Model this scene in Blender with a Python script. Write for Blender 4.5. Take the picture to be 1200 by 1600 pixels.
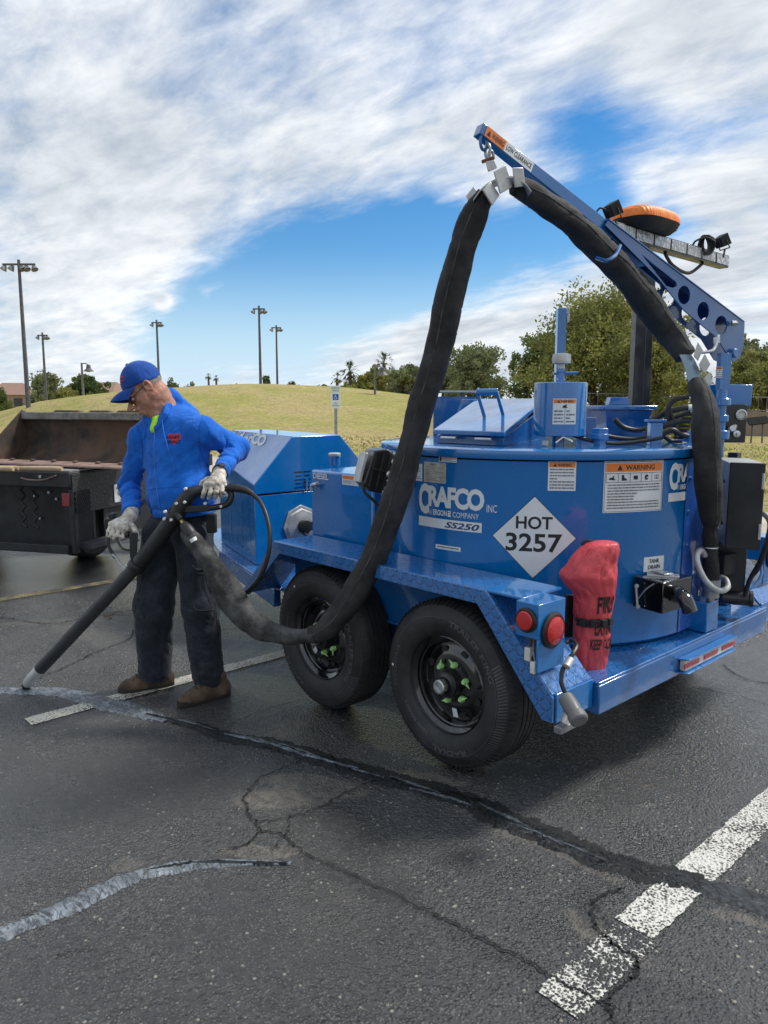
import bpy, bmesh, math, random
import numpy as np
from mathutils import Vector, Matrix, noise as mnoise
from mathutils.bvhtree import BVHTree
random.seed(7); np.random.seed(7)
R = math.radians
S = bpy.context.scene
for o in list(bpy.data.objects): bpy.data.objects.remove(o)
# ------------------------------------------------------------------ camera
CAMH = 1.55; FPX = 1180.0; AZ = R(137.5); PITCH = math.atan(170/FPX)
cam_d = bpy.data.cameras.new('camera'); cam = bpy.data.objects.new('camera', cam_d)
S.collection.objects.link(cam); S.camera = cam
cam.location = (0, 0, CAMH); cam.rotation_euler = (R(90)-PITCH, 0, AZ-R(90))
cam_d.sensor_fit = 'VERTICAL'; cam_d.sensor_height = 36; cam_d.lens = FPX/1600*36
cam_d.clip_start = .05; cam_d.clip_end = 3000
S.render.resolution_x = 768; S.render.resolution_y = 1024
S.view_settings.view_transform = 'Standard'; S.view_settings.look = 'None'
S.view_settings.gamma = 1; S.view_settings.exposure = 0.2
# measured frame: pixel of the 1200x1600 photograph -> point of the place
FW = np.array([math.cos(AZ)*math.cos(PITCH), math.sin(AZ)*math.cos(PITCH), -math.sin(PITCH)])
RT = np.array([math.sin(AZ), -math.cos(AZ), 0.0]); UP = np.cross(RT, FW)
FH = np.array([math.cos(AZ), math.sin(AZ), 0.0]); CO = np.array([0, 0, CAMH])
def ray(x, y): return FW*FPX + RT*(x-600) + UP*(800-y)
def V(p): return Vector([float(c) for c in p])
def onplane(x, y, ax, v):
    r = ray(x, y); t = (v-CO[ax])/r[ax]; return V(CO+r*t)
def G(x, y, z=0.0): return onplane(x, y, 2, z)
def PW(x, y, k):
    r = ray(x, y); return V(CO+r*(k/(r@FH)))
def AK(a, k, z=0.0): return V(RT*a+FH*k+np.array([0, 0, z]))
# ------------------------------------------------------------------ world
SUN_EL, SUN_AZ = R(52), R(62)      # math azimuth the light comes from
w = bpy.data.worlds.new('World'); S.world = w; w.use_nodes = True
nt = w.node_tree; nt.nodes.clear()
def N(t, **kw):
    n = nt.nodes.new(t)
    for k, v in kw.items(): setattr(n, k, v)
    return n
def L(a, b): nt.links.new(a, b)
def M(op, a, b=None, c=None, clamp=False):
    n = N('ShaderNodeMath', operation=op, use_clamp=clamp)
    for i, v in enumerate((a, b, c)):
        if v is None: continue
        if isinstance(v, (int, float)): n.inputs[i].default_value = v
        else: L(v, n.inputs[i])
    return n.outputs[0]
sky = N('ShaderNodeTexSky', sky_type='NISHITA'); sky.sun_disc = False
sky.sun_elevation = SUN_EL; sky.sun_rotation = R(90)-SUN_AZ
sky.air_density = 1.0; sky.dust_density = .1; sky.ozone_density = 3.5
tc = N('ShaderNodeTexCoord'); D = tc.outputs['Generated']
sep = N('ShaderNodeSeparateXYZ'); L(D, sep.inputs[0])
zz = M('ADD', M('MAXIMUM', sep.outputs[2], 0.0), 0.16)
comb = N('ShaderNodeCombineXYZ'); L(M('DIVIDE', sep.outputs[0], zz), comb.inputs[0]); L(M('DIVIDE', sep.outputs[1], zz), comb.inputs[1])
mp = N('ShaderNodeMapping'); L(comb.outputs[0], mp.inputs[0])
mp.inputs['Rotation'].default_value = (0, 0, R(-25)); mp.inputs['Scale'].default_value = (.95, 1.75, 1)
nz = N('ShaderNodeTexNoise'); L(mp.outputs[0], nz.inputs[0]); nz.inputs['Scale'].default_value = 1.1; nz.inputs['Detail'].default_value = 9; nz.inputs['Roughness'].default_value = .64; nz.inputs['Distortion'].default_value = .15
nz2 = N('ShaderNodeTexNoise'); L(mp.outputs[0], nz2.inputs[0]); nz2.inputs['Scale'].default_value = 4.6; nz2.inputs['Detail'].default_value = 12; nz2.inputs['Roughness'].default_value = .62; nz2.inputs['Distortion'].default_value = .25
nz3 = N('ShaderNodeTexNoise'); L(mp.outputs[0], nz3.inputs[0]); nz3.inputs['Scale'].default_value = .75; nz3.inputs['Detail'].default_value = 5
def blob(px, py, s, amp):
    r = ray(px, py); r = r/np.linalg.norm(r)
    dp = N('ShaderNodeVectorMath', operation='DOT_PRODUCT'); L(D, dp.inputs[0]); dp.inputs[1].default_value = tuple(r)
    sg = s/1180.0
    e = M('EXPONENT', M('MULTIPLY', M('SUBTRACT', dp.outputs['Value'], 1.0), 2/(sg*sg)))
    return M('MULTIPLY', e, amp)
CLOUD_GAPS = [(900,130,70,-.12),(250,535,75,-.55),(340,480,70,-.75),(430,440,75,-.9),(520,410,85,-.9),(600,380,70,-.8),(680,330,55,-.7),(640,440,70,-.8),
    (540,480,70,-.7),(430,530,60,-.65),(300,570,55,-.4),(720,400,60,-.8),(800,400,60,-.7),(880,350,55,-.85),(950,310,45,-.6),(1040,350,50,-.6),
    (850,205,45,-.40),(930,200,45,-.55),(1010,205,40,-.55),(1080,212,38,-.52),(1150,195,40,-.35),(620,560,40,-.1),
    (330,130,120,-.12),(700,80,120,-.12)]
CLOUD_ADD = [(255,472,12,.9),(345,445,14,.45),(322,458,12,.45),(560,485,18,.3),(500,500,14,.25),(690,300,30,.3),(660,565,60,.35),(180,560,50,.25),(1050,80,120,.22),(1180,60,90,.2),(820,110,60,.12),(150,420,110,.35),(560,545,50,.35),(640,520,40,.4),(700,520,60,.45),(820,470,60,.35),(1100,480,110,.4),(1130,260,75,.35),(1020,270,55,.25),(500,290,80,.3),(640,240,80,.22),(770,230,60,.2),(100,90,150,.15),(250,300,120,.2)]
cov = None
for b in CLOUD_GAPS+CLOUD_ADD:
    v = blob(*b); cov = v if cov is None else M('ADD', cov, v)
dens = M('ADD', M('MULTIPLY', M('SUBTRACT', nz.outputs[0], .5), 1.5), M('MULTIPLY', M('SUBTRACT', nz2.outputs[0], .5), .85))
dens = M('ADD', M('ADD', dens, cov), .62)
mr = N('ShaderNodeMapRange', interpolation_type='SMOOTHSTEP'); L(dens, mr.inputs[0]); mr.inputs[1].default_value = -.08; mr.inputs[2].default_value = .92
# cloud brightness: lit tops, grey bellies
shade = M('ADD', M('MULTIPLY', M('SUBTRACT', nz2.outputs[0], .5), 1.7), M('MULTIPLY', M('SUBTRACT', nz3.outputs[0], .5), 2.2))
shade = M('ADD', M('ADD', shade, M('MULTIPLY', M('SUBTRACT', .9, dens), .35)), .56, clamp=True)
cr = N('ShaderNodeMix', data_type='RGBA'); L(shade, cr.inputs[0])
cr.inputs[6].default_value = (4.1, 4.75, 5.5, 1); cr.inputs[7].default_value = (8.9, 9.15, 9.4, 1)
mx = N('ShaderNodeMix', data_type='RGBA'); L(mr.outputs[0], mx.inputs[0])
hs = N('ShaderNodeHueSaturation'); L(sky.outputs[0], hs.inputs['Color']); hs.inputs['Saturation'].default_value = 1.35; hs.inputs['Value'].default_value = 1.15
hz_ = N('ShaderNodeMix', data_type='RGBA'); hf_ = N('ShaderNodeMapRange', interpolation_type='SMOOTHSTEP'); L(sep.outputs[2], hf_.inputs[0]); hf_.inputs[1].default_value = .20; hf_.inputs[2].default_value = -.02
L(hf_.outputs[0], hz_.inputs[0]); L(hs.outputs[0], hz_.inputs[6]); hz_.inputs[7].default_value = (5.2, 7.0, 8.8, 1)
L(hz_.outputs[2], mx.inputs[6]); L(cr.outputs[2], mx.inputs[7])
bg = N('ShaderNodeBackground'); L(mx.outputs[2], bg.inputs[0]); bg.inputs[1].default_value = .1
out = N('ShaderNodeOutputWorld'); L(bg.outputs[0], out.inputs[0])
sl = bpy.data.lights.new('sun', 'SUN'); sl.energy = 3.2; sl.angle = R(10); sl.color = (1, .96, .9)
so = bpy.data.objects.new('sun', sl); S.collection.objects.link(so)
sd = Vector((math.cos(SUN_EL)*math.cos(SUN_AZ), math.cos(SUN_EL)*math.sin(SUN_AZ), math.sin(SUN_EL)))
so.rotation_euler = sd.to_track_quat('Z', 'Y').to_euler()
# ------------------------------------------------------------------ materials
class Mat:
    """small procedural material builder"""
    def __init__(s, name, col=(.5,.5,.5), rough=.5, metal=0, coat=0, spec=.5):
        s.m = bpy.data.materials.new(name); s.m.use_nodes = True
        s.t = s.m.node_tree; s.p = s.t.nodes['Principled BSDF']
        s.p.inputs['Base Color'].default_value = (*col, 1); s.p.inputs['Roughness'].default_value = rough
        s.p.inputs['Metallic'].default_value = metal; s.p.inputs['Coat Weight'].default_value = coat
        s.p.inputs['Coat Roughness'].default_value = .08; s.p.inputs['Specular IOR Level'].default_value = spec
        s.tc = s.t.nodes.new('ShaderNodeTexCoord').outputs['Object']; s.h = None
    def n(s, t, **kw):
        x = s.t.nodes.new(t)
        for k, v in kw.items(): setattr(x, k, v)
        return x
    def l(s, a, b): s.t.links.new(a, b)
    def map(s, scale=(1,1,1), rot=(0,0,0)):
        m = s.n('ShaderNodeMapping'); s.l(s.tc, m.inputs[0]); m.inputs['Scale'].default_value = scale; m.inputs['Rotation'].default_value = rot; return m.outputs[0]
    def noise(s, scale, detail=4, rough=.55, vec=None, dist=0):
        x = s.n('ShaderNodeTexNoise'); s.l(vec or s.tc, x.inputs[0]); x.inputs['Scale'].default_value = scale
        x.inputs['Detail'].default_value = detail; x.inputs['Roughness'].default_value = rough; x.inputs['Distortion'].default_value = dist
        return x.outputs[0]
    def vor(s, scale, out='Distance', feature='F1', vec=None, rnd=1):
        x = s.n('ShaderNodeTexVoronoi', feature=feature); s.l(vec or s.tc, x.inputs[0]); x.inputs['Scale'].default_value = scale
        x.inputs['Randomness'].default_value = rnd; return x.outputs[out]
    def mr(s, v, a, b, c=0, d=1, smooth=True):
        x = s.n('ShaderNodeMapRange', interpolation_type='SMOOTHSTEP' if smooth else 'LINEAR'); s.l(v, x.inputs[0])
        for i, q in enumerate((a, b, c, d)): x.inputs[i+1].default_value = q
        return x.outputs[0]
    def math(s, op, a, b=None, clamp=False):
        x = s.n('ShaderNodeMath', operation=op, use_clamp=clamp)
        for i, v in enumerate((a, b)):
            if v is None: continue
            if isinstance(v, (int, float)): x.inputs[i].default_value = v
            else: s.l(v, x.inputs[i])
        return x.outputs[0]
    def mix(s, f, a, b):
        x = s.n('ShaderNodeMix', data_type='RGBA')
        for i, v in ((0, f), (6, a), (7, b)):
            if isinstance(v, (int, float)): x.inputs[i].default_value = v
            elif isinstance(v, tuple): x.inputs[i].default_value = (*v, 1)
            else: s.l(v, x.inputs[i])
        return x.outputs[2]
    def col(s, v): s.l(v, s.p.inputs['Base Color']); return s
    def rgh(s, v): s.l(v, s.p.inputs['Roughness']); return s
    def bump(s, v, strength=.5, dist=.01):
        b = s.n('ShaderNodeBump'); b.inputs['Strength'].default_value = strength; b.inputs['Distance'].default_value = dist
        s.l(v, b.inputs['Height'])
        if s.h: s.l(s.h, b.inputs['Normal'])
        s.h = b.outputs[0]; s.l(s.h, s.p.inputs['Normal']); return s
def simple(name, col, rough=.5, metal=0, coat=0, var=.25, nscale=6, bump=0, bscale=60, bdist=.002, spec=.5):
    m = Mat(name, col, rough, metal, coat, spec)
    f = m.mr(m.noise(nscale, 6, .6), .3, .7)
    m.col(m.mix(f, tuple(c*(1-var) for c in col), tuple(min(1, c*(1+var)) for c in col)))
    m.rgh(m.mr(m.noise(nscale*2.3, 5), .3, .7, max(0, rough-.08), min(1, rough+.1)))
    if bump: m.bump(m.noise(bscale, 5, .6), bump, bdist)
    return m.m
# ------------------------------------------------------------------ mesh tools
COL = S.collection
class MB:
    def __init__(s): s.v = []; s.f = []; s.mi = []; s.cur = 0; s.seam = None
    def add(s, vs, fs, T=None):
        b = len(s.v)
        for p in vs:
            p = Vector(p)
            s.v.append(T @ p if T else p)
        for f in fs: s.f.append(tuple(b+i for i in f)); s.mi.append(s.cur)
        return s
    def hexa(s, p):     # 4 bottom (ccw), 4 top
        return s.add(p, [(0,3,2,1),(4,5,6,7),(0,1,5,4),(1,2,6,5),(2,3,7,6),(3,0,4,7)])
    def box(s, lo, hi, T=None):
        (a,b,c),(d,e,f) = lo, hi
        return s.add([(a,b,c),(d,b,c),(d,e,c),(a,e,c),(a,b,f),(d,b,f),(d,e,f),(a,e,f)],
                     [(0,3,2,1),(4,5,6,7),(0,1,5,4),(1,2,6,5),(2,3,7,6),(3,0,4,7)], T)
    def cbox(s, c, d, T=None, rz=0):
        h = [x/2 for x in d]; M4 = Matrix.Translation(Vector(c)) @ Matrix.Rotation(rz, 4, 'Z')
        if T: M4 = Matrix.Translation(Vector(c)) @ T
        return s.box((-h[0],-h[1],-h[2]), h, M4)
    def lathe(s, prof, origin=(0,0,0), axis=(0,0,1), n=32, caps=True):
        ax = Vector(axis).normalized(); q = ax.to_track_quat('Z', 'Y').to_matrix().to_4x4()
        T = Matrix.Translation(Vector(origin)) @ q; vs = []; fs = []
        for r, z in prof:
            for i in range(n):
                t = 2*math.pi*i/n; vs.append((r*math.cos(t), r*math.sin(t), z))
        for j in range(len(prof)-1):
            for i in range(n):
                k = (i+1) % n; fs.append((j*n+i, j*n+k, (j+1)*n+k, (j+1)*n+i))
        if caps:
            fs.append(tuple(reversed(range(n)))); b = (len(prof)-1)*n; fs.append(tuple(b+i for i in range(n)))
        return s.add(vs, fs, T)
    def rod(s, a, b, r, r2=None, n=16):
        a = Vector(a); b = Vector(b); return s.lathe([(r, 0), (r if r2 is None else r2, (b-a).length)], a, b-a, n)
    def tube(s, pts, r, n=12, closed=False, caps=True, flat=None):
        pts = [Vector(p) for p in pts]; m = len(pts)
        rs = [r]*m if isinstance(r, (int, float)) else list(r)
        vs = []; fs = []; up = None
        for i, p in enumerate(pts):
            if closed: d = pts[(i+1) % m]-pts[i-1]
            else: d = pts[min(i+1, m-1)]-pts[max(i-1, 0)]
            d.normalize()
            if up is None: up = Vector((0,0,1)) if abs(d.z) < .9 else Vector((1,0,0))
            x = d.cross(up)
            if x.length < 1e-4: x = d.orthogonal()
            x.normalize(); up = x.cross(d).normalized()
            for j in range(n):
                t = 2*math.pi*j/n
                fx, fy = (1, 1) if flat is None else flat
                vs.append(p + (x*math.cos(t)*fx + up*math.sin(t)*fy)*rs[i])
        for i in range(m if closed else m-1):
            a = i*n; b = ((i+1) % m)*n
            for j in range(n): k = (j+1) % n; fs.append((a+j, a+k, b+k, b+j))
        if caps and not closed: fs.append(tuple(reversed(range(n)))); fs.append(tuple((m-1)*n+j for j in range(n)))
        return s.add(vs, fs)
    def prism(s, poly, o, ux, uy, uz, h):   # polygon (u,v) in plane o+u*ux+v*uy extruded h along uz
        o, ux, uy, uz = map(Vector, (o, ux, uy, uz)); n = len(poly)
        vs = [o+ux*u+uy*v for u, v in poly]+[o+ux*u+uy*v+uz*h for u, v in poly]
        fs = [tuple(reversed(range(n))), tuple(range(n, 2*n))]+[(i, (i+1) % n, n+(i+1) % n, n+i) for i in range(n)]
        return s.add(vs, fs)
    def grid(s, fn, nu, nv):
        vs = [fn(i/nu, j/nv) for j in range(nv+1) for i in range(nu+1)]
        fs = [(j*(nu+1)+i, j*(nu+1)+i+1, (j+1)*(nu+1)+i+1, (j+1)*(nu+1)+i) for j in range(nv) for i in range(nu)]
        return s.add(vs, fs)
    def build(s, name, mats, parent=None, bevel=0, smooth=35, recalc=True, seg=2):
        me = bpy.data.meshes.new(name); me.from_pydata([tuple(v) for v in s.v], [], s.f)
        if not isinstance(mats, (list, tuple)): mats = [mats]
        for m in mats: me.materials.append(m)
        if len(mats) > 1: me.polygons.foreach_set('material_index', s.mi)
        if recalc:
            bm = bmesh.new(); bm.from_mesh(me); bmesh.ops.recalc_face_normals(bm, faces=bm.faces); bm.to_mesh(me); bm.free()
        if smooth is not None:
            me.polygons.foreach_set('use_smooth', [True]*len(me.polygons))
            if smooth < 180: me.set_sharp_from_angle(angle=R(smooth))
        me.update()
        o = bpy.data.objects.new(name, me); COL.objects.link(o)
        if bevel:
            b = o.modifiers.new('bevel', 'BEVEL'); b.width = bevel; b.segments = seg; b.limit_method = 'ANGLE'; b.angle_limit = R(40); b.harden_normals = False
        if parent is not None: put(o, parent)
        return o
def put(o, parent):
    o.parent = parent
    if parent.type == 'EMPTY': o.matrix_parent_inverse = Matrix.Translation(-Vector(parent.location))
def tag(o, label=None, cat=None, group=None, kind=None):
    if label: o['label'] = label
    if cat: o['category'] = cat
    if group: o['group'] = group
    if kind: o['kind'] = kind
    return o
def thing(name, label, cat, loc, group=None):
    o = bpy.data.objects.new(name, None); COL.objects.link(o); o.location = Vector(loc); o.empty_display_size = .2
    return tag(o, label, cat, group)
def dup(o, parent=None, loc=None, rotz=None, scale=None, label=None):
    c = o.copy(); COL.objects.link(c)
    if parent is not None: c.parent = parent
    for ch in list(o.children): dup(ch, c)
    if loc is not None: c.location = loc
    if rotz is not None: c.rotation_euler = (0, 0, rotz)
    if scale is not None: c.scale = scale if not isinstance(scale, (int, float)) else (scale,)*3
    if label: c['label'] = label
    return c
def smooth_path(pts, n=10, closed=False):
    """Catmull-Rom through points; each point may carry extra scalars (tuples)"""
    P = [np.array([float(c) for c in p]) for p in pts]; m = len(P); outp = []
    for i in range(m if closed else m-1):
        if closed: a, b, c, d = P[i-1], P[i], P[(i+1) % m], P[(i+2) % m]
        else: a, b, c, d = P[max(i-1, 0)], P[i], P[i+1], P[min(i+2, m-1)]
        for j in range(n):
            t = j/n; outp.append(.5*((2*b)+(-a+c)*t+(2*a-5*b+4*c-d)*t*t+(-a+3*b-3*c+d)*t**3))
    if not closed: outp.append(P[-1])
    return outp
def text_geo(body, size=1, bold=0, align='CENTER', squeeze=1, shear=0, spacing=1):
    """(verts2d, faces) of a line of text, baseline at 0"""
    c = bpy.data.curves.new('t', 'FONT'); c.body = body; c.size = size; c.offset = bold*size; c.align_x = align; c.shear = shear
    c.space_character = spacing; c.resolution_u = 3; c.fill_mode = 'FRONT'
    o = bpy.data.objects.new('t', c); COL.objects.link(o); bpy.context.view_layer.update()
    dg = bpy.context.evaluated_depsgraph_get(); me = bpy.data.meshes.new_from_object(o.evaluated_get(dg))
    vs = [(v.co.x*squeeze, v.co.y) for v in me.vertices]; fs = [tuple(p.vertices) for p in me.polygons]
    bpy.data.objects.remove(o); bpy.data.curves.remove(c); bpy.data.meshes.remove(me)
    return vs, fs
def fit_text(body, x0, y0, x1, y1, bold=0, shear=0, spacing=1):
    """text scaled to fill the box"""
    vs, fs = text_geo(body, 1, bold, 'LEFT', 1, shear, spacing)
    a = min(v[0] for v in vs); b = max(v[0] for v in vs); c = min(v[1] for v in vs); d = max(v[1] for v in vs)
    return [(x0+(v[0]-a)/(b-a)*(x1-x0), y0+(v[1]-c)/(d-c)*(y1-y0)) for v in vs], fs
# ------------------------------------------------------------------ ground: asphalt lot
def asphalt_mat():
    m = Mat('asphalt', (.05,.05,.05), .6)
    def zone(lst):      # worn, stained, wet or painted-shade areas of the paving: soft capsules between ground points
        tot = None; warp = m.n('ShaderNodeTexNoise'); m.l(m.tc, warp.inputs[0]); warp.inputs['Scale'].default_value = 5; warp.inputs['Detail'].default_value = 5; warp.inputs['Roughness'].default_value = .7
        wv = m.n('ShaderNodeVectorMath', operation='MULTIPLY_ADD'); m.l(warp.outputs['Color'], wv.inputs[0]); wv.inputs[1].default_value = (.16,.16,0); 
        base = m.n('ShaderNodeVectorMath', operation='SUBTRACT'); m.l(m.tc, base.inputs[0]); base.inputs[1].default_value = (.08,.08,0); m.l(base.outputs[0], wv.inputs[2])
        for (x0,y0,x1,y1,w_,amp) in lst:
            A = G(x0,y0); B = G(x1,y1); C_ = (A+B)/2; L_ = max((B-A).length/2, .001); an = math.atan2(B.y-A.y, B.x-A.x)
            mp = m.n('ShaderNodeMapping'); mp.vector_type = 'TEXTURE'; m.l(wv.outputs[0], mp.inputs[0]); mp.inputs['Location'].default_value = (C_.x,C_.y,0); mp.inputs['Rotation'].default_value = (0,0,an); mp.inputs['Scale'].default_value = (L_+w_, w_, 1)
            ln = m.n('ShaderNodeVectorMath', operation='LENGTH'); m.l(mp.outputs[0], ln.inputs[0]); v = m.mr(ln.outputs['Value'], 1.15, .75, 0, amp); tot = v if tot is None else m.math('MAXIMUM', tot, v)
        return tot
    wetz = zone([(830,1150,1230,1090,.42,1),(560,1120,720,1180,.20,1),(1000,1230,1230,1190,.25,.8),(-100,900,200,893,.9,1.25),(0,1100,380,1030,.35,.55),(60,1230,330,1190,.35,.45),(1150,1060,1300,1040,.4,.9),(380,1060,470,1090,.15,.7),(0,1330,120,1290,.25,.4)])  # wet patches; the one by the truck also paints in the truck's shadow
    dry = zone([(400,1250,540,1235,.10,1),(440,1215,520,1225,.06,1),(360,1330,455,1330,.05,.9),(410,1150,470,1130,.07,.8),(620,1205,730,1225,.03,.9),(930,1340,1060,1400,.025,.8),(905,1440,945,1470,.05,.8),(1100,1420,1200,1450,.03,.7),(860,1330,960,1370,.03,.6),(950,1480,1000,1500,.04,.5),(190,1355,210,1350,.04,.6),(100,980,200,1010,.12,.5),(0,975,200,965,.08,.5),(780,1300,840,1320,.04,.5)])
    dark = zone([(930,1400,925,1440,.05,.9),(940,1440,1000,1520,.03,1),(995,1520,965,1600,.05,.9),(470,1345,640,1412,.035,.8),(640,1412,900,1555,.03,.8),(1110,1590,1020,1560,.10,.6),(560,1380,640,1400,.05,.8),(480,1360,380,1345,.03,.6)])
    big = m.noise(.55, 6, .6); mid = m.noise(2.6, 7, .62)
    wet = m.mr(m.math('ADD', m.math('MULTIPLY', big, .65), m.math('MULTIPLY', mid, .35)), .40, .60)
    # wetness of the lot, larger toward the trailer, drier toward the bottom centre
    vs = m.vor(105, 'Distance'); vc = m.vor(105, 'Color'); sp = m.n('ShaderNodeSeparateColor'); m.l(vc, sp.inputs[0])
    vs2 = m.vor(48, 'Distance'); vc2 = m.vor(48, 'Color'); sp2 = m.n('ShaderNodeSeparateColor'); m.l(vc2, sp2.inputs[0])
    binder = m.mix(m.noise(30, 5, .7), (.022,.023,.024), (.050,.050,.050))
    stone = m.mix(sp.outputs[1], (.075,.076,.077), (.19,.175,.15))
    isst = m.math('MULTIPLY', m.mr(vs, .60, .22), m.mr(sp.outputs[0], .15, .60))
    c = m.mix(isst, binder, stone)
    light = m.math('MULTIPLY', m.mr(vs2, .30, .16), m.mr(sp2.outputs[0], .84, .92))
    c = m.mix(light, c, (.42,.37,.29))
    dust = m.mr(m.noise(1.3, 8, .7), .52, .72)
    c = m.mix(m.math('MULTIPLY', dust, .35), c, (.14,.13,.115))
    c = m.mix(m.math('MULTIPLY', wet, .38), c, (.012,.013,.014))
    c = m.mix(dry, c, m.mix(m.mr(m.noise(24, 7, .75), .36, .66), (.055,.050,.044), (.17,.15,.12))); c = m.mix(m.math('MULTIPLY', dark, .75), c, (.014,.0145,.016))
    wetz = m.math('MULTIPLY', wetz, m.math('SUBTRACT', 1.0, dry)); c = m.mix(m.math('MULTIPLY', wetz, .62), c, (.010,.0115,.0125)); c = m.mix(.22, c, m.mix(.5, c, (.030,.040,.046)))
    m.col(c)
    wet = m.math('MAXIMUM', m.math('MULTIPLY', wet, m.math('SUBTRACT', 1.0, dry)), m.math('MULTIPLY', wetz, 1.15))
    m.rgh(m.mr(m.math('ADD', wet, m.math('MULTIPLY', m.noise(90, 3), .5)), .1, 1.3, .50, .17)); m.p.inputs['Specular IOR Level'].default_value = .9
    h = m.math('ADD', m.math('MULTIPLY', m.mr(vs, .75, .0), m.math('ADD', m.math('MULTIPLY', sp.outputs[2], .8), .35)), m.math('MULTIPLY', m.mr(vs2, .6, .0), .5))
    h = m.math('ADD', h, m.math('MULTIPLY', m.noise(300, 3, .8), .55))
    m.bump(m.noise(2.0, 4, .5), .25, .02)
    m.bump(h, 1.0, .0062)
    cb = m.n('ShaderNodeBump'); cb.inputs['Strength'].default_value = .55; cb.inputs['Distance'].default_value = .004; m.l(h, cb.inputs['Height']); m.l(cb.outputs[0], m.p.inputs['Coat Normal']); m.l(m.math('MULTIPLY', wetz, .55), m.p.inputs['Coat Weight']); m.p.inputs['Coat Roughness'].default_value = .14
    return m.m
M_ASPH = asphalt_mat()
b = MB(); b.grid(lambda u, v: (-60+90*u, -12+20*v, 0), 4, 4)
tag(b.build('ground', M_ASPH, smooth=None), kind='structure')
# ------------------------------------------------------------------ sidewalk, kerb and grass mound
M_CONC = simple('concrete', (.42,.37,.30), .85, var=.18, nscale=3, bump=.4, bscale=80)
b = MB(); b.box((-60, 8.0, -.05), (30, 8.15, .13)); tag(b.build('kerb', M_CONC, bevel=.015), kind='structure')
b = MB(); b.box((-60, 8.153, -.05), (30, 10.4, .126)); tag(b.build('pavement', M_CONC), kind='structure')
def hill_z(x, y):
    a = x*RT[0]+y*RT[1]; k = x*FH[0]+y*FH[1]
    def g(q, c, s): return math.exp(-((q-c)/s)**2)
    z = 2.25*g(k, 46, 15)*(g(a, -8, 13)*.92+.25*g(a, -22, 9)+.16*g(a, 3, 7))
    z += .85*g(k, 60, 18)*g(a, -5, 20)
    t = min(1, max(0, (y-10.4)/6)); return .10+z*t*t*(3-2*t)+.03*mnoise.noise(Vector((x*.2, y*.2, 0)))*t
def grass_mat():
    m = Mat('grass', (.2,.19,.07), .9, spec=.15)
    f = m.mr(m.noise(.22, 8, .72), .44, .56); g2 = m.mr(m.noise(1.3, 9, .8), .40, .62); g3 = m.noise(7, 9, .85)
    c = m.mix(f, (.29,.28,.075), (.40,.31,.15)); c = m.mix(m.math('MULTIPLY', g2, .5), c, (.50,.43,.17))
    c = m.mix(m.mr(g3, .47, .60), c, (.17,.165,.055)); m.col(c)
    m.bump(m.noise(5, 9, .85), .9, .06); return m.m
M_GRASS = grass_mat()
b = MB()
ys = [10.403+ (j/90)**1.6*260 for j in range(91)]
xs = [-260+4*i for i in range(0, 96)]
vs = [(x, y, hill_z(x, y)) for y in ys for x in xs]; n = len(xs)
b.add(vs, [(j*n+i, j*n+i+1, (j+1)*n+i+1, (j+1)*n+i) for j in range(90) for i in range(n-1)])
tag(b.build('grass_field', M_GRASS, smooth=180), kind='structure')
b = MB(); b.grid(lambda u, v: (-1500+3000*u, -1500+3000*v, -.06), 2, 2)
tag(b.build('terrain', M_GRASS, smooth=None), kind='structure')
# tufts of grass on the visible part of the field
b = MB(); rng = random.Random(3)
for i in range(14000):
    k = 12+14*rng.random(); a = (rng.random()*1.25-.62)*k
    p = AK(a, k); 
    if p.y < 10.5: continue
    z = hill_z(p.x, p.y); h = .03+.05*rng.random(); t = rng.random()*6.28; wd = .012+.0011*k
    dx, dy = math.cos(t)*wd, math.sin(t)*wd; q = Vector((p.x, p.y, z-.01))
    b.cur = rng.choice((0, 0, 1, 2))
    b.add([q+Vector((-dx,-dy,0)), q+Vector((dx,dy,0)), q+Vector((dy*.8*rng.uniform(-2,2), dx*.8, h))], [(0,1,2)])
gm = [simple('blade_'+n_, c, .9, var=.3, nscale=.6, spec=.1) for n_, c in (('dry',(.46,.40,.16)),('green',(.28,.28,.08)),('straw',(.54,.46,.24)))]
tag(b.build('grass', gm, smooth=None, recalc=False), 'short patchy grass covering the mound and field', 'grass', kind='stuff')
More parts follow.
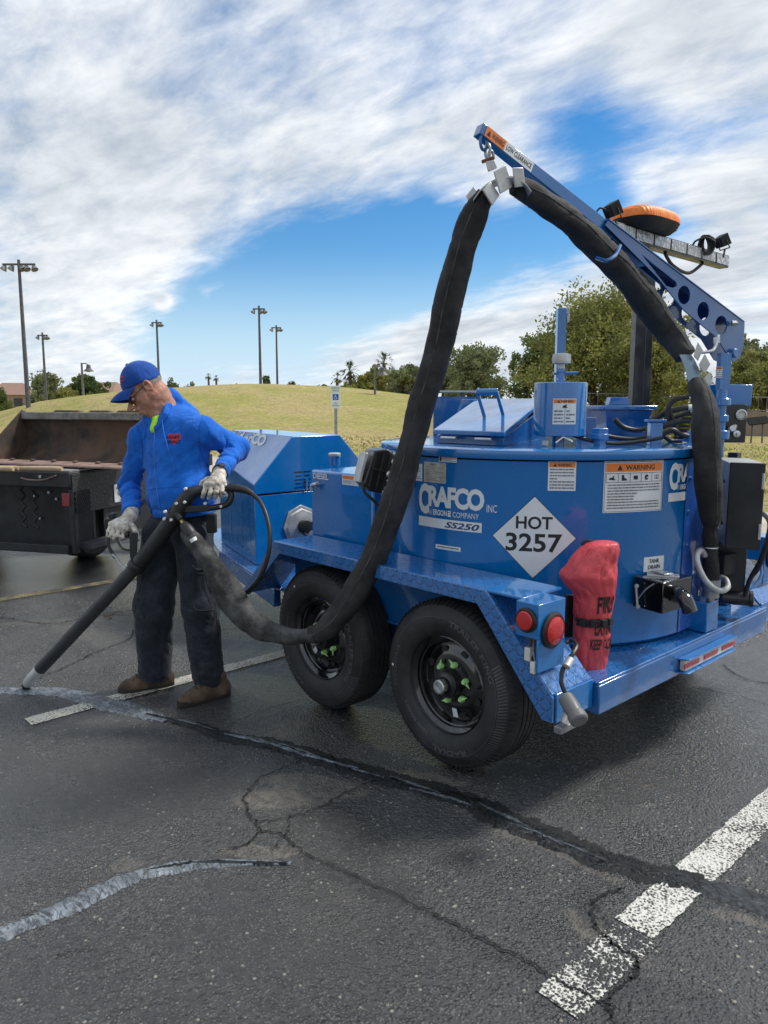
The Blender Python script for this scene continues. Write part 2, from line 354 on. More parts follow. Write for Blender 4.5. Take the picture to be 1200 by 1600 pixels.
# ------------------------------------------------------------------ painted stall lines
def paint_mat(name, col, wear):
    m = Mat(name, col, .65)
    f = m.math('ADD', m.math('ADD', m.math('MULTIPLY', m.noise(110, 3, .8), .62), m.math('MULTIPLY', m.vor(105), .28)), m.math('MULTIPLY', m.noise(6, 4), .45))
    k = m.mr(f, wear+.07, wear+.14)
    m.col(m.mix(k, (.035,.035,.036), col)); m.bump(m.mr(m.vor(105), .75, 0), .9, .005)
    return m.m
M_WHITE_LINE = paint_mat('line_white', (.60,.59,.54), .535); M_CREAM = paint_mat('line_cream', (.56,.54,.46), .52); M_YEL_LINE = paint_mat('line_yellow', (.36,.28,.11), .62); M_WORN = paint_mat('line_worn', (.58,.57,.52), .63)
def ribbon(b, pts, widths, z, thick=0, jag=0, seed=1):
    """closed strip on the ground through points; both edges wander at several scales"""
    P0 = smooth_path([(p[0], p[1], w_) for p, w_ in zip(pts, widths)], 30); ps = [P0[0]]
    for q in P0[1:]:
        if np.linalg.norm(q[:2]-ps[-1][:2]) > .004: ps.append(q)
    n = len(ps); vs = []; m_ = 9; s_ = 0
    for i, q in enumerate(ps):
        if i: s_ += np.linalg.norm(q[:2]-ps[i-1][:2])
        d = ps[min(i+1, n-1)][:2]-ps[max(i-1, 0)][:2]; d = d/(np.linalg.norm(d)+1e-9); nn = np.array([-d[1], d[0]]); w_ = max(q[2], .002)/2
        def e(o): return sum(mnoise.noise(Vector((s_*f, o+seed*3.1, f)))*a for f, a in ((9, 1.0), (28, .8), (80, .7), (190, .5)))
        l = w_*(1+jag*e(0)); r_ = w_*(1+jag*e(50)); off = nn*w_*jag*.8*mnoise.noise(Vector((s_*4, 9+seed, 0)))
        for j in range(m_):
            t = j/(m_-1); x = -l+(l+r_)*t; zz_ = .0008 if j in (0, m_-1) else z; hh = (1-abs(2*t-1)**4)*(.75+.5*mnoise.noise(Vector((s_*22, t*5, seed)))+.35*mnoise.noise(Vector((s_*60, t*11, seed+4)))); c = q[:2]+off
            vs.append((c[0]+nn[0]*x, c[1]+nn[1]*x, zz_+(thick*max(0, hh) if zz_ == z else 0)))
    fs = []
    for i in range(n-1):
        for j in range(m_-1): a = i*m_+j; fs.append((a, a+1, a+m_+1, a+m_))
    b.add(vs, fs)
def line_strip(name, mat, x0, x1, y0, y1, z=.004):
    b = MB(); b.grid(lambda u, v: (x0+(x1-x0)*u+.007*mnoise.noise(Vector((0, v*60, x0+u*7)))+.007*mnoise.noise(Vector((3, v*220, x0+u*9))), y0+(y1-y0)*v, z), 1, 300)
    return tag(b.build(name, mat, smooth=None), kind='structure')
line_strip('parking_line', M_CREAM, -3.83, -3.725, 1.09, 6.6)
line_strip('parking_line', M_WHITE_LINE, -1.07, -.945, 1.93, 6.6)
line_strip('parking_line', M_WORN, -1.06, -.93, 1.52, 1.925)
line_strip('parking_line', M_YEL_LINE, -6.44, -6.33, 1.0, 6.6)
# ------------------------------------------------------------------ cracks and sealant
def seal_mat(name, c0, c1, rough, sc=14, crease=.6):
    m = Mat(name, c0, rough, spec=.7 if crease > .6 else .38)
    f = m.noise(sc, 8, .7, dist=.8); cr_ = m.mr(m.math('ABSOLUTE', m.math('SUBTRACT', m.noise(sc*1.3, 5, .6, vec=m.map((.55, 1.6, 1), (0, 0, R(28))), dist=1.6), .5)), .0, .045)
    g_ = m.mr(m.noise(sc*3.5, 6, .75), .42, .58)
    c = m.mix(m.mr(f, .36, .66), c0, c1); c = m.mix(m.math('MULTIPLY', g_, .45), c, tuple(x*.55 for x in c0)); c = m.mix(m.math('MULTIPLY', m.math('SUBTRACT', 1.0, cr_), crease), c, (.008,.009,.010)); m.col(c)
    m.rgh(m.mr(m.noise(sc*2, 6), .3, .7, rough-.12, rough+.18))
    m.bump(m.noise(sc*2.2, 7, .72, dist=.8), .8, .012); m.bump(cr_, .5, .004); m.bump(m.noise(170, 3), .4, .002); return m.m
M_SEAL = seal_mat('sealant_wet', (.0035,.0045,.0055), (.013,.017,.022), .20, 12, .3)
M_SEAL_G = seal_mat('sealant_fresh', (.11,.13,.15), (.27,.31,.35), .28, 11, .8)
M_SEAL_OLD = seal_mat('sealant_old', (.010,.011,.012), (.024,.026,.029), .5, 20, .1)
M_CRACK = simple('crack', (.006,.006,.006), .9)
M_DUST = Mat('dry_patch', (.13,.12,.10), .9)
_m = M_DUST; _f = _m.mr(_m.noise(9, 8, .75), .40, .62); _m.col(_m.mix(_f, (.045,.044,.042), (.125,.113,.095))); _m.bump(_m.vor(150), .6, .003); M_DUST = _m.m
def gp(L_): return [G(x, y) for x, y in L_]
def strip(name, px, w_, z, mat, thick=0, jag=.25, seed=1):
    b = MB(); ribbon(b, gp(px), w_, z*.6+.0008, thick*.7, jag*1.25, seed); return tag(b.build(name, mat, smooth=180), kind='structure')
# main band: grey fresh end by the wand, black and glossy further right
strip('crack_sealant', [(-30,1078),(38,1080),(100,1083),(160,1098),(215,1112),(262,1127)], [.075,.10,.12,.135,.13,.05], .0085, M_SEAL_G, .003, .16, 11)
strip('sealant_skirt', [(228,1117),(300,1133),(360,1152),(430,1163),(500,1185),(590,1212),(680,1235),(750,1258),(800,1283),(870,1313),(950,1343),(1040,1368),(1100,1383)],
      [.02,.07,.10,.11,.11,.12,.12,.13,.14,.13,.13,.125,.12], .0060, M_SEAL_OLD, .0012, .30, 22)
strip('crack_sealant', [(228,1117),(300,1134),(360,1153),(430,1166),(500,1188),(590,1216),(680,1239),(750,1261),(800,1286),(870,1316),(950,1346),(1040,1371),(1100,1386)],
      [.02,.045,.062,.070,.075,.080,.082,.090,.105,.100,.090,.080,.07], .0085, M_SEAL, .005, .45, 12)
M_PAINTED_SHINE = seal_mat('sealant_painted_shine', (.05,.06,.07), (.20,.23,.26), .15, 20, .2)  # paler colour paints gloss highlights in short strips along the black band
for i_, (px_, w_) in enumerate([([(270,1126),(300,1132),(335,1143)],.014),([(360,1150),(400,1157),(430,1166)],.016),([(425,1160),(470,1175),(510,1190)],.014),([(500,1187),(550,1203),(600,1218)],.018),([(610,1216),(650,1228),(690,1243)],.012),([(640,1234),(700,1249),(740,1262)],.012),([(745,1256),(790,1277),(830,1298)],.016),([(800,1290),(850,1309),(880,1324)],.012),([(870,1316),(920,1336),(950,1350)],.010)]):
    strip('crack_sealant', px_, [.003, w_, .003], .0130, M_PAINTED_SHINE, .004, 1.0, 40+i_)
strip('crack_sealant', [(1040,1367),(1110,1389),(1160,1404),(1230,1424)], [.04,.10,.11,.11], .0095, seal_mat('sealant_dull', (.018,.021,.024), (.065,.074,.084), .38), .003, .16, 13)
strip('crack_sealant', [(350,1149),(420,1164),(480,1182),(560,1203)], [.004,.022,.020,.004], .0140, M_SEAL_G, .003, .8, 14)
strip('crack_sealant', [(-40,1475),(0,1462),(80,1428),(160,1392),(230,1364),(300,1353),(370,1349),(455,1350)], [.070,.074,.078,.080,.074,.060,.036,.012], .0085, M_SEAL_G, .003, .20, 15)
strip('crack_sealant', [(230,1362),(300,1352),(380,1350),(450,1351)], [.004,.018,.014,.008], .0125, M_SEAL, .003, .9, 16)
def crack(px, w_=.006, seed=1):
    P = smooth_path([(*p[:2],) for p in gp(px)], 16); rng = random.Random(seed); pts = []; ws = []
    for i, q in enumerate(P):
        j = .012; pts.append(Vector((q[0]+rng.uniform(-j, j)*.7, q[1]+rng.uniform(-j, j)*.7, 0))); ws.append(w_*rng.uniform(.3, 1.5))
    ribs = MB(); n = len(pts); vs = []
    for i in range(n):
        d = (pts[min(i+1, n-1)]-pts[max(i-1, 0)]).normalized(); nn = Vector((-d.y, d.x, 0))
        vs += [pts[i]+nn*ws[i]/2+Vector((0,0,.0062)), pts[i]-nn*ws[i]/2+Vector((0,0,.0062))]
    ribs.add(vs, [(2*i, 2*i+1, 2*i+3, 2*i+2) for i in range(n-1)])
    return tag(ribs.build('crack', M_CRACK, smooth=None), kind='structure')
for i, (px, w_) in enumerate([
    ([(600,1212),(540,1240),(500,1262),(455,1278),(400,1284),(386,1262),(384,1245),(410,1215),(470,1190)], .006),
    ([(400,1284),(405,1300),(385,1320),(340,1333)], .007), ([(405,1300),(440,1305),(470,1330),(540,1362),(600,1392),(700,1440),(800,1492),(900,1548),(960,1575)], .006),
    ([(452,1275),(448,1300),(425,1330)], .004), ([(340,1143),(400,1115),(470,1095)], .004),
    ([(60,1060),(110,1040),(150,1020),(200,1000),(208,985)], .008), ([(970,1390),(935,1405),(925,1425),(935,1455),(960,1480),(995,1500),(990,1530),(950,1560),(960,1600)], .008),
    ([(300,990),(350,985),(420,975)], .006), ([(1130,1040),(1160,1060),(1210,1070)], .010), ([(1090,1075),(1150,1085),(1210,1105)], .006),
    ([(90,1495),(120,1485),(160,1488)], .003), ([(0,965),(80,975),(150,962),(240,950)], .010),
    ([(230,1125),(320,1142),(420,1170),(520,1196),(600,1222),(700,1250),(780,1285),(860,1318),(960,1352)], .006)]):
    crack(px, w_, i)
# small twig on the asphalt
M_WOODD = simple('twig', (.10,.06,.03), .8)
b = MB(); p = G(167,967); b.tube([p+Vector((-.05,0,.012)), p+Vector((0,.02,.02)), p+Vector((.05,.01,.012))], .006, 6); b.tube([p+Vector((0,.02,.02)), p+Vector((.02,.05,.03))], .004, 6)
tag(b.build('twig', M_WOODD), 'small dark twig lying on the wet asphalt by the worker', 'twig')
# ------------------------------------------------------------------ background: trees
def leaf_mats(name, cols):
    o = []
    for i, c in enumerate(cols):
        m = Mat(name+'_'+'abc'[i], c, .7, spec=.2)
        f = m.mr(m.noise(3, 3), .3, .7); m.col(m.mix(f, tuple(x*.75 for x in c), tuple(x*1.25 for x in c)))
        m.p.inputs['Transmission Weight'].default_value = 0
        tr = m.n('ShaderNodeBsdfTranslucent'); m.l(m.p.inputs['Base Color'].links[0].from_socket, tr.inputs[0]); ms = m.n('ShaderNodeMixShader'); ms.inputs[0].default_value = .35; m.l(m.p.outputs[0], ms.inputs[1]); m.l(tr.outputs[0], ms.inputs[2]); m.l(ms.outputs[0], m.t.nodes['Material Output'].inputs[0])
        o.append(m.m)
    return o
M_LEAF = {'olive': leaf_mats('leaf_olive', [(.25,.26,.075),(.36,.35,.11),(.15,.17,.055)]),
          'dark': leaf_mats('leaf_dark', [(.13,.17,.06),(.19,.23,.08),(.08,.11,.04)]),
          'yellow': leaf_mats('leaf_yellow', [(.27,.27,.06),(.35,.33,.08),(.17,.18,.05)]),
          'grey': leaf_mats('leaf_grey', [(.20,.23,.11),(.28,.30,.15),(.13,.15,.075)])}
M_BARK = simple('bark', (.13,.10,.075), .9, var=.4, nscale=8, bump=.5, bscale=25)
def make_tree(name, label, cat, base, h, w_, kind, seed, leaf=.16, nleaf=9000, trunk_h=.3, group=None, low=.18, clusters=26):
    rng = random.Random(seed); root = thing(name, label, cat, base, group); base = Vector(base)
    tb = MB(); hubs = []
    nt_ = 1 if trunk_h > .2 else 3
    for i in range(clusters):
        t = rng.random()*6.28; rr = math.sqrt(rng.random())*.5*w_*.82; zt = low+(1-low)*(rng.random()**.75)
        env = math.sin(min(1, max(.05, (1.02-zt)/(1-low*.6)))*1.5)**.6
        c = Vector((math.cos(t)*rr*env, math.sin(t)*rr*env, h*zt*.9)); hubs.append((c, rng.uniform(.12, .24)*min(w_, h*1.3)))
    fork = Vector((rng.uniform(-.1,.1)*w_*.3, rng.uniform(-.1,.1)*w_*.3, h*trunk_h))
    r0 = .028*h+.03
    tb.tube([base+Vector((0,0,-.1)), base+fork*.5+Vector((.03*h,0,0)), base+fork], [r0*1.25, r0, r0*.85], 9)
    for c, r in hubs[:12]:
        mid = fork.lerp(c, .5)+Vector((rng.uniform(-.1,.1)*h, rng.uniform(-.1,.1)*h, .04*h))
        tb.tube([base+fork*.96, base+mid, base+c], [r0*.6, r0*.33, r0*.1], 6)
        for q in range(3):
            e = c+Vector((rng.uniform(-1,1), rng.uniform(-1,1), rng.uniform(-.4,1)))*r*1.1
            tb.tube([base+mid.lerp(c, .7), base+c.lerp(e,.6), base+e], [r0*.16, r0*.1, r0*.04], 4)
    tb.build('trunk', M_BARK, root)
    lb = MB(); vs = []; fs = []; mi = []
    per = nleaf//len(hubs)
    for c, r in hubs:
        sub = [(c+Vector((rng.gauss(0,1), rng.gauss(0,1), rng.gauss(0,.7)))*r*.55, r*rng.uniform(.25,.5)) for _ in range(7)]
        tone = rng.random()
        for j in range(per):
            s, sr = sub[j % 7]
            d = Vector((rng.gauss(0,1), rng.gauss(0,1), rng.gauss(0,.8))); d = d.normalized()*sr*(rng.random()**.4)*1.15
            p = s+d
            if p.z < h*.04: continue
            u = Vector((rng.gauss(0,1), rng.gauss(0,1), rng.gauss(0,1)+.2)).normalized(); v_ = u.orthogonal().normalized()
            L_ = leaf*rng.uniform(.6, 1.35); W_ = L_*rng.uniform(.35, .6); p = p+base
            b0 = len(vs); vs += [p-u*L_*.5, p+v_*W_*.5, p+u*L_*.5, p-v_*W_*.5]; fs.append((b0, b0+1, b0+2, b0+3))
            x = rng.random(); mi.append((0 if x < .55 else 1) if tone > .35 else (0 if x < .45 else 2))
    lb.v = vs; lb.f = fs; lb.mi = mi
    lb.build('crown', M_LEAF[kind], root, smooth=None, recalc=False)
    return root
def gz(a, k):
    p = AK(a, k); return Vector((p.x, p.y, hill_z(p.x, p.y)-.05 if p.y > 10.4 else 0))
def tpx(px, k, ptop, name, label, cat, wpx, kind, seed, **kw):
    a = (px-600)/1192*k; base = gz(a, k); ztop = CAMH+(630-ptop)/1192*k*1.0
    return make_tree(name, label, cat, base, ztop-base.z, wpx/1192*k, kind, seed, **kw)
GT = 'trees behind the grass field'
tpx(930, 36, 470, 'shade_tree', 'tallest broad olive green tree behind the two blue tank-top boxes', 'tree', 270, 'olive', 1, nleaf=46000, leaf=.16, low=.06, trunk_h=.16, clusters=64, group=GT)
tpx(845, 42, 520, 'shade_tree', 'dark green round tree left of the tallest olive tree', 'tree', 120, 'dark', 2, nleaf=14000, leaf=.18, low=.05, group=GT)
tpx(1025, 33, 500, 'shade_tree', 'olive tree between the black mast and the boom base', 'tree', 170, 'olive', 3, nleaf=24000, leaf=.15, low=.05, group=GT)
tpx(735, 40, 547, 'shade_tree', 'grey-green thin-leaved tree just right of the raised black hose', 'tree', 160, 'grey', 4, nleaf=20000, leaf=.15, low=.05, group=GT)
tpx(1190, 36, 552, 'shade_tree', 'olive yellow tree at the right edge above the low wall', 'tree', 160, 'olive', 6, nleaf=22000, leaf=.16, low=.30, group=GT)
tpx(1165, 44, 525, 'shade_tree', 'feathery grey-green tree top showing behind the right-edge olive tree', 'tree', 95, 'grey', 7, nleaf=6000, leaf=.2, group=GT)
tpx(1072, 27, 592, 'shrub', 'bright yellow-green shrub behind the hydraulic hoses', 'shrub', 70, 'yellow', 8, nleaf=7000, leaf=.1, low=.1, trunk_h=.12)
tpx(585, 60, 577, 'shade_tree', 'dense olive bush-like tree under the two palms', 'tree', 95, 'olive', 9, nleaf=12000, leaf=.2, low=.08, group=GT)
tpx(640, 55, 574, 'shade_tree', 'olive grey tree crossed by the hose, right of the slim street lamp', 'tree', 90, 'grey', 10, nleaf=12000, leaf=.2, low=.08, group=GT)
tpx(690, 48, 575, 'shade_tree', 'low grey-green tree behind the blue control cabinet', 'tree', 80, 'grey', 11, nleaf=9000, leaf=.18, low=.08, group=GT)
tpx(548, 66, 592, 'shrub', 'small olive bush on the mound behind the disabled parking sign', 'shrub', 50, 'olive', 12, nleaf=4000, leaf=.22, low=.05, trunk_h=.12)
tpx(130, 90, 590, 'shade_tree', 'large dark rounded tree left of the worker beyond the mound', 'tree', 110, 'dark', 14, nleaf=11000, leaf=.35, low=.08, group=GT)
tpx(76, 100, 584, 'shade_tree', 'pale green tree between the two tall left floodlight masts', 'tree', 75, 'grey', 15, nleaf=8000, leaf=.38, low=.1, group=GT)
tpx(105, 80, 605, 'shrub', 'round green bush in front of the dark rounded tree', 'shrub', 50, 'olive', 16, nleaf=6000, leaf=.28, low=.05, trunk_h=.1)
tpx(0, 95, 610, 'shade_tree', 'dark bush-like tree at the far left edge beside the tan house', 'tree', 40, 'dark', 17, nleaf=5000, leaf=.35, low=.05, group=GT)
tpx(268, 100, 596, 'shade_tree', 'dark green tree just behind the cap of the worker', 'tree', 45, 'dark', 18, nleaf=5000, leaf=.38, low=.05, group=GT)
tpx(300, 100, 600, 'shrub', 'pale green bush on the skyline right of the worker', 'shrub', 38, 'grey', 19, nleaf=4000, leaf=.38, low=.05, trunk_h=.1)
tpx(372, 75, 598, 'shrub', 'tiny bush on the mound crest left of the tall central floodlight', 'shrub', 16, 'grey', 20, nleaf=900, leaf=.25, low=.05, trunk_h=.1)
tpx(417, 72, 585, 'shrub', 'small dark bush between the two central floodlight masts', 'shrub', 20, 'dark', 21, nleaf=2500, leaf=.25, low=.05, trunk_h=.1)
tpx(457, 78, 597, 'shrub', 'low dark bush on the crest right of the central floodlights', 'shrub', 30, 'dark', 22, nleaf=2500, leaf=.28, low=.05, trunk_h=.1)
tpx(505, 80, 600, 'shrub', 'low grey bush on the crest left of the parking sign', 'shrub', 36, 'grey', 23, nleaf=3000, leaf=.28, low=.05, trunk_h=.1)
# palms
M_FROND = leaf_mats('frond', [(.07,.09,.035),(.11,.13,.05),(.10,.085,.05)])
def palm(px, k, ptop, wpx, label, seed):
    rng = random.Random(seed); a = (px-600)/1192*k; base = gz(a, k); zt = CAMH+(630-ptop)/1192*k; w_ = wpx/1192*k/2
    root = thing('palm_tree', label, 'palm tree', base, 'palm trees'); h = zt-base.z; c = base+Vector((0,0,h-w_*.75))
    t = MB(); t.tube([base, base.lerp(c, .5)+Vector((.05,0,0)), c], [.2, .15, .14], 8); t.build('trunk', M_BARK, root)
    f = MB()
    for i in range(46):
        th = rng.random()*6.28; el = rng.uniform(-.9, 1.4); L_ = w_*rng.uniform(.85, 1.15)
        d = Vector((math.cos(th)*math.cos(el), math.sin(th)*math.cos(el), math.sin(el))); tip = c+d*L_+Vector((0,0,-L_*.25*math.cos(el)))
        stem = c.lerp(tip, .5)+Vector((0,0,L_*.08)); f.cur = rng.choice((0,0,1)) if el > -.3 else 2
        side = d.cross(Vector((0,0,1))).normalized()
        for q in range(9):
            s_ = (q-4)/4; e = tip+side*s_*L_*.36-d*abs(s_)*L_*.18+Vector((0,0,-abs(s_)*L_*.08)); p0 = stem
            u = (e-p0).cross(Vector((.3,.2,1))).normalized()*L_*.028
            f.add([p0-u, p0+u, e], [(0,1,2)])
        u = side*L_*.014; f.add([c-u, c+u, stem+u, stem-u], [(0,1,2,3)])
    f.build('crown', M_FROND, root, smooth=None, recalc=False)
palm(600, 62, 552, 44, 'tall fan palm rising over the olive trees near the hose', 1)
palm(547, 66, 566, 40, 'shorter spreading palm left of the tall fan palm', 2)
palm(527, 74, 583, 24, 'small low palm directly above the parking sign', 5)
palm(327, 105, 584, 13, 'left palm of the tiny pair on the mound skyline', 3)
palm(339, 105, 587, 12, 'right palm of the tiny pair on the mound skyline', 4)
# ------------------------------------------------------------------ floodlight masts and street lamps
M_GALV = simple('galvanised', (.33,.34,.35), .42, metal=.8, var=.2, nscale=20)
M_POLE = simple('pole_dark', (.10,.10,.10), .5, metal=.3); M_LAMPG = simple('lamp_housing', (.16,.16,.16), .5)
M_GLASSL = simple('lamp_glass', (.12,.13,.14), .15)
def flood(px, k, ptop, r, n, rows, label, w_):
    a = (px-600)/1192*k; base = gz(a, k); base.z -= .2; zt = CAMH+(630-ptop)/1192*k
    root = thing('floodlight_mast', label, 'floodlight', base, 'sports field floodlight masts')
    b = MB(); b.rod(base, Vector((base.x, base.y, zt)), r*1.35, r*.8, 10); b.build('pole', M_POLE, root)
    rt = V(RT); fh = V(FH)
    for j in range(rows):
        z = zt-.25-j*.9*w_; b = MB(); c = Vector((base.x, base.y, z)); b.cbox(c, (2.05*w_*1.05, .1, .1), rz=AZ-R(90)); b.build('crossarm', M_POLE, root)
        for i in range(n):
            s_ = (i/(n-1)-.5)*2*w_ if n > 1 else 0
            if abs(s_) < .12: s_ += .15
            q = c+rt*s_+Vector((0,0,-.2)); ax = (Vector((0,0,-1))+rt*(.5 if s_ > 0 else -.5)+fh*-.3).normalized()
            l = MB(); l.lathe([(.06,-.17),(.12,-.08),(.19,.10),(.20,.12)], q, ax, 12); h_ = l.build('lamp', M_LAMPG, root)
            g_ = MB(); g_.lathe([(.185,.122),(.10,.14)], q, ax, 12); g_.build('glass', M_GLASSL, h_)
flood(44, 44, 414, .10, 5, 1, 'tallest floodlight mast at far left with five lamps in a row', .85)
flood(73, 68, 522, .10, 3, 1, 'shorter floodlight mast just right of the tallest left mast', .42)
flood(250, 70, 503, .10, 3, 1, 'floodlight mast rising right of the blue cap', .42)
flood(408, 62, 482, .10, 3, 1, 'taller of the two central floodlight masts over the mound crest', .45)
flood(434, 76, 511, .10, 3, 1, 'shorter of the two central floodlight masts, on the right', .45)
def street(px, k, ptop, label):
    a = (px-600)/1192*k; base = gz(a, k); zt = CAMH+(630-ptop)/1192*k; rt = V(RT)
    root = thing('street_lamp', label, 'street lamp', base, 'park path lamps')
    b = MB(); b.rod(base, Vector((base.x, base.y, zt)), .075, .06, 10); top = Vector((base.x, base.y, zt-.05))
    b.tube([top, top+rt*.25+Vector((0,0,.02)), top+rt*.42+Vector((0,0,-.1))], .035, 8); b.build('pole', M_LAMPG, root)
    b = MB(); c = top+rt*.42+Vector((0,0,-.1)); b.lathe([(.05,.05),(.12,0),(.15,-.2),(.33,-.38)], c, (0,0,1), 16); sh = b.build('lamp_shade', M_POLE, root)
    b = MB(); b.lathe([(.22,-.37),(.1,-.42)], c, (0,0,1), 12); b.build('bulb', M_GLASSL, sh)
street(131, 48, 568, 'path lamp with a dark bell shade left of the worker')
street(586, 42, 572, 'path lamp with a dark bell shade in front of the palms')
# thin plain poles among the left trees
b = MB()
p = gz((93-600)/1192*85, 85); b.rod(p, p+Vector((0,0,3.2)), .07)
tag(b.build('utility_pole', M_LAMPG), 'thin pale pole between the left bushes', 'pole')
# ------------------------------------------------------------------ houses, wall, park sign
M_STUCCO = simple('stucco', (.33,.25,.19), .9, var=.1); M_TILE = simple('roof_tile', (.24,.15,.11), .85, var=.25, nscale=14, bump=.6, bscale=9, bdist=.05); M_WIN = simple('window_dark', (.03,.035,.04), .2)
def house(px, k, w_, dep, hw, hr, label, rz=0, wins=((.3,.5),)):
    a = (px-600)/1192*k; base = gz(a, k); base.z = .2; root = thing('house', label, 'house', base)
    T = Matrix.Translation(base) @ Matrix.Rotation(AZ-R(90)+rz, 4, 'Z')
    b = MB(); b.box((-w_/2,-dep/2,-.5), (w_/2,dep/2,hw), T); b.build('wall', M_STUCCO, root)
    b = MB(); e = .5
    b.add([T @ Vector(q) for q in [(-w_/2-e,-dep/2-e,hw+.003),(w_/2+e,-dep/2-e,hw+.003),(w_/2+e,dep/2+e,hw+.003),(-w_/2-e,dep/2+e,hw+.003),(-w_/4,0,hw+hr),(w_/4,0,hw+hr)]],
          [(0,3,2,1),(0,1,5,4),(1,2,5),(2,3,4,5),(3,0,4)]); b.build('roof', M_TILE, root)
    for x, ww in wins:
        b = MB(); b.box((x*w_-ww,-dep/2-.04,.9), (x*w_+ww,-dep/2+.05,2.1), T); b.build('window', M_WIN, root)
house(22, 120, 6, 8, 2.6, 1.9, 'tan stucco house with a tiled roof behind the left floodlight mast', .3, ((-.2,.6),(.2,.6)))
house(172, 130, 5.5, 8, 3.0, 1.9, 'tan house with a red tiled roof just left of the blue cap', -.2, ((-.1,.5),))
M_BLOCK = simple('block_wall', (.24,.19,.155), .9, var=.15, nscale=2, bump=.5, bscale=6, bdist=.02)
b = MB(); A_ = gz(7.0, 32.5); B_ = gz(24, 31.5); d = (B_-A_).normalized(); nrm = Vector((-d.y, d.x, 0))
Lw = (B_-A_).length
b.prism([(0,-.3),(Lw,-.3),(Lw,.95),(0,.95)], A_, d, (0,0,1), nrm, .2)
wl = b.build('garden_wall', M_BLOCK); tag(wl, 'low tan block wall behind the field at the right edge', 'wall')
fr = thing('railing', 'thin metal railing standing above the low block wall', 'railing', A_+Vector((0,0,.95)))
b = MB()
o_ = A_+nrm*.1
for z in (1.0, 1.55): b.tube([o_+Vector((0,0,z)), o_+d*Lw+Vector((0,0,z))], .02, 6)
b.build('rail', M_LAMPG, fr); b = MB()
for i in range(int(Lw/.35)): b.rod(o_+d*i*.35+Vector((0,0,.95)), o_+d*i*.35+Vector((0,0,1.55)), .012, n=5)
b.build('baluster', M_LAMPG, fr)['kind'] = 'stuff'
# park information panel
k = 27; base = gz((1186-600)/1192*k, k); rt = V(RT); fh = V(FH)
root = thing('information_stand', 'black angled information stand on the grass before the low wall', 'sign', base)
for s_ in (-.2, .2):
    b = MB(); b.rod(base+rt*s_, base+rt*s_*.9+Vector((0,0,.75)), .03, n=8); b.build('leg', M_POLE, root)
b = MB(); T = Matrix.Translation(base+Vector((0,0,.85))) @ Matrix.Rotation(AZ-R(90), 4, 'Z') @ Matrix.Rotation(R(35), 4, 'X') @ Matrix.Rotation(R(-8), 4, 'Y'); b.box((-.36,-.2,-.02), (.36,.2,.02), T); b.build('panel', simple('stand_panel', (.02,.02,.02), .9, spec=.1), root)
# disabled parking sign
M_SIGNW = simple('sign_white', (.72,.76,.72), .4, var=.05); M_SIGNB = simple('sign_blue', (.01,.09,.42), .4, var=.05); M_SIGNG = simple('sign_green', (.04,.32,.12), .45, var=.05)
k = 18.0; px = 524.5; a = (px-600)/1192*k; base = AK(a, k); base.z = hill_z(base.x, base.y)
ztop = CAMH+(630-603)/1192*k; wd = 15/1192*k; hb = (638-603)/1192*k
root = thing('disabled_parking_sign', 'white and blue disabled parking sign on a steel post by the field', 'sign', base)
b = MB(); b.cbox((base.x+FH[0]*.03, base.y+FH[1]*.03, (base.z+ztop-.1)/2), (.07, .05, ztop-.1-base.z), rz=AZ-R(90)); b.build('post', M_GALV, root)
T = Matrix.Translation(Vector((base.x, base.y, ztop-hb/2))) @ Matrix.Rotation(AZ-R(90), 4, 'Z')
b = MB(); b.box((-wd/2,-.006,-hb/2), (wd/2,.003,hb/2), T); pl = b.build('plate', M_SIGNW, root, bevel=.002)
def flat_text(parent, name, mat, geo, T, off=0.0):
    b = MB(); b.add([T @ Vector((x, off, y)) for x, y in geo[0]], geo[1]); return b.build(name, mat, parent, smooth=None, recalc=False)
bb = MB(); s_ = wd*.3; zc = .0; bb.box((-s_,-.009,zc-s_), (s_,-.0065,zc+s_), T); bl = bb.build('symbol_panel', M_SIGNB, pl)
bb = MB(); bb.lathe([(s_*.16,-.001),(s_*.16,.001)], T @ Vector((-.03*wd,-.011,zc+s_*.62)), T.to_3x3() @ Vector((0,1,0)), 12)
def seg(p0, p1, th):
    p0 = Vector((p0[0],-.0105,p0[1])); p1 = Vector((p1[0],-.0105,p1[1])); bb.tube([T @ p0, T @ p1], th, 6)
seg((-.02*wd, zc+s_*.4), (-.0*wd, zc-s_*.1), s_*.1); seg((0, zc-s_*.05), (s_*.35, zc-s_*.1), s_*.08); seg((s_*.35, zc-s_*.1), (s_*.55, zc-s_*.6), s_*.08); seg((0, zc+s_*.18), (s_*.3, zc+s_*.15), s_*.06)
bb.tube([T @ Vector((-.03*wd+s_*.48*math.cos(t/14*4.6+2.0), -.0105, zc-s_*.28+s_*.42*math.sin(t/14*4.6+2.0))) for t in range(15)], s_*.07, 6)
bb.build('symbol', M_SIGNW, pl)
for txt, z0, z1, w2 in (('RESERVED', .36, .43, .42), ('PARKING', .25, .32, .38), ('VAN', -.30, -.25, .18), ('ACCESSIBLE', -.40, -.34, .40)):
    flat_text(pl, 'lettering', M_SIGNG, fit_text(txt, -wd*w2, hb*z0, wd*w2, hb*z1, .01), T, -.0085)
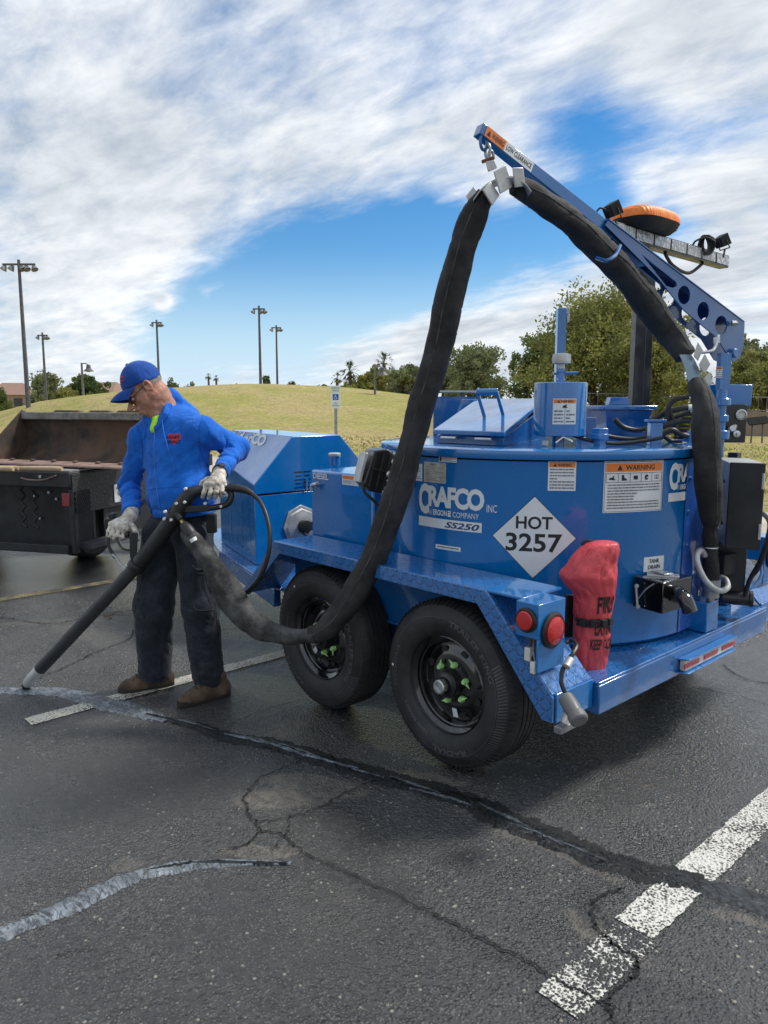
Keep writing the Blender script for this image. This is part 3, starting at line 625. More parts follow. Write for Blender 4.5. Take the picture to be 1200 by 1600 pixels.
# ------------------------------------------------------------------ trailer materials
def paint(name, c, rough=.22, dirt=.35):
    m = Mat(name, c, rough, coat=1.0); m.p.inputs['Coat Roughness'].default_value = .07; m.p.inputs['Coat IOR'].default_value = 1.55
    streak = m.noise(9, 6, .65, vec=m.map((1, 1, .12))); f = m.mr(streak, .50, .75)
    m.col(m.mix(m.math('MULTIPLY', f, dirt), c, tuple(x*.8+.035 for x in c)))
    m.rgh(m.mr(m.noise(7, 6, .65), .3, .7, rough*.7, rough*1.8)); m.bump(m.noise(5, 3), .12, .02); m.bump(m.noise(420, 2), .08, .0006); return m.m
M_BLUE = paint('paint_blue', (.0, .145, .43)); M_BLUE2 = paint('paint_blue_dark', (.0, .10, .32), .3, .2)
def diamond(name, c, plane='XY', ang=0):
    m = Mat(name, c, .3, coat=1.0); m.p.inputs['Coat Roughness'].default_value = .10; m.p.inputs['Coat IOR'].default_value = 1.7
    v = m.map((34, 34, 34), (0, 0, 0)); sp = m.n('ShaderNodeSeparateXYZ'); m.l(v, sp.inputs[0])
    u, w_ = (sp.outputs[0], sp.outputs[1]) if plane == 'XY' else (sp.outputs[0], sp.outputs[2])
    fu = m.math('SUBTRACT', m.math('FRACT', u), .5); fv = m.math('SUBTRACT', m.math('FRACT', w_), .5)
    par = m.math('PINGPONG', m.math('ADD', m.math('FLOOR', u), m.math('FLOOR', w_)), 1.0); sg = m.math('SUBTRACT', m.math('MULTIPLY', par, 2.0), 1.0)
    sv = m.math('MULTIPLY', sg, fv); a = m.math('MULTIPLY', m.math('ADD', fu, sv), .707); b_ = m.math('MULTIPLY', m.math('SUBTRACT', fu, sv), .707)
    e = m.math('ADD', m.math('POWER', m.math('ABSOLUTE', m.math('DIVIDE', a, .50)), 2.0), m.math('POWER', m.math('ABSOLUTE', m.math('DIVIDE', b_, .13)), 2.0))
    m.col(m.mix(m.mr(m.noise(60, 6, .75), .45, .7), c, tuple(x*.9+.05 for x in c)))
    m.rgh(m.mr(m.noise(22, 6, .7), .35, .65, .12, .55))
    m.bump(m.mr(e, 1.3, .3), 1.0, .014); m.bump(m.mr(m.vor(95), .42, .1), .35, .003); return m.m
M_TREAD = diamond('tread_plate_blue', (.0, .125, .40)); M_TREADV = diamond('tread_plate_blue_upright', (.0, .125, .40), 'XZ')
M_BLACK = simple('paint_black', (.012,.012,.013), .35, coat=.3); M_BLACKM = simple('black_matt', (.016,.017,.018), .7, bump=.3, bscale=200)
M_GLOSSB = simple('rim_gloss_black', (.006,.006,.007), .12, coat=.8)
M_STEEL = simple('stainless', (.55,.56,.56), .3, metal=.9, var=.12, nscale=10); M_ALU = simple('aluminium_plate', (.52,.52,.50), .45, metal=.55, var=.15, nscale=12, bump=.2, bscale=40)
M_CHROME = simple('chrome', (.7,.7,.7), .1, metal=1, var=.05)
M_DW = simple('decal_white', (.70,.72,.72), .35, var=.05); M_DK = simple('decal_black', (.012,.012,.012), .4); M_DO = simple('decal_orange', (.75,.20,.03), .4, var=.06)
M_DG = simple('decal_grey_text', (.16,.16,.17), .5); M_DN = simple('decal_navy', (.005,.03,.15), .4); M_SILV = simple('data_plate', (.50,.48,.42), .35, metal=.3, var=.2, nscale=30)
def lens(name, c):
    m = Mat(name, c, .15, coat=.8); m.bump(m.vor(260), .7, .0015); return m.m
M_RED = lens('lens_red', (.50,.004,.006)); M_ORANGE = Mat('lens_orange', (.80,.19,.012), .42); _w = M_ORANGE.n('ShaderNodeTexWave', wave_type='BANDS', bands_direction='Y'); M_ORANGE.l(M_ORANGE.tc, _w.inputs[0]); _w.inputs['Scale'].default_value = 18; M_ORANGE.bump(_w.outputs[0], .5, .004); M_ORANGE.col(M_ORANGE.mix(M_ORANGE.mr(M_ORANGE.noise(20,5,.7),.35,.65), (.78,.16,.01), (.90,.26,.03))); M_ORANGE = M_ORANGE.m; M_REFW = simple('reflector_white', (.75,.73,.68), .25)
M_TIRE = Mat('tyre_rubber', (.03,.03,.031), .6); M_TIRE.col(M_TIRE.mix(M_TIRE.mr(M_TIRE.noise(6, 6, .7), .35, .7), (.014,.014,.015), (.036,.036,.036))); M_TIRE.bump(M_TIRE.noise(90, 4), .15, .002); M_TIRE = M_TIRE.m
M_TXTB = simple('rubber_raised', (.085,.085,.087), .5); M_LIME = simple('indicator_lime', (.42,.72,.26), .45, var=.05)
M_CABLE = simple('cable_black', (.014,.014,.015), .45)
WHT, BLK, ORG, GRY, NVY = 0, 1, 2, 3, 4; DM = [M_DW, M_DK, M_DO, M_DG, M_DN, M_RED, M_SILV]
def plmap(o_, ux, vy, nn): return lambda u, v, off: o_+ux*u+vy*v+nn*(off+.001)
class Decal:
    def __init__(s, mp): s.b = MB(); s.mp = mp; s.lay = 0
    def rect(s, u0, v0, u1, v1, m, off=None, r=0):
        n = max(1, int(abs(u1-u0)/.02)); s.b.cur = m; s.lay += 1; o = .0012+.0005*(off if off is not None else 0)
        s.b.grid(lambda a, c: s.mp(u0+(u1-u0)*a, v0+(v1-v0)*c, o), n, 1); return s
    def poly(s, pts, m, off=0, sub=0):
        s.b.cur = m; s.b.add([s.mp(u, v, .0012+.0005*off) for u, v in pts], [tuple(range(len(pts)))]); return s
    def text(s, t, u0, v0, u1, v1, m, bold=0, shear=0, off=2, spacing=1):
        vs, fs = fit_text(t, u0, v0, u1, v1, bold, shear, spacing); s.b.cur = m; s.b.add([s.mp(u, v, .0012+.0005*off) for u, v in vs], fs); return s
    def lines(s, u0, v0, u1, v1, n, m=GRY, seed=1, off=2, th=.42):
        rng = random.Random(seed); dv = (v1-v0)/n
        for i in range(n):
            u = u0; end = u1 if rng.random() < .75 else u0+(u1-u0)*rng.uniform(.3, .8)
            while u < end-.002:
                l = min(rng.uniform(.006, .022), end-u); s.rect(u, v1-dv*(i+1)+dv*(1-th)/2, u+l, v1-dv*i-dv*(1-th)/2, m, off); u += l+.0025
        return s
    def frame(s, u0, v0, u1, v1, t, m, off=1):
        s.rect(u0, v0, u1, v0+t, m, off); s.rect(u0, v1-t, u1, v1, m, off); s.rect(u0, v0+t, u0+t, v1-t, m, off); s.rect(u1-t, v0+t, u1, v1-t, m, off); return s
    def build(s, name, parent): return s.b.build(name, DM, parent, smooth=None, recalc=False)
def warning(mp, w_, h, hdr, seed, icons=0, title='WARNING', split=False):
    d = Decal(mp); d.rect(-w_/2, -h/2, w_/2, h/2, WHT, 0); e = w_*.03
    d.rect(-w_/2+e, h/2-e-hdr, w_/2-e, h/2-e, ORG, 1)
    d.text(title, -w_*.17, h/2-e-hdr*.82, w_*.33, h/2-e-hdr*.22, BLK, .02, off=2)
    tx = -w_*.26; ty = h/2-e-hdr*.82; q = hdr*.34
    d.poly([(tx-q, ty), (tx+q, ty), (tx, ty+hdr*.66)], BLK, 2)
    top = h/2-e-hdr-e*.6
    if icons:
        ih = (w_-2*e)/icons*.72
        d.frame(-w_/2+e, top-ih, w_/2-e, top, .0018, BLK, 2); cw = (w_-2*e)/icons
        for i in range(icons):
            cx = -w_/2+e+cw*(i+.5); cy = top-ih/2; r = ih*.3
            if i: d.rect(cx-cw/2-.0009, top-ih, cx-cw/2+.0009, top, BLK, 3)
            if i == 0: d.poly([(cx-r*1.2, cy-r*.6), (cx+r*1.3, cy-r*.8), (cx+r*.6, cy), (cx+r*.8, cy+r), (cx-r*.1, cy+r*.1), (cx-r, cy)], BLK, 3)
            elif i == 1: d.poly([(cx-r, cy+r), (cx-r*.1, cy+r), (cx, cy), (cx+r, cy-r*.4), (cx+r, cy-r), (cx-r, cy-r)], BLK, 3)
            elif i == 2: d.poly([(cx+r*1.2*math.cos(t*.785)*(1 if t % 2 else .7), cy+r*math.sin(t*.785)*(1 if t % 2 else .7)) for t in range(8)], BLK, 3)
            elif i == 3: d.poly([(cx+r*.8*math.cos(t*.524), cy+r*math.sin(t*.524)) for t in range(12)], BLK, 3); d.rect(cx-r*.1, cy-r*.3, cx+r*.8, cy+r*.1, WHT, 4)
            else: d.frame(cx-r, cy-r*.7, cx, cy+r*.7, .0018, BLK, 3); d.frame(cx, cy-r*.7, cx+r, cy+r*.7, .0018, BLK, 3)
        top -= ih+e*.5
    n = max(4, int((top+h/2-e)/.0125))
    if split:
        d.rect(-.0008, -h/2+e, .0008, top-.02, GRY, 2); d.lines(-w_/2+e*2, -h/2+e*1.5, -.006, top-.025, n-2, seed=seed); d.lines(.006, -h/2+e*1.5, w_/2-e*2, top-.025, n-2, seed=seed+1)
        d.poly([(-.012, top-.018), (.012, top-.018), (.004, top-.010), (.01, top-.002), (-.006, top-.008)], BLK, 3)
    else: d.lines(-w_/2+e*2, -h/2+e*1.5, w_/2-e*2, top, n, seed=seed)
    return d
# ------------------------------------------------------------------ trailer: frame
TRX = thing('melter_trailer', 'blue tandem-axle crack sealing melter trailer marked HOT 3257', 'trailer', (-2.5, 3.25, 0))
TC = np.array([-2.36, 3.27]); TR = .812; ZD = .50; ZT = 1.358
def cylhit(px, py, c=TC, r=TR):
    q = ray(px, py); o = CO[:2]-c; A = q[0]**2+q[1]**2; Bq = 2*(o@q[:2]); dd = Bq*Bq-4*A*(o@o-r*r)
    t = (-Bq-math.sqrt(max(dd, 0)))/2/A; p = CO+q*t; return math.atan2(p[1]-c[1], p[0]-c[0]), p[2]
def cylmap(th0, z0, c=TC, r=TR):
    return lambda u, v, off: Vector((c[0]+(r+off)*math.cos(th0+u/r), c[1]+(r+off)*math.sin(th0+u/r), z0+v))
def P(name, b, mat, bevel=.003, parent=None, smooth=35, **kw):
    return b.build(name, mat, parent or TRX, bevel=bevel, smooth=smooth, **kw)
b = MB()
b.prism([(-1.47,2.455),(-1.47,4.05),(-3.56,4.05),(-4.75,3.70),(-5.6,3.4),(-5.6,3.1),(-4.75,2.735),(-3.56,2.40)], (0,0,ZD-.012), (1,0,0), (0,1,0), (0,0,1), .012)
P('deck', b, M_TREAD, .003)
b = MB(); b.box((-1.53,2.455,.37), (-1.468,4.05,ZD-.0125)); b.box((-3.5,2.5,.36), (-1.532,2.57,ZD-.013)); b.box((-3.5,3.95,.36), (-1.532,4.02,ZD-.013))
for s_, y0, y1 in ((1, 2.40, 2.735), (-1, 4.05, 3.70)):
    o_ = Vector((-3.56, y0, .38)); e_ = Vector((-4.75, y1, .38)); d = (e_-o_).normalized(); b.prism([(0,0),((e_-o_).length,0),((e_-o_).length,.106),(0,.106)], o_, d, (0,0,1), Vector((0, s_, 0)), .05)
b.box((-6.6,3.17,.38), (-5.0,3.33,.47)); b.box((-3.49,2.5,.37),(-3.43,4.0,.48)); b.box((-2.45,2.7,.30),(-2.3,3.8,.36)); P('chassis', b, M_BLUE2, .006)
b = MB(); b.rod((-2.05,2.35,.36), (-2.05,4.15,.36), .04); b.rod((-2.92,2.35,.36), (-2.92,4.15,.36), .04); P('axle', b, M_BLACK)
# fenders
def fender(mirror):
    sy = lambda y: y if not mirror else 6.5-y
    yo, yi, zt = 2.20, 2.452, .84
    b = MB(); b.prism([(-3.25,zt),(-1.82,zt),(-1.505,.51),(-1.505,.495),(-1.84,zt-.012),(-3.23,zt-.012),(-3.56,.495),(-3.56,.51)], (0,sy(yo),0), (1,0,0), (0,0,1), (0, sy(yi)-sy(yo), 0), 1)
    f = P('fender', b, M_TREAD, .002)
    b = MB(); b.prism([(-3.25,zt-.003),(-1.82,zt-.003),(-1.50,.50),(-1.50,.405),(-1.545,.405),(-1.862,zt-.062),(-3.20,zt-.062),(-3.51,.50),(-3.58,.50)], (0,sy(yo)-.004,0), (1,0,0), (0,0,1), (0, .012, 0), 1)
    b.build('skirt', M_TREADV, f, bevel=.002)
    b = MB(); b.box((-1.505, min(sy(yo)+.012,sy(yi)), .40), (-1.493, max(sy(yo)+.012,sy(yi)), .512)); b.build('end_plate', M_BLUE, f, bevel=.004)
    b = MB(); b.box((-3.4, min(sy(yi)-.012,sy(yi)), .5), (-1.75, max(sy(yi)-.012,sy(yi)), zt-.013)); b.build('inner_wall', M_BLUE2, f)
    return f
fender(False); fender(True)
# light box, near side
def lightbox(mirror):
    sy = lambda y: y if not mirror else 6.5-y
    b = MB(); ya, yb = sorted((sy(2.160), sy(2.325))); b.box((-1.645,ya,.712), (-1.545,yb,.842)); b.box((-1.553,ya,.588), (-1.545,yb,.7115)); yc, yd = sorted((sy(2.203), sy(2.45))); b.box((-1.84,yc,.830), (-1.6455,yd,.8415))
    lb = P('light_box', b, M_BLUE, .003)
    def lamp(name, c, ax, r, sq=1):
        q = Vector(ax); b = MB(); b.lathe([(r*1.3,0),(r*1.3,.008),(r*1.12,.014),(r*1.0,.012)], c, q, 28); g = b.build('lamp_grommet', M_CABLE, lb)
        b = MB(); b.lathe([(r*1.0,.010),(r*1.0,.017),(r*.9,.021),(r*.3,.023)], c, q, 28); b.build('tail_light', M_RED, lb)
    lamp('s', (-1.595,sy(2.160),.778), (0, -1 if not mirror else 1, 0), .035)
    lamp('r', (-1.544,sy(2.243),.735), (1,0,0), .052)
lightbox(False); lightbox(True)
b = MB()
for i, dx in enumerate((0, .018)): b.tube(smooth_path([(-1.605+dx,2.20,.712),(-1.60+dx,2.195,.68),(-1.595+dx*1.4,2.185,.65),(-1.58+dx,2.19,.60)], 6), .006, 6)
P('light_wiring', b, M_CABLE, 0)
b = MB(); b.cbox((-1.60,2.18,.645), (.026,.018,.05)); b.cbox((-1.575,2.18,.60), (.022,.018,.045)); P('wire_connector', b, M_REFW, .003)
# reflector bracket on the bumper
y0 = onplane(1057,1045,0,-1.468).y; y1 = onplane(1138,1012,0,-1.468).y; zc = (onplane(1057,1043,0,-1.44).z+onplane(1138,1012,0,-1.44).z)/2
b = MB(); b.prism([(y0,0),(y1,0),(y1-.02,.045),(y0+.02,.045)], (-1.467,0,zc+.028), (0,1,0), (1,0,0), (0,0,1), .006); b.prism([(y0,0),(y1,0),(y1-.02,.045),(y0+.02,.045)], (-1.467,0,zc-.034), (0,1,0), (1,0,0), (0,0,1), .006)
rb = P('reflector_bracket', b, M_BLUE, .002)
b = MB(); b.box((-1.466,y0+.02,zc-.026), (-1.438,y1-.02,zc+.026)); b.build('marker_light', M_REFW, rb, bevel=.006)
b = MB()
for t in (.12,.5,.88): yy = y0+.02+(y1-y0-.04)*t; b.box((-1.439,yy-.04*(y1-y0)/.3,zc-.011), (-1.4345,yy+.04*(y1-y0)/.3,zc+.011))
b.build('red_lens', M_RED, rb, bevel=.002)
# ------------------------------------------------------------------ melter tank
b = MB(); b.lathe([(TR-.02,ZD+.003),(TR,ZD+.02),(TR,ZT-.055),(TR+.002,ZT-.05)], (TC[0],TC[1],0), (0,0,1), 128, caps=False); tank = P('tank', b, M_BLUE, 0, smooth=40)
b = MB(); b.lathe([(TR-.01,ZT-.045),(TR+.016,ZT-.042),(TR+.022,ZT-.028),(TR+.018,ZT-.006),(TR,ZT),(TR-.05,ZT+.002),(.01,ZT+.004)], (TC[0],TC[1],0), (0,0,1), 128, caps=False); b.build('tank_rim', M_BLUE, tank, smooth=50)
# flat riveted wrapper strip towards the rear
th1 = cylhit(1068, 800)[0]
b = MB(); mpw = cylmap(th1, 0)
b.grid(lambda u, v: mpw(.004+u*.40, ZD+.02+v*(ZT-.085-ZD), .004), 16, 1); b.build('wrapper_panel', paint('paint_blue_worn', (.02,.10,.42), .18, .8), tank, smooth=60, recalc=False)
for v in np.linspace(.62, 1.22, 5):
    for u in (.035,): 
        b = MB(); p = mpw(u, v, .004); b.lathe([(.008,0),(.008,.004),(.004,.007)], p, p-Vector((TC[0],TC[1],p.z)), 8); b.build('rivet', M_BLUE2, tank)
def on_tank(name, px0, py0, px1, py1, fn):
    (ta, za), (tb_, zb) = cylhit(px0, py0), cylhit(px1, py1); w_ = abs(tb_-ta)*TR; h = abs(za-zb)
    d = fn(cylmap((ta+tb_)/2, (za+zb)/2), w_, h); return d.build(name, tank)
on_tank('warning_decal', 944.5, 721, 1032.5, 797, lambda m, w_, h: warning(m, w_, h, .036, 5, 5).frame(-w_/2+.004, -h/2+.004, w_/2-.004, h/2-.004, .0015, BLK, 2))
on_tank('warning_decal', 857, 721, 899, 767, lambda m, w_, h: warning(m, w_, h, .021, 8))
on_tank('data_plate', 663, 721, 697, 756, lambda m, w_, h: Decal(m).rect(-w_/2,-h/2,w_/2,h/2,6,0).text('CRAFCO', -w_*.2, h*.36, w_*.1, h*.44, BLK, .02).lines(-w_*.42,-h*.42,w_*.42,h*.32,9,seed=3,th=.25))
on_tank('warning_decal', 686, 711, 714, 723, lambda m, w_, h: Decal(m).rect(-w_/2,-h/2,w_/2,h/2,WHT,0).rect(-w_*.3,h*.15,w_*.48,h*.45,ORG,1).rect(-w_*.46,-h*.4,-w_*.34,h*.4,BLK,1).lines(-w_*.28,-h*.4,w_*.46,h*.1,3,seed=4))
on_tank('instruction_decal', 634, 722, 660, 752, lambda m, w_, h: Decal(m).rect(-w_/2,-h/2,w_/2,h/2,WHT,0).lines(-w_*.42,-h*.42,w_*.42,h*.42,8,seed=6,th=.3))
on_tank('serial_decal', 681, 851, 720, 861, lambda m, w_, h: Decal(m).rect(-w_/2,-h/2-.004,w_/2,h/2+.004,WHT,0).lines(-w_*.42,-h*.12,w_*.42,h*.28,1,BLK,seed=9,th=.9))
def hot(m, w_, h):
    s_ = .178; d = Decal(m)
    def dia(s1, mt, off):
        d.b.cur = mt; n = 8
        for i in range(-n, n):
            for q in (1,):
                u0, u1 = s1*i/n, s1*(i+1)/n; a0, a1 = s1-abs(u0), s1-abs(u1)
                d.b.add([d.mp(u0,-a0,.0012+.0005*off), d.mp(u1,-a1,.0012+.0005*off), d.mp(u1,a1,.0012+.0005*off), d.mp(u0,a0,.0012+.0005*off)], [(0,1,2,3)])
    dia(s_, BLK, 0); dia(s_-.0035, WHT, 1)
    d.text('HOT', -.076, .036, .076, .091, BLK, .022, off=3); d.text('3257', -.118, -.062, .118, .018, BLK, .022, off=3); return d
ta, za = cylhit(834, 840); hot(cylmap(ta, za), 0, 0).build('placard', tank)
def logo(m, w_, h, part=1):
    """w_: width of the white bar; origin at the bar's top left"""
    d = Decal(m)
    d.text('C', 0, .05*w_, .20*w_, .45*w_, WHT, .05); d.text('RAFCO', .185*w_, .155*w_, 1.03*w_, .43*w_, WHT, .045, spacing=.86)
    d.text('INC', 1.06*w_, .15*w_, 1.19*w_, .245*w_, WHT, .005)
    d.text('AN', .17*w_, .05*w_, .24*w_, .12*w_, WHT, .0); d.text('ERGON', .27*w_, .05*w_, .50*w_, .125*w_, WHT, .03); d.rect(.515*w_, .05*w_, .56*w_, .125*w_, WHT, 2); d.rect(.53*w_,.078*w_,.56*w_,.086*w_, NVY, 3); d.rect(.515*w_,.10*w_,.545*w_,.108*w_, NVY, 3); d.text('COMPANY', .59*w_, .05*w_, .96*w_, .12*w_, WHT, .0)
    d.rect(0, -.115*w_, w_, .01*w_, WHT, 1); d.text('SS250', .47*w_, -.095*w_, .97*w_, -.015*w_, NVY, .025, shear=.3, off=3); return d
(ta, za), (tb_, zb) = cylhit(655, 806), cylhit(753, 819); logo(cylmap(ta, (za+zb)/2+.0), (tb_-ta)*TR, 0).build('maker_logo', tank)
ta, za = cylhit(1044, 772); logo(cylmap(ta, za), .30, 0).build('maker_logo', tank)
on_tank('drain_label', 1006, 871, 1036, 890, lambda m, w_, h: Decal(m).rect(-w_/2,-h/2,w_/2,h/2,WHT,0).text('TANK', -w_*.26, .06*h, w_*.26, h*.34, BLK, .03).text('DRAIN', -w_*.30, -h*.34, w_*.30, -h*.06, BLK, .03))
# hopper with sloping lid on the tank top
def Wz(px, py, k): return PW(px, py, k)
F0, F1 = Wz(676,671,3.62), Wz(789,681,3.32); F1.z = F0.z = 1.425
B0 = PW(745,620,4.35); B1 = PW(850,621,3.98); B1.z = B0.z = 1.575; Bv = (B0-F0); Bv.z = 0; Bv = Bv/1.55
b = MB(); t_ = Vector((0,0,.022)); b.hexa([F0-t_, F1-t_, B1-t_, B0-t_, F0, F1, B1, B0]); 
b.hexa([B0-t_+Bv*.003, B1-t_+Bv*.003, B1+Bv*.5-t_, B0+Bv*.5-t_, B0+Bv*.003, B1+Bv*.003, B1+Bv*.5, B0+Bv*.5]); lid = P('hopper_lid', b, M_BLUE, .005)
ins = (F1-F0).normalized()*.015; inn = Bv*.06
zb_ = ZT+.003; g = lambda p, z=None: Vector((p.x, p.y, zb_ if z is None else z))
b = MB(); q0, q1, q2, q3 = F0+ins+inn, F1-ins+inn, B1+Bv*.4-ins, B0+Bv*.4+ins
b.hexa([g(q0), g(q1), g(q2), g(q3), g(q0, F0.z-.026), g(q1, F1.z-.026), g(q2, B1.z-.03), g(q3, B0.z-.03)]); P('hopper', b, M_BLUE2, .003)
for t in (.14, .62):
    b = MB(); c = F0.lerp(F1, t); d = (F1-F0).normalized(); b.rod(c+Vector((0,0,-.035))-Bv*.02, c+d*.09+Vector((0,0,-.035))-Bv*.02, .007, n=10); b.build('hinge', M_STEEL, lid)
hp = [Wz(757,651,3.75), Wz(746,613,3.72), Wz(776,612,3.70), Wz(786,648,3.72)]
b = MB(); b.tube([hp[0], hp[1]], .014, 4, flat=(1,.6)); b.tube([hp[3], hp[2]], .014, 4, flat=(1,.6)); b.rod(hp[1]+Vector((0,0,.0))-(hp[2]-hp[1])*.05, hp[2]+(hp[2]-hp[1])*.05, .017, n=14); b.build('handle', M_BLUE, lid, bevel=.002)
# second (far) hopper
b = MB(); T = Matrix.Translation(PW(955,668,4.35)) @ Matrix.Rotation(AZ-R(90)+.1, 4, 'Z')
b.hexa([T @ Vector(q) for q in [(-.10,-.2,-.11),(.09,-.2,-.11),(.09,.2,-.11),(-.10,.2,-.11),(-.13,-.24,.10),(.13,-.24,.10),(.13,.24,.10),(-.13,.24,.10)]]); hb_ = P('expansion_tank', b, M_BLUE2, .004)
b = MB(); b.box((-.15,-.26,.103), (.15,.26,.125), T); l2 = b.build('lid', M_BLUE, hb_, bevel=.005); b = MB(); b.prism([(-.06,0),(.06,0),(.05,.045),(-.05,.045)], T @ Vector((0,-.1,.126)), T.to_3x3() @ Vector((1,0,0)), (0,0,1), T.to_3x3() @ Vector((0,1,0)), .06); b.build('handle', M_BLUE, l2, bevel=.004)
# vent canister
kc = 3.45; cz0 = PW(875,682,kc-.1).z; cz1 = PW(875,597,kc-.1).z; cc = PW(875,640,kc); rc = 40.5/1192*kc; CC = np.array([cc.x, cc.y])
b = MB(); b.lathe([(.02,cz0),(rc-.004,cz0),(rc,cz0+.003),(rc,cz1-.003),(rc-.004,cz1),(.02,cz1+.003)], (cc.x,cc.y,0), (0,0,1), 64); can = P('overflow_canister', b, M_BLUE, 0, smooth=40)
b = MB(); b.rod((cc.x,cc.y,ZT), (cc.x,cc.y,cz0), .028); b.build('stem', M_BLUE2, can)
tc_, zc_ = cylhit(882.5, 643, CC, rc); cm = cylmap(tc_, zc_, CC, rc); warning(cm, .103, .112, .017, 21, split=True).build('warning_decal', can)
b = MB(); q = Vector((cc.x,cc.y,cz1)); o_ = Vector((-.004,0,0)); b.lathe([(.024,0),(.024,.015),(.015,.02),(.015,.045),(.02,.047),(.02,.06)], q, (0,0,1), 6); b.rod(q+V(RT)*-.035+Vector((0,0,.04)), q+V(RT)*.075+Vector((0,0,.045)), .006, n=8); b.build('valve', M_BLUE, can)
b = MB(); b.lathe([(.016,.062),(.016,.08),(.040,.085),(.042,.10),(.040,.125),(.02,.13)], q, (0,0,1), 28); b.build('breather_cap', M_ALU, can, smooth=40)
def post(name, mat, px, y0, y1, k, w_, d, parent=None, bevel=.003):
    p = PW(px, y0, k); z1 = PW(px, y1, k).z; b = MB(); b.cbox((p.x,p.y,(p.z+z1)/2), (w_,d,abs(z1-p.z)), rz=AZ-R(90)); return P(name, b, mat, bevel, parent)
ch = post('channel_post', M_BLUE, 870.5, 690, 482, 3.85, .042, .05)
b = MB(); T = Matrix.Translation(PW(882,491,3.85)) @ Matrix.Rotation(AZ-R(90), 4, 'Z'); b.box((-.022,-.02,-.0),(.022,.02,.03), T); b.box((.008,-.02,-.04),(.022,.02,-.002), T); b.build('latch', M_ALU, ch, bevel=.002)
post('junction_box', M_BLUE2, 915, 692, 652, 3.8, .075, .1)
b = MB(); p = PW(937,694,3.4); b.lathe([(.030,0),(.030,.03),(.043,.032),(.043,.055),(.040,.057),(.040,.08),(.03,.082)], (p.x,p.y,ZT), (0,0,1), 6); P('filler_nut', b, M_BLUE, .002)
b = MB(); p = PW(1022,694,3.5); b.lathe([(.038,ZT),(.038,ZT+.10),(.034,ZT+.105)], (p.x,p.y,0), (0,0,1), 4); b.cbox((p.x,p.y,ZT+.112), (.085,.06,.012), rz=AZ-R(90)); P('boom_rest', b, M_BLUE, .003)
# blue control cabinet with shade on the far front side
kk = 5.1; p = PW(690,670,kk)
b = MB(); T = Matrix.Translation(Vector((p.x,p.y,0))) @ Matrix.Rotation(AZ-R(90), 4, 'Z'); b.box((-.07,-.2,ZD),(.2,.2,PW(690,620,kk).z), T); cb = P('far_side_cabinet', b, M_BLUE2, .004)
b = MB(); z_ = PW(690,613,kk-.2).z; b.box((-.2,-.22,z_), (.25,.25,z_+.012), T); b.box((.12,0,z_-.08), (.15,.03,z_-.002), T); b.build('shade_plate', M_ALU, cb)
p = PW(735,632,4.3); b = MB(); T = Matrix.Translation(p) @ Matrix.Rotation(AZ-R(90), 4, 'Z'); b.prism([(-.09,-.12),(.09,-.12),(.09,.03),(-.04,.03)], T @ Vector((0,0,0)), T.to_3x3() @ Vector((1,0,0)), (0,0,1), T.to_3x3() @ Vector((0,1,0)), .12); P('gauge_housing', b, M_BLUE, .004)
# ------------------------------------------------------------------ engine hood
HX = -4.13
def hq(x, ins): # tapered section: near y at x
    t = (HX-x); return 2.65+t*.30, 3.66-t*.30
x1 = -5.02; a0, a1 = hq(HX, 0); c0, c1 = hq(x1, 0)
b = MB(); b.hexa([(HX,a0,ZD+.003),(HX,a1,ZD+.003),(x1,c1,ZD+.003),(x1,c0,ZD+.003),(HX,a0,.955),(HX,a1,.955),(x1,c1,.955),(x1,c0,.955)]); hood = P('engine_cover', b, M_BLUE, .004)
b = MB(); vs = [(HX+.006,a0-.004,.965),(HX+.006,a1+.004,.965),(HX+.006,a1+.004,1.03),(HX+.006,3.36,1.332),(HX+.006,2.95,1.332),(HX+.006,a0-.004,1.03),
                (x1,c0,.965),(x1,c1,.965),(x1,c1,1.14),(x1+.05,3.30,1.35),(x1+.05,3.01,1.35),(x1,c0,1.14)]
b.add(vs, [(0,1,2,3,4,5),(6,11,10,9,8,7),(0,6,7,1),(1,7,8,2),(2,8,9,3),(3,9,10,4),(4,10,11),(4,11,5),(5,11,6,0)]); hl = b.build('cover_lid', M_BLUE, hood, bevel=.006)
b = MB(); 
for j, z in enumerate((.985,1.012,1.036,1.062,1.088)):
    for i, (u0, u1) in enumerate(((.0,.062),(.072,.135))):
        sh = .01*(j % 2); b.box((HX+.0065, 2.965+u0+sh, z), (HX+.0078, 2.965+u1-sh, z+.007))
b.build('louvre', M_BLACK, hl)
b = MB(); b.rod((HX+.008,3.06,.96), (HX+.016,3.06,1.03), .005, n=8); b.cbox((HX+.014,3.06,1.035), (.012,.014,.02)); b.build('latch', M_STEEL, hl)
# seam lines on the side of the hood
for x in (-4.45,-4.72):
    b = MB(); y = hq(x, 0)[0]; b.box((x-.003,y-.003,ZD+.05), (x+.003,y+.004,.95)); b.build('panel_seam', M_BLUE2, hood)
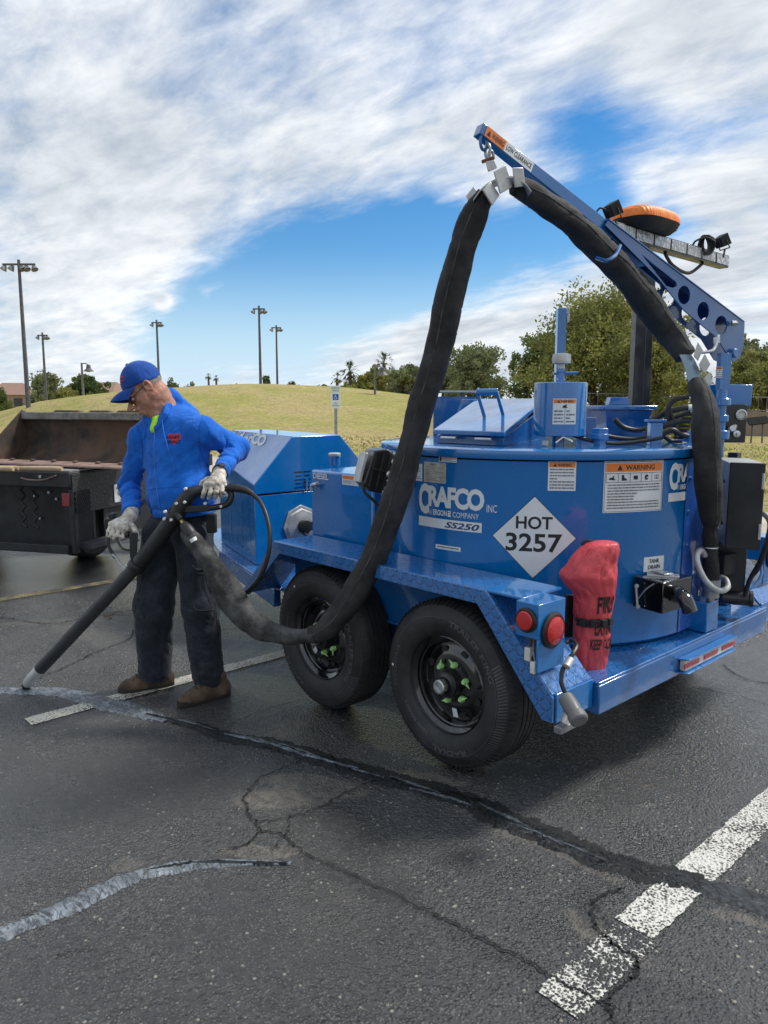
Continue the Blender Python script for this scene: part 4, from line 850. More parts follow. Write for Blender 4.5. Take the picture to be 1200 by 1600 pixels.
# CRAFCO on the near slope of the lid
pa, pb, pc = Vector(vs[5]), Vector(vs[4]), Vector(vs[11]); nn = (pc-pa).cross(pb-pa).normalized(); nn = nn if nn.z > 0 else -nn
hd_ = Vector((0,0,1)).cross(nn).normalized(); hd_ = hd_ if hd_.x > 0 else -hd_; vy = nn.cross(hd_); vy = vy if vy.z > 0 else -vy
q_ = Vector(ray(412,696)); o_ = Vector(CO)+q_*((pa-Vector(CO)).dot(nn)/q_.dot(nn))
lbv = BVHTree.FromPolygons([Vector(v) for v in vs], [(4,10,11),(4,11,5)])
def lidmap(u, v, off):
    p = o_+hd_*u+vy*v; h = lbv.ray_cast(p+nn*.3, -nn); return (h[0] or p)+nn*(off+.0005)
d = Decal(lidmap); d.text('C', -.50, -.03, -.39, .085, WHT, .05); d.text('RAFCO', -.40, -.01, .0, .072, WHT, .045, spacing=.88, shear=.1); d.build('maker_logo', hl)
# fan / pulley cover beside the hood
c = onplane(472,822,0,-4.11); b = MB(); b.lathe([(.145,0),(.145,.01),(.12,.012),(.118,.02),(.07,.03),(.02,.03)], (HX+.002,c.y,c.z), (1,0,0), 8); fan = P('blower_cover', b, M_ALU, .002)
b = MB(); b.lathe([(.045,.03),(.045,.07),(.03,.075)], (HX+.002,c.y,c.z), (1,0,0), 20); b.lathe([(.03,.0),(.03,.03)], (HX+.04,c.y+.05,c.z-.0), (1,0,0), 14); b.tube(smooth_path([(HX+.06,c.y-.02,c.z-.03),(HX+.09,c.y+.01,c.z-.10),(HX+.08,c.y+.08,c.z-.17)], 6), .012, 8); b.build('motor', M_CABLE, fan)
# ------------------------------------------------------------------ diesel tank
DX0, DX1, DY = -3.31, -2.80, 2.49
b = MB(); b.box((DX0,DY,ZD+.003), (DX1,3.05,1.19)); dt = P('diesel_tank', b, M_BLUE, .012)
b = MB(); q = onplane(523,728,2,1.19); b.lathe([(.03,1.19),(.03,1.245)], (q.x,q.y,0), (0,0,1), 24); b.build('filler_neck', M_BLUE, dt)
b = MB(); b.lathe([(.034,1.246),(.036,1.25),(.036,1.262),(.03,1.266)], (q.x,q.y,0), (0,0,1), 24); b.tube([(q.x+.035,q.y,1.25),(q.x+.05,q.y,1.25)], .006, 6); b.build('filler_cap', M_ALU, dt)
fp = plmap(Vector((0,DY,0)), Vector((1,0,0)), Vector((0,0,1)), Vector((0,-1,0)))
q0, q1 = onplane(490,747,1,DY), onplane(514,748,1,DY); Decal(fp).text('DIESEL', q0.x, q1.z-.008, q1.x, q1.z+.024, WHT, .03).build('lettering', dt)
q0, q1 = onplane(535,740,1,DY), onplane(561,760,1,DY); u0, u1, v0, v1 = q0.x, q1.x, q1.z, q0.z-.004
Decal(fp).rect(u0,v0,u1,v1,WHT,0).rect(u0+.004,v1-.022,u1-.004,v1-.004,ORG,1).lines(u0+.006,v0+.006,u1-.006,v1-.026,4,seed=2).build('warning_decal', dt)
q = onplane(497,756,1,DY); b = MB(); b.tube(smooth_path([(q.x+.01,DY,q.z),(q.x+.01,DY-.03,q.z),(q.x-.008,DY-.035,q.z-.01),(q.x-.012,DY-.035,q.z-.035)], 5), .011, 10); b.lathe([(.017,0),(.017,.012)], (q.x+.01,DY-.001,q.z), (0,-1,0), 6); b.build('fuel_fitting', M_STEEL, dt)
b = MB(); b.tube(smooth_path([(-3.2,2.75,1.20),(-3.05,2.72,1.215),(-2.9,2.66,1.20),(-2.78,2.6,1.22)], 6), .008, 8); P('fuel_line', b, M_CABLE, 0)
# control handset bracket (black box with knobs) on the tank's front quarter
kk = 3.50; T = Matrix.Translation(PW(591,735,kk)) @ Matrix.Rotation(AZ-R(90)+.35, 4, 'Z') @ Matrix.Rotation(R(14), 4, 'Y') @ Matrix.Scale(1.2, 4)
b = MB(); b.prism([(-.062,-.062),(-.03,-.085),(.055,-.080),(.062,.060),(.0,.088),(-.05,.07)], T @ Vector((0,-.05,0)), T.to_3x3() @ Vector((1,0,0)), T.to_3x3() @ Vector((0,0,1)), T.to_3x3() @ Vector((0,1,0)), .11); cbx = P('control_box', b, M_BLACK, .006)
b = MB()
for x in (-.045,-.015,.012): b.box((x,-.056,-.07), (x+.006,-.05,.07), T)
b.box((-.055,-.058,.0),(.02,-.05,.006), T); b.build('casing_rib', M_BLACKM, cbx)
b = MB(); b.box((.066,-.052,-.085), (.074,.06,.085), T); b.box((-.078,-.03,-.06), (-.066,.04,.055), T); b.build('mounting_plate', M_ALU, cbx, bevel=.002)
b = MB(); 
for x, z, r in ((.035,.045,.012),(.03,-.005,.015),(.03,-.03,.008)): b.lathe([(r*1.3,0),(r*1.3,.012),(r,.014),(r,.03),(r*.6,.032)], T @ Vector((x,-.05,z)), T.to_3x3() @ Vector((0,-1,0)), 12)
b.build('knob', M_STEEL, cbx)
b = MB(); q = T @ Vector((.03,-.04,-.078)); b.lathe([(.014,-.05),(.014,-.01),(.02,0),(.02,.03),(.012,.035)], q, (0,0,1), 12); b.lathe([(.010,-.10),(.010,-.051)], q, (0,0,1), 12); b.build('cable_gland', M_STEEL, cbx)
b = MB(); b.tube(smooth_path([T @ Vector((-.06,-.03,-.05)), T @ Vector((-.05,-.04,-.09)), T @ Vector((-.01,-.05,-.115)), T @ Vector((.03,-.05,-.14))], 6), .007, 8); b.build('cable', M_CABLE, cbx)
# ------------------------------------------------------------------ wheels
def wheel(cx, cy, parent, mir=False, rot=0):
    """built round the origin with its outer face toward -Y"""
    rim = MB(); RR = .198
    rim.lathe([(.205,-.012),(.212,-.006),(.212,.0),(.204,.004),(.192,.010),(.186,.014),(.184,.026),(.178,.028),(.174,.046),(.166,.056),(.150,.054),(.128,.044),(.108,.038),(.095,.040),(.07,.040),(.06,.036),(.045,.036)], (0,0,0), (0,1,0), 72, caps=False)
    rim.lathe([(.205,.155),(.180,.14),(.180,.05)], (0,0,0), (0,1,0), 48, caps=False)
    w_ = rim.build('wheel', M_GLOSSB, parent, smooth=40)
    w_['_c'] = 1
    t = MB(); r0, r1, wd = .205, .360, .205
    prof = [(r0,.002),(.212,-.010),(.235,-.024),(.262,-.032),(.288,-.034),(.305,-.030),(.322,-.020),(.334,-.012),(.337,-.012),(.345,-.002),(.353,.012),(.357,.025)]
    z = .025
    for i in range(4):
        zn = z+.022; prof += [(.360,zn-.001),(.352,zn+.001),(.352,zn+.005),(.360,zn+.0065)]; z = zn+.007
    prof += [(.360,.148),(.350,.162),(.33,.175),(.28,.188),(.23,.182),(r0,.165)]
    t.lathe(prof, (0,0,0), (0,1,0), 120, caps=False)
    # sipes on the shoulder
    s_ = t; nlug = 88
    for i in range(nlug):
        a = 2*math.pi*i/nlug; ca, sa = math.cos(a), math.sin(a); da = .010
        for q in ((.3385,-.0105,.346,-.0015,.3575,.014,.003),):
            p = []
            for dd in (-.006,.006):
                a_ = a+dd; p += [Vector((math.cos(a_)*(q[0]), q[1], math.sin(a_)*q[0])), Vector((math.cos(a_)*q[4], q[5], math.sin(a_)*q[4]))]
            n_ = Vector((ca,-1.2,sa))*.003; s_.add([p[0]+n_,p[1]+n_,p[3]+n_,p[2]+n_,p[0]-n_,p[1]-n_,p[3]-n_,p[2]-n_], [(0,1,2,3),(4,7,6,5),(0,4,5,1),(1,5,6,2),(2,6,7,3),(3,7,4,0)])
    tyre = t.build('tyre', M_TIRE, w_, smooth=30, recalc=False)
    def arc(txt, rr, a0, a1, h):
        vs, fs = fit_text(txt, 0, 0, 1, 1, .02); o_ = []
        for x, y in vs:
            a = math.radians(a0+(a1-a0)*x); r = rr+h*y; yy = -.0352-.0008 if .262 < r < .305 else -.030
            o_.append((math.cos(a)*r, np.interp(r, [.235,.262,.288,.305,.322], [-.0245,-.0328,-.0348,-.0308,-.0208])-.0009, math.sin(a)*r))
        return o_, fs
    tx = MB()
    for a_ in ((('TRAILER KING'), .268, 82, 18, .026), ('RADIAL', .270, -60, -100, .020), ('ST225/75R15', .270, 195, 155, .016), ('LOAD RANGE E', .242, -110, -150, .012)): tx.add(*arc(*a_))
    for i in range(34):
        a = R(-52+i*2.4); b_ = a+.018; tx.add([(math.cos(x)*r, np.interp(r,[.30,.32,.334],[-.033,-.022,-.0125])-.001, math.sin(x)*r) for r, x in ((.300,a),(.332,a+.03),(.332,b_+.024),(.300,b_))], [(0,1,2,3)])
    tx.lathe([(.2925,-.0352),(.2945,-.0352)], (0,0,0), (0,1,0), 90, caps=False)
    tx.build('sidewall_lettering', M_TXTB, w_, smooth=None, recalc=False)
    dd = MB(); dd.lathe([(.006,0),(.006,.001)], (-.29,-.036,.02), (0,-1,0), 10); dd.build('paint_dot', M_REFW, w_)
    hu = MB(); hu.lathe([(.060,.062),(.060,.0),(.055,-.008),(.036,-.010),(.034,-.012),(.034,-.028)], (0,0,0), (0,1,0), 32, caps=False); hub = hu.build('hub', M_BLACK, w_, smooth=40)
    hu = MB(); hu.lathe([(.031,-.012),(.031,-.048),(.027,-.052),(.018,-.052),(.016,-.046),(.004,-.046)], (0,0,0), (0,1,0), 28); hu.build('hub_cap', M_STEEL, w_, smooth=40)
    for i in range(8):
        ho = MB(); a = 2*math.pi*(i+.5)/8; c = Vector((math.cos(a)*.139, .0485, math.sin(a)*.139)); ho.lathe([(.0175,.0),(.0175,.003)], c, (0,-1,.0), 16); ho.build('vent_hole', M_DK, w_)
    for i in range(6):
        a = 2*math.pi*(i+.3)/6; c = Vector((math.cos(a)*.082, .038, math.sin(a)*.082)); ln = MB(); ln.lathe([(.013,0),(.013,.018),(.009,.026)], c, (0,-1,0), 6); ln.build('lug_nut', M_LIME, w_)
        a2 = a+(1.2 if i % 2 else -1.0); d = Vector((math.cos(a2),0,math.sin(a2))); s2 = d.cross(Vector((0,1,0))); k_ = MB(); n_ = Vector((0,-.004,0)); c2 = c+Vector((0,-.012,0))
        pr = [c2+s2*.011-d*.006, c2+d*.036, c2-s2*.011-d*.006, c2-d*.013]; k_.add(pr+[p+n_ for p in pr], [(3,2,1,0),(4,5,6,7),(0,1,5,4),(1,2,6,5),(2,3,7,6),(3,0,4,7)]); k_.build('nut_indicator', M_LIME, w_)
    st = MB(); st.box((-.008,.0,-.145), (.012,.066,-.105)); st.box((-.008,-.002,-.145), (.012,-.001,-.105)); st.v = [v+Vector((.03,.066,0)) if False else v for v in st.v]; 
    st = MB(); st.add([(.005,.040,-.152),(.032,.040,-.148),(.028,.032,-.108),(.002,.032,-.110)], [(0,1,2,3)]); st.build('size_sticker', M_DW, w_, recalc=False)
    va = MB(); va.rod((.168,.055,.03), (.150,.02,.02), .006, n=8); va.build('valve_stem', M_CABLE, w_)
    return w_
w0 = wheel(0, 0, TRX)
def place_wheel(o, x, y, flip, rot):
    o.matrix_parent_inverse = Matrix.Translation(-Vector(TRX.location)); o.location = (x, y, .366); o.scale = (1.018,)*3; o.rotation_euler = (0, rot, math.pi if flip else 0)
place_wheel(w0, -2.088, 2.275, False, 0)
for x, y, fl, rot in ((-2.962, 2.275, False, .9), (-2.088, 4.225, True, 0), (-2.962, 4.225, True, .5)):
    place_wheel(dup(w0, TRX), x, y, fl, rot)
# ------------------------------------------------------------------ boom and rear fittings (still the trailer)
def plate_geo(outer, holes, t):
    """flat plate with holes in (u,v), thickness t: verts (u,v,w), faces"""
    c = bpy.data.curves.new('pl', 'CURVE'); c.dimensions = '2D'; c.fill_mode = 'BOTH'; c.extrude = t/2
    for pl in [outer]+holes:
        sp = c.splines.new('POLY'); sp.points.add(len(pl)-1); sp.use_cyclic_u = True
        for i, (u, v) in enumerate(pl): sp.points[i].co = (u, v, 0, 1)
    o = bpy.data.objects.new('pl', c); COL.objects.link(o); bpy.context.view_layer.update()
    me = bpy.data.meshes.new_from_object(o.evaluated_get(bpy.context.evaluated_depsgraph_get()))
    vs = [tuple(v.co) for v in me.vertices]; fs = [tuple(p.vertices) for p in me.polygons]
    bpy.data.objects.remove(o); bpy.data.curves.remove(c); bpy.data.meshes.remove(me); return vs, fs
TIP = PW(752,203,3.15); BSE = PW(1152,530,3.95)
bd = Vector((BSE.x-TIP.x, BSE.y-TIP.y, 0)).normalized(); bn = Vector((bd.y, -bd.x, 0))
if bn.dot(Vector((-TIP.x,-TIP.y,0))) < 0: bn = -bn
def bp(px, py, off=0.0):       # pixel -> (u, z) in the boom's own vertical plane
    q = Vector(ray(px, py)); o_ = Vector(CO); P0 = TIP+bn*off; t = (P0-o_).dot(bn)/q.dot(bn); p = o_+q*t; return (p-TIP).dot(bd), p.z
def bpt(u, z, w=0): return Vector((TIP.x, TIP.y, 0))+bd*u+bn*w+Vector((0,0,z))
outer = [bp(*q, .045) for q in [(950,345),(1040,413),(1162.6,505),(1161,540),(1156,557),(1148,565),(1140,561),(1120,528),(1069,486),(1025,432),(945,352)]]
def circ(px, py, r, n=24):
    u, z = bp(px, py, .045); return [(u+r*math.cos(i*2*math.pi/n), z+r*math.sin(i*2*math.pi/n)) for i in range(n)]
holes = [circ(1068,461,.043), circ(1098,486,.043), circ(1126,508,.045), [bp(*q, .045) for q in [(1001,397),(1056,441),(1057,447),(1050,450),(1040,447)]]]
vs, fs = plate_geo(outer, holes, .007)
b = MB()
for w_ in (.045, -.045): b.add([bpt(u, z, w_+dw) for u, z, dw in vs], fs)
boom = P('boom', b, paint('paint_blue_boom', (.006,.062,.22), .3, .15), 0, smooth=30)
b = MB(); e0, e1 = bp(950,344,.045), bp(1162,504,.045); dd = Vector((e1[0]-e0[0], e1[1]-e0[1])).normalized()
b.hexa([bpt(*e0,.052), bpt(*e1,.052), bpt(*e1,-.052), bpt(*e0,-.052)]+[bpt(u, z, w_) for u, z, w_ in ((e0[0],e0[1]+.006,.052),(e1[0],e1[1]+.006,.052),(e1[0],e1[1]+.006,-.052),(e0[0],e0[1]+.006,-.052))]); b.build('top_flange', M_BLUE2, boom, bevel=.001)
# square tube towards the tip
t0, t1 = bp(752,200,.02), bp(962,361,.045); b = MB(); hx = .024
d2 = Vector((t1[0]-t0[0], 0, t1[1]-t0[1])).normalized(); dn = Vector((-d2.z, 0, d2.x))
def btp(u, z, w): return bpt(u, z, w)
cs = []
for (u, z), hh, ww in ((t0,.023,.023),(t1,.028,.030),((t1[0]+.25*d2.x, t1[1]+.25*d2.z),.030,.036)):
    cs.append([btp(u+dn.x*s1*hh, z+dn.z*s1*hh, s2*ww) for s1, s2 in ((-1,1),(-1,-1),(1,-1),(1,1))])
for k_ in range(2): b.hexa(cs[k_]+cs[k_+1])
b.build('tip_tube', M_BLUE2, boom, bevel=.003)
sd2 = plmap(btp(t0[0]+dn.x*.0, t0[1]+dn.z*.0, .0235), bd*d2.x+Vector((0,0,d2.z)), bd*dn.x+Vector((0,0,dn.z)), bn)
ws = .0235
Decal(sd2).rect(.02,-.020,.125,.021,ORG,0).poly([(.028,-.012),(.05,-.012),(.039,.012)],BLK,1).text('WARNING',.055,-.012,.118,.012,BLK,.02,off=1).rect(.125,-.020,.28,.021,WHT,0).text('LOW CLEARANCE',.132,-.010,.272,.011,BLK,.02,off=1).build('clearance_decal', boom)
# post and collars
pp = PW(1129,600,3.86); pz0, pz1 = 1.10, PW(1129,552,3.86).z
b = MB(); b.lathe([(.026,pz0),(.026,pz1)], (pp.x,pp.y,0), (0,0,1), 24); b.cbox((pp.x,pp.y,pz1-.09), (.052,.05,.18), rz=AZ-R(90)); 
for y0_, y1_, r_ in ((622,634,.046),(648,659,.040),(672,686,.048)):
    za_, zb_2 = PW(1129,y1_,3.86).z, PW(1129,y0_,3.86).z; b.lathe([(r_-.004,za_),(r_,za_+.004),(r_,zb_2-.004),(r_-.004,zb_2)], (pp.x,pp.y,0), (0,0,1), 24)
bpost = P('boom_post', b, M_BLUE, .001)
b = MB(); q0 = Vector((pp.x,pp.y,0))
b.prism([(0,1.36),(-.22,1.36),(-.03,1.50),(0,1.50)], q0, V(RT), (0,0,1), V(FH), .012); b.cbox((pp.x-.12,pp.y-.1,.95),(.06,.06,.9)); P('post_gusset', b, M_BLUE, .003)
T = Matrix.Translation(PW(1119,582,3.78)) @ Matrix.Rotation(AZ-R(90), 4, 'Z'); warning(plmap(T.translation+V(FH)*-.03, V(RT), Vector((0,0,1)), V(-FH)), .032, .052, .011, 31).build('warning_decal', bpost)
b = MB(); b.tube(smooth_path([PW(1088,551,3.7),PW(1110,549,3.7),PW(1117,542,3.72),PW(1121,530,3.74),PW(1122,524,3.75)], 6), .008, 8); b.lathe([(.016,0),(.016,.03)], PW(1120,537,3.74), V(UP), 6); b.build('swing_handle', M_STEEL, boom)
b = MB(); b.rod(PW(1131,506,3.86), PW(1152,505,3.86), .008); b.lathe([(.014,0),(.014,.02)], PW(1143,505,3.83), V(RT), 6); b.build('pin', M_STEEL, boom)
b = MB(); b.lathe([(.024,0),(.024,.02),(.018,.025)], bpt(*bp(1143,552,.045), .048), bn, 16); b.build('pivot_bolt', M_BLUE2, boom)
b = MB(); b.tube(smooth_path([PW(932,403,3.38),PW(948,407,3.33),PW(962,398,3.36),PW(969,384,3.44)], 6), .008, 8); b.build('hose_hook', M_BLUE2, boom)
# control head right of the post
T = Matrix.Translation(PW(1137,618,3.98)) @ Matrix.Rotation(AZ-R(90)-.06, 4, 'Z'); b = MB(); b.box((-.115,-.06,-.055), (.10,.14,.055), T); cbh = P('control_head', b, M_BLUE, .004)
T2 = Matrix.Translation(PW(1147,661,3.93)) @ Matrix.Rotation(AZ-R(90)-.06, 4, 'Z'); b = MB(); b.box((-.052,-.02,-.10), (.055,.12,.095), T2); b.build('control_panel', M_BLACK, cbh, bevel=.004)
f3 = T2.to_3x3(); b = MB(); c = T2 @ Vector((.022,-.021,.043)); b.lathe([(.028,0),(.028,.012),(.022,.014),(.020,.006)], c, f3 @ Vector((0,-1,0)), 24); b.build('gauge_ring', M_STEEL, cbh)
b = MB(); b.lathe([(.019,.004),(.019,.009)], c, f3 @ Vector((0,-1,0)), 20); b.build('gauge_face', M_SILV, cbh)
b = MB(); b.rod(T2 @ Vector((-.03,-.05,-.03)), T2 @ Vector((-.005,-.025,-.015)), .012); b.lathe([(.016,0),(.016,.02)], T2 @ Vector((-.03,-.05,-.03)), f3 @ Vector((0,-1,.3)), 10); b.build('toggle', M_ALU, cbh)
b = MB(); b.lathe([(.018,0),(.018,.012),(.008,.014),(.008,.03)], T2 @ Vector((.005,-.021,-.055)), f3 @ Vector((0,-1,0)), 16); b.build('key_switch', M_STEEL, cbh)
# large electrical enclosure at the rear corner
def encl(x0, y0, k): return PW(x0, y0, k)
A_, B_, D_ = PW(1141,721,3.42), PW(1197,722,3.36), PW(1119,716,3.78)
z1_, z0_ = 1.285, PW(1130,857,3.40).z; C_ = B_+(D_-A_)
def at(p, z): return Vector((p.x, p.y, z))
in_ = (D_-A_)*.02
b = MB(); b.hexa([at(p, z0_+.003) for p in (A_+in_,B_+in_,C_,D_)]+[at(p, z1_-.003) for p in (A_+in_,B_+in_,C_,D_)]); enc = P('enclosure', b, simple('enclosure_grey', (.34,.36,.36), .45, var=.08), .003)
nrm_ = (A_-D_).normalized(); b = MB(); b.hexa([at(p, z0_) for p in (A_+nrm_*.006,B_+nrm_*.006,B_+in_*.9,A_+in_*.9)]+[at(p, z1_) for p in (A_+nrm_*.006,B_+nrm_*.006,B_+in_*.9,A_+in_*.9)]); b.build('door', simple('textured_black', (.022,.024,.026), .6, bump=.4, bscale=300, bdist=.001), enc, bevel=.004)
for zf in (.25, .75):
    b = MB(); c = A_.lerp(D_, .3); c.z = z0_+(z1_-z0_)*zf; nn_ = Vector(((D_-A_).y, -(D_-A_).x, 0)).normalized(); nn_ = nn_ if nn_.dot(Vector((-c.x,-c.y,0))) > 0 else -nn_; b.lathe([(.008,0),(.008,.006)], c-nn_*0, nn_, 8); b.build('bolt', M_BLACK, enc)
for zf in (.22, .8):
    b = MB(); c = A_.lerp(B_, .93)+nrm_*.022; c.z = z0_+(z1_-z0_)*zf; b.cbox(c, (.008,.008,.07)); b.build('hinge', M_ALU, enc)
b = MB(); b.hexa([at(p, .62) for p in (D_+nrm_*.12, C_+nrm_*.12, C_, D_)]+[at(p, z0_) for p in (D_+nrm_*.12, C_+nrm_*.12, C_, D_)]); b.cbox((pp.x+.05,pp.y+.08,.9), (.05,.05,.8)); P('enclosure_bracket', b, M_BLACK, .003)
T = Matrix.Translation(PW(1130,880,3.62)) @ Matrix.Rotation(AZ-R(90)+.5, 4, 'Z'); b = MB(); b.box((-.045,-.04,-.052), (.045,.04,.052), T); jb = P('relay_box', b, M_BLACKM, .006)
# mast with light bar
MK = 4.3; m0 = PW(990,686,MK); mt = PW(1003,382,MK)
b = MB(); T = Matrix.Rotation(AZ-R(90)+.12, 4, 'Z'); b.cbox((m0.x,m0.y,(ZT+mt.z)/2), (.062,.062,mt.z-ZT), T)
q_ = m0+V(RT)*.055+V(FH)*.02; b.cbox((q_.x,q_.y,(ZT+mt.z)/2-.02), (.045,.05,mt.z-ZT-.06), T)
b.tube([m0+Vector((0,0,.16))+V(RT)*-.03, at(m0+V(RT)*-.13, ZT+.01)], .012, 6, flat=(1,1)); b.tube([m0+Vector((0,0,.16))+V(RT)*.04-V(FH)*.05, at(m0+V(RT)*.10-V(FH)*.10, ZT+.01)], .012, 6)
b.cbox((m0.x,m0.y,ZT+.012), (.26,.2,.012), T); mast = P('mast', b, M_BLACK, .003)
yd = Vector((0,1,0)); mc = Vector((m0.x, m0.y, mt.z+.03)); L0, L1 = -.52, 1.02
b = MB(); b.box((mc.x-.035, mc.y+L0, mc.z-.04), (mc.x+.030, mc.y+L1, mc.z+.036)); lbar = P('light_bar', b, M_BLACK, .004)
def ledmat():
    m = Mat('led_lens', (.5,.5,.5), .12, coat=.6); m.col(m.mix(m.mr(m.vor(38), .15, .5), (.58,.58,.57), (.30,.30,.30))); m.bump(m.vor(38), .8, .006); return m.m
M_LED = ledmat()
for i in range(8):
    y0_ = mc.y+L0+.01+i*.192
    for xs in (1,):
        b = MB(); b.box((mc.x+.0305, y0_, mc.z-.030), (mc.x+.036, y0_+.176, mc.z+.028)); b.build('led_panel', M_LED, lbar, bevel=.002)
    b = MB(); b.box((mc.x-.030, y0_, mc.z-.045), (mc.x+.025, y0_+.176, mc.z-.0405)); 
b = MB(); b.tube(smooth_path([mc+Vector((.0,.25,-.045)), mc+Vector((.0,.35,-.10)), mc+Vector((0,.55,-.12)), mc+Vector((0,.72,-.045))], 8), .010, 8); b.build('cable', M_CABLE, lbar)
def rrect(hx, hy, e=3.2, n=48):
    o = []
    for i in range(n):
        t = 2*math.pi*i/n; c, s_ = math.cos(t), math.sin(t); o.append((hx*abs(c)**(2/e)*(1 if c >= 0 else -1), hy*abs(s_)**(2/e)*(1 if s_ >= 0 else -1)))
    return o
def loft(b, levels, T):
    n = len(levels[0][0]); vs = [T @ Vector((x, y, z)) for pts, z in levels for x, y in pts]; fs = []
    for j in range(len(levels)-1):
        for i in range(n): k_ = (i+1) % n; fs.append((j*n+i, j*n+k_, (j+1)*n+k_, (j+1)*n+i))
    fs.append(tuple(reversed(range(n)))); fs.append(tuple((len(levels)-1)*n+i for i in range(n))); b.add(vs, fs)
Tb = Matrix.Translation(mc+Vector((0,.02,.055)))
b = MB(); loft(b, [(rrect(.10,.17),-.022),(rrect(.125,.20),.0),(rrect(.135,.215),.028)], Tb); b.lathe([(.03,-.04),(.03,-.02)], Tb @ Vector((0,0,0)), (0,0,1), 12); bcn = P('beacon_base', b, M_BLACKM, .003)
b = MB(); loft(b, [(rrect(.137,.217),.0285),(rrect(.137,.217),.045),(rrect(.130,.21),.066),(rrect(.118,.197),.082),(rrect(.10,.18),.088)], Tb); b.build('beacon_lens', M_ORANGE, bcn, bevel=0, smooth=60)
def worklight(px, py, k, rz, nm):
    T = Matrix.Translation(PW(px, py, k)) @ Matrix.Rotation(rz, 4, 'Z') @ Matrix.Rotation(R(-28), 4, 'Y')
    b = MB(); b.hexa([T @ Vector(q) for q in [(-.028,-.035,-.03),(.028,-.04,-.035),(.028,.04,-.035),(-.028,.035,-.03),(-.028,-.035,.03),(.028,-.04,.035),(.028,.04,.035),(-.028,.035,.03)]])
    for i in range(4): b.box((-.038, -.026+i*.015, -.024), (-.0285, -.020+i*.015, .024), T)
    wl_ = P('work_light', b, M_BLACKM, .003); b = MB(); b.box((.0285,-.035,-.03), (.031,.035,.03), T); b.build('lens', M_LED, wl_); b = MB(); b.tube([T @ Vector((0,-.043,.0)), T @ Vector((-.0,-.046,-.05)), T @ Vector((0,.046,-.05)), T @ Vector((0,.043,.0))], .004, 6); b.tube([T @ Vector((0,0,-.05)), T @ Vector((-.03,0,-.09))], .006, 6); b.build('bracket', M_BLACK, wl_)
    return wl_
w1_ = worklight(957,328,3.95, AZ-R(90)+.3, 'l'); w2_ = worklight(1128,377,4.75, AZ-R(90)+.2, 'r')
b = MB()
for i in range(5):
    c = PW(1099+i*2,383,4.72); b.tube([c+V(RT)*.03*math.cos(t*.45)*(1+.05*i)+Vector((0,0,.055*math.sin(t*.45)))+V(FH)*.01*math.sin(t*.9+i) for t in range(14)], .006, 6, closed=True)
b.tube(smooth_path([PW(1082,392,4.7),PW(1084,380,4.7),PW(1092,374,4.7),PW(1105,371,4.7),PW(1118,378,4.7)], 5), .006, 6); b.build('cable_coil', M_CABLE, w2_)
b = MB(); b.tube(smooth_path([PW(930,334,3.9),PW(938,325,3.9),PW(950,330,3.92)], 5), .005, 6); b.tube(smooth_path([PW(925,350,3.9),PW(940,352,3.9),PW(946,362,3.9)], 5), .006, 6); b.build('cable', M_CABLE, w1_)
# hydraulic hoses on the tank top
hz = [([(960,655),(975,668),(1000,672),(1030,662),(1060,650),(1078,644)],4.0,.014),([(1014,660),(1040,645),(1065,638),(1078,637)],3.9,.015),([(1042,655),(1045,635),(1056,624),(1076,620)],3.85,.013),([(1030,668),(1055,660),(1078,656)],3.8,.015),
      ([(925,665),(945,680),(985,686),(1015,682)],3.9,.011),([(895,680),(930,690),(965,693),(998,690),(1035,684)],3.4,.009),([(1035,678),(1050,672),(1062,678),(1075,682)],3.6,.013),([(1010,670),(1030,676),(1050,690),(1072,694)],3.7,.011),([(1045,640),(1052,660),(1058,680)],3.85,.012)]
for pts, k_, r_ in hz:
    b = MB(); b.tube(smooth_path([PW(x, y, k_) for x, y in pts], 7), r_, 10); P('hydraulic_hose', b, M_CABLE, 0)
for x, y, k_ in ((1077,644,4.0),(1074,637,3.9)):
    b = MB(); b.lathe([(.017,0),(.017,.05),(.013,.055)], PW(x, y, k_), V(RT), 10); P('hose_ferrule', b, M_STEEL, 0)
b = MB(); 
for i in range(8): b.cbox(PW(1058+i*2.6,690-i*6.0,3.62), (.05,.006,.012))
P('cooler_fins', b, M_BLACKM, 0)
b = MB(); b.tube([PW(868,692,3.3),PW(880,683,3.32),PW(895,690,3.3)], .004, 6); b.cbox(PW(852,692,3.32), (.02,.02,.02)); P('release_wire', b, M_STEEL, 0)
# hose outlet block and riser fitting
b = MB(); b.box((-1.72,3.36,ZD+.003), (-1.476,3.475,.642)); P('outlet_block', b, M_BLUE, .004)
RX, RY = PW(1111,920,3.41).x, PW(1111,920,3.41).y
b = MB(); b.lathe([(.018,.643),(.018,.66),(.037,.662),(.037,.695),(.040,.697),(.040,.745),(.030,.75)], (RX,RY,0), (0,0,1), 24); P('outlet_fitting', b, M_GALV, 0)
b = MB(); pts = smooth_path([PW(x,y,k_) for x,y,k_ in ((1101,868,3.36),(1095,860,3.33),(1089,868,3.31),(1091,884,3.30),(1101,905,3.30),(1115,919,3.31),(1128,923,3.36),(1137,917,3.45),(1134,906,3.52),(1126,902,3.55))], 14)
b.tube(pts, [.0125+(.0018 if i % 2 else 0) for i in range(len(pts))], 10); P('flex_conduit', b, M_ALU, 0, smooth=180)
T = Matrix.Translation(PW(1150,934,3.62)); b = MB(); b.lathe([(.030,-.07),(.036,-.065),(.036,.055),(.040,.06),(.040,.075),(.02,.078)], T.translation, V(RT*.9-FH*.35), 24); pm = P('pump_motor', b, M_BLACK, .001)
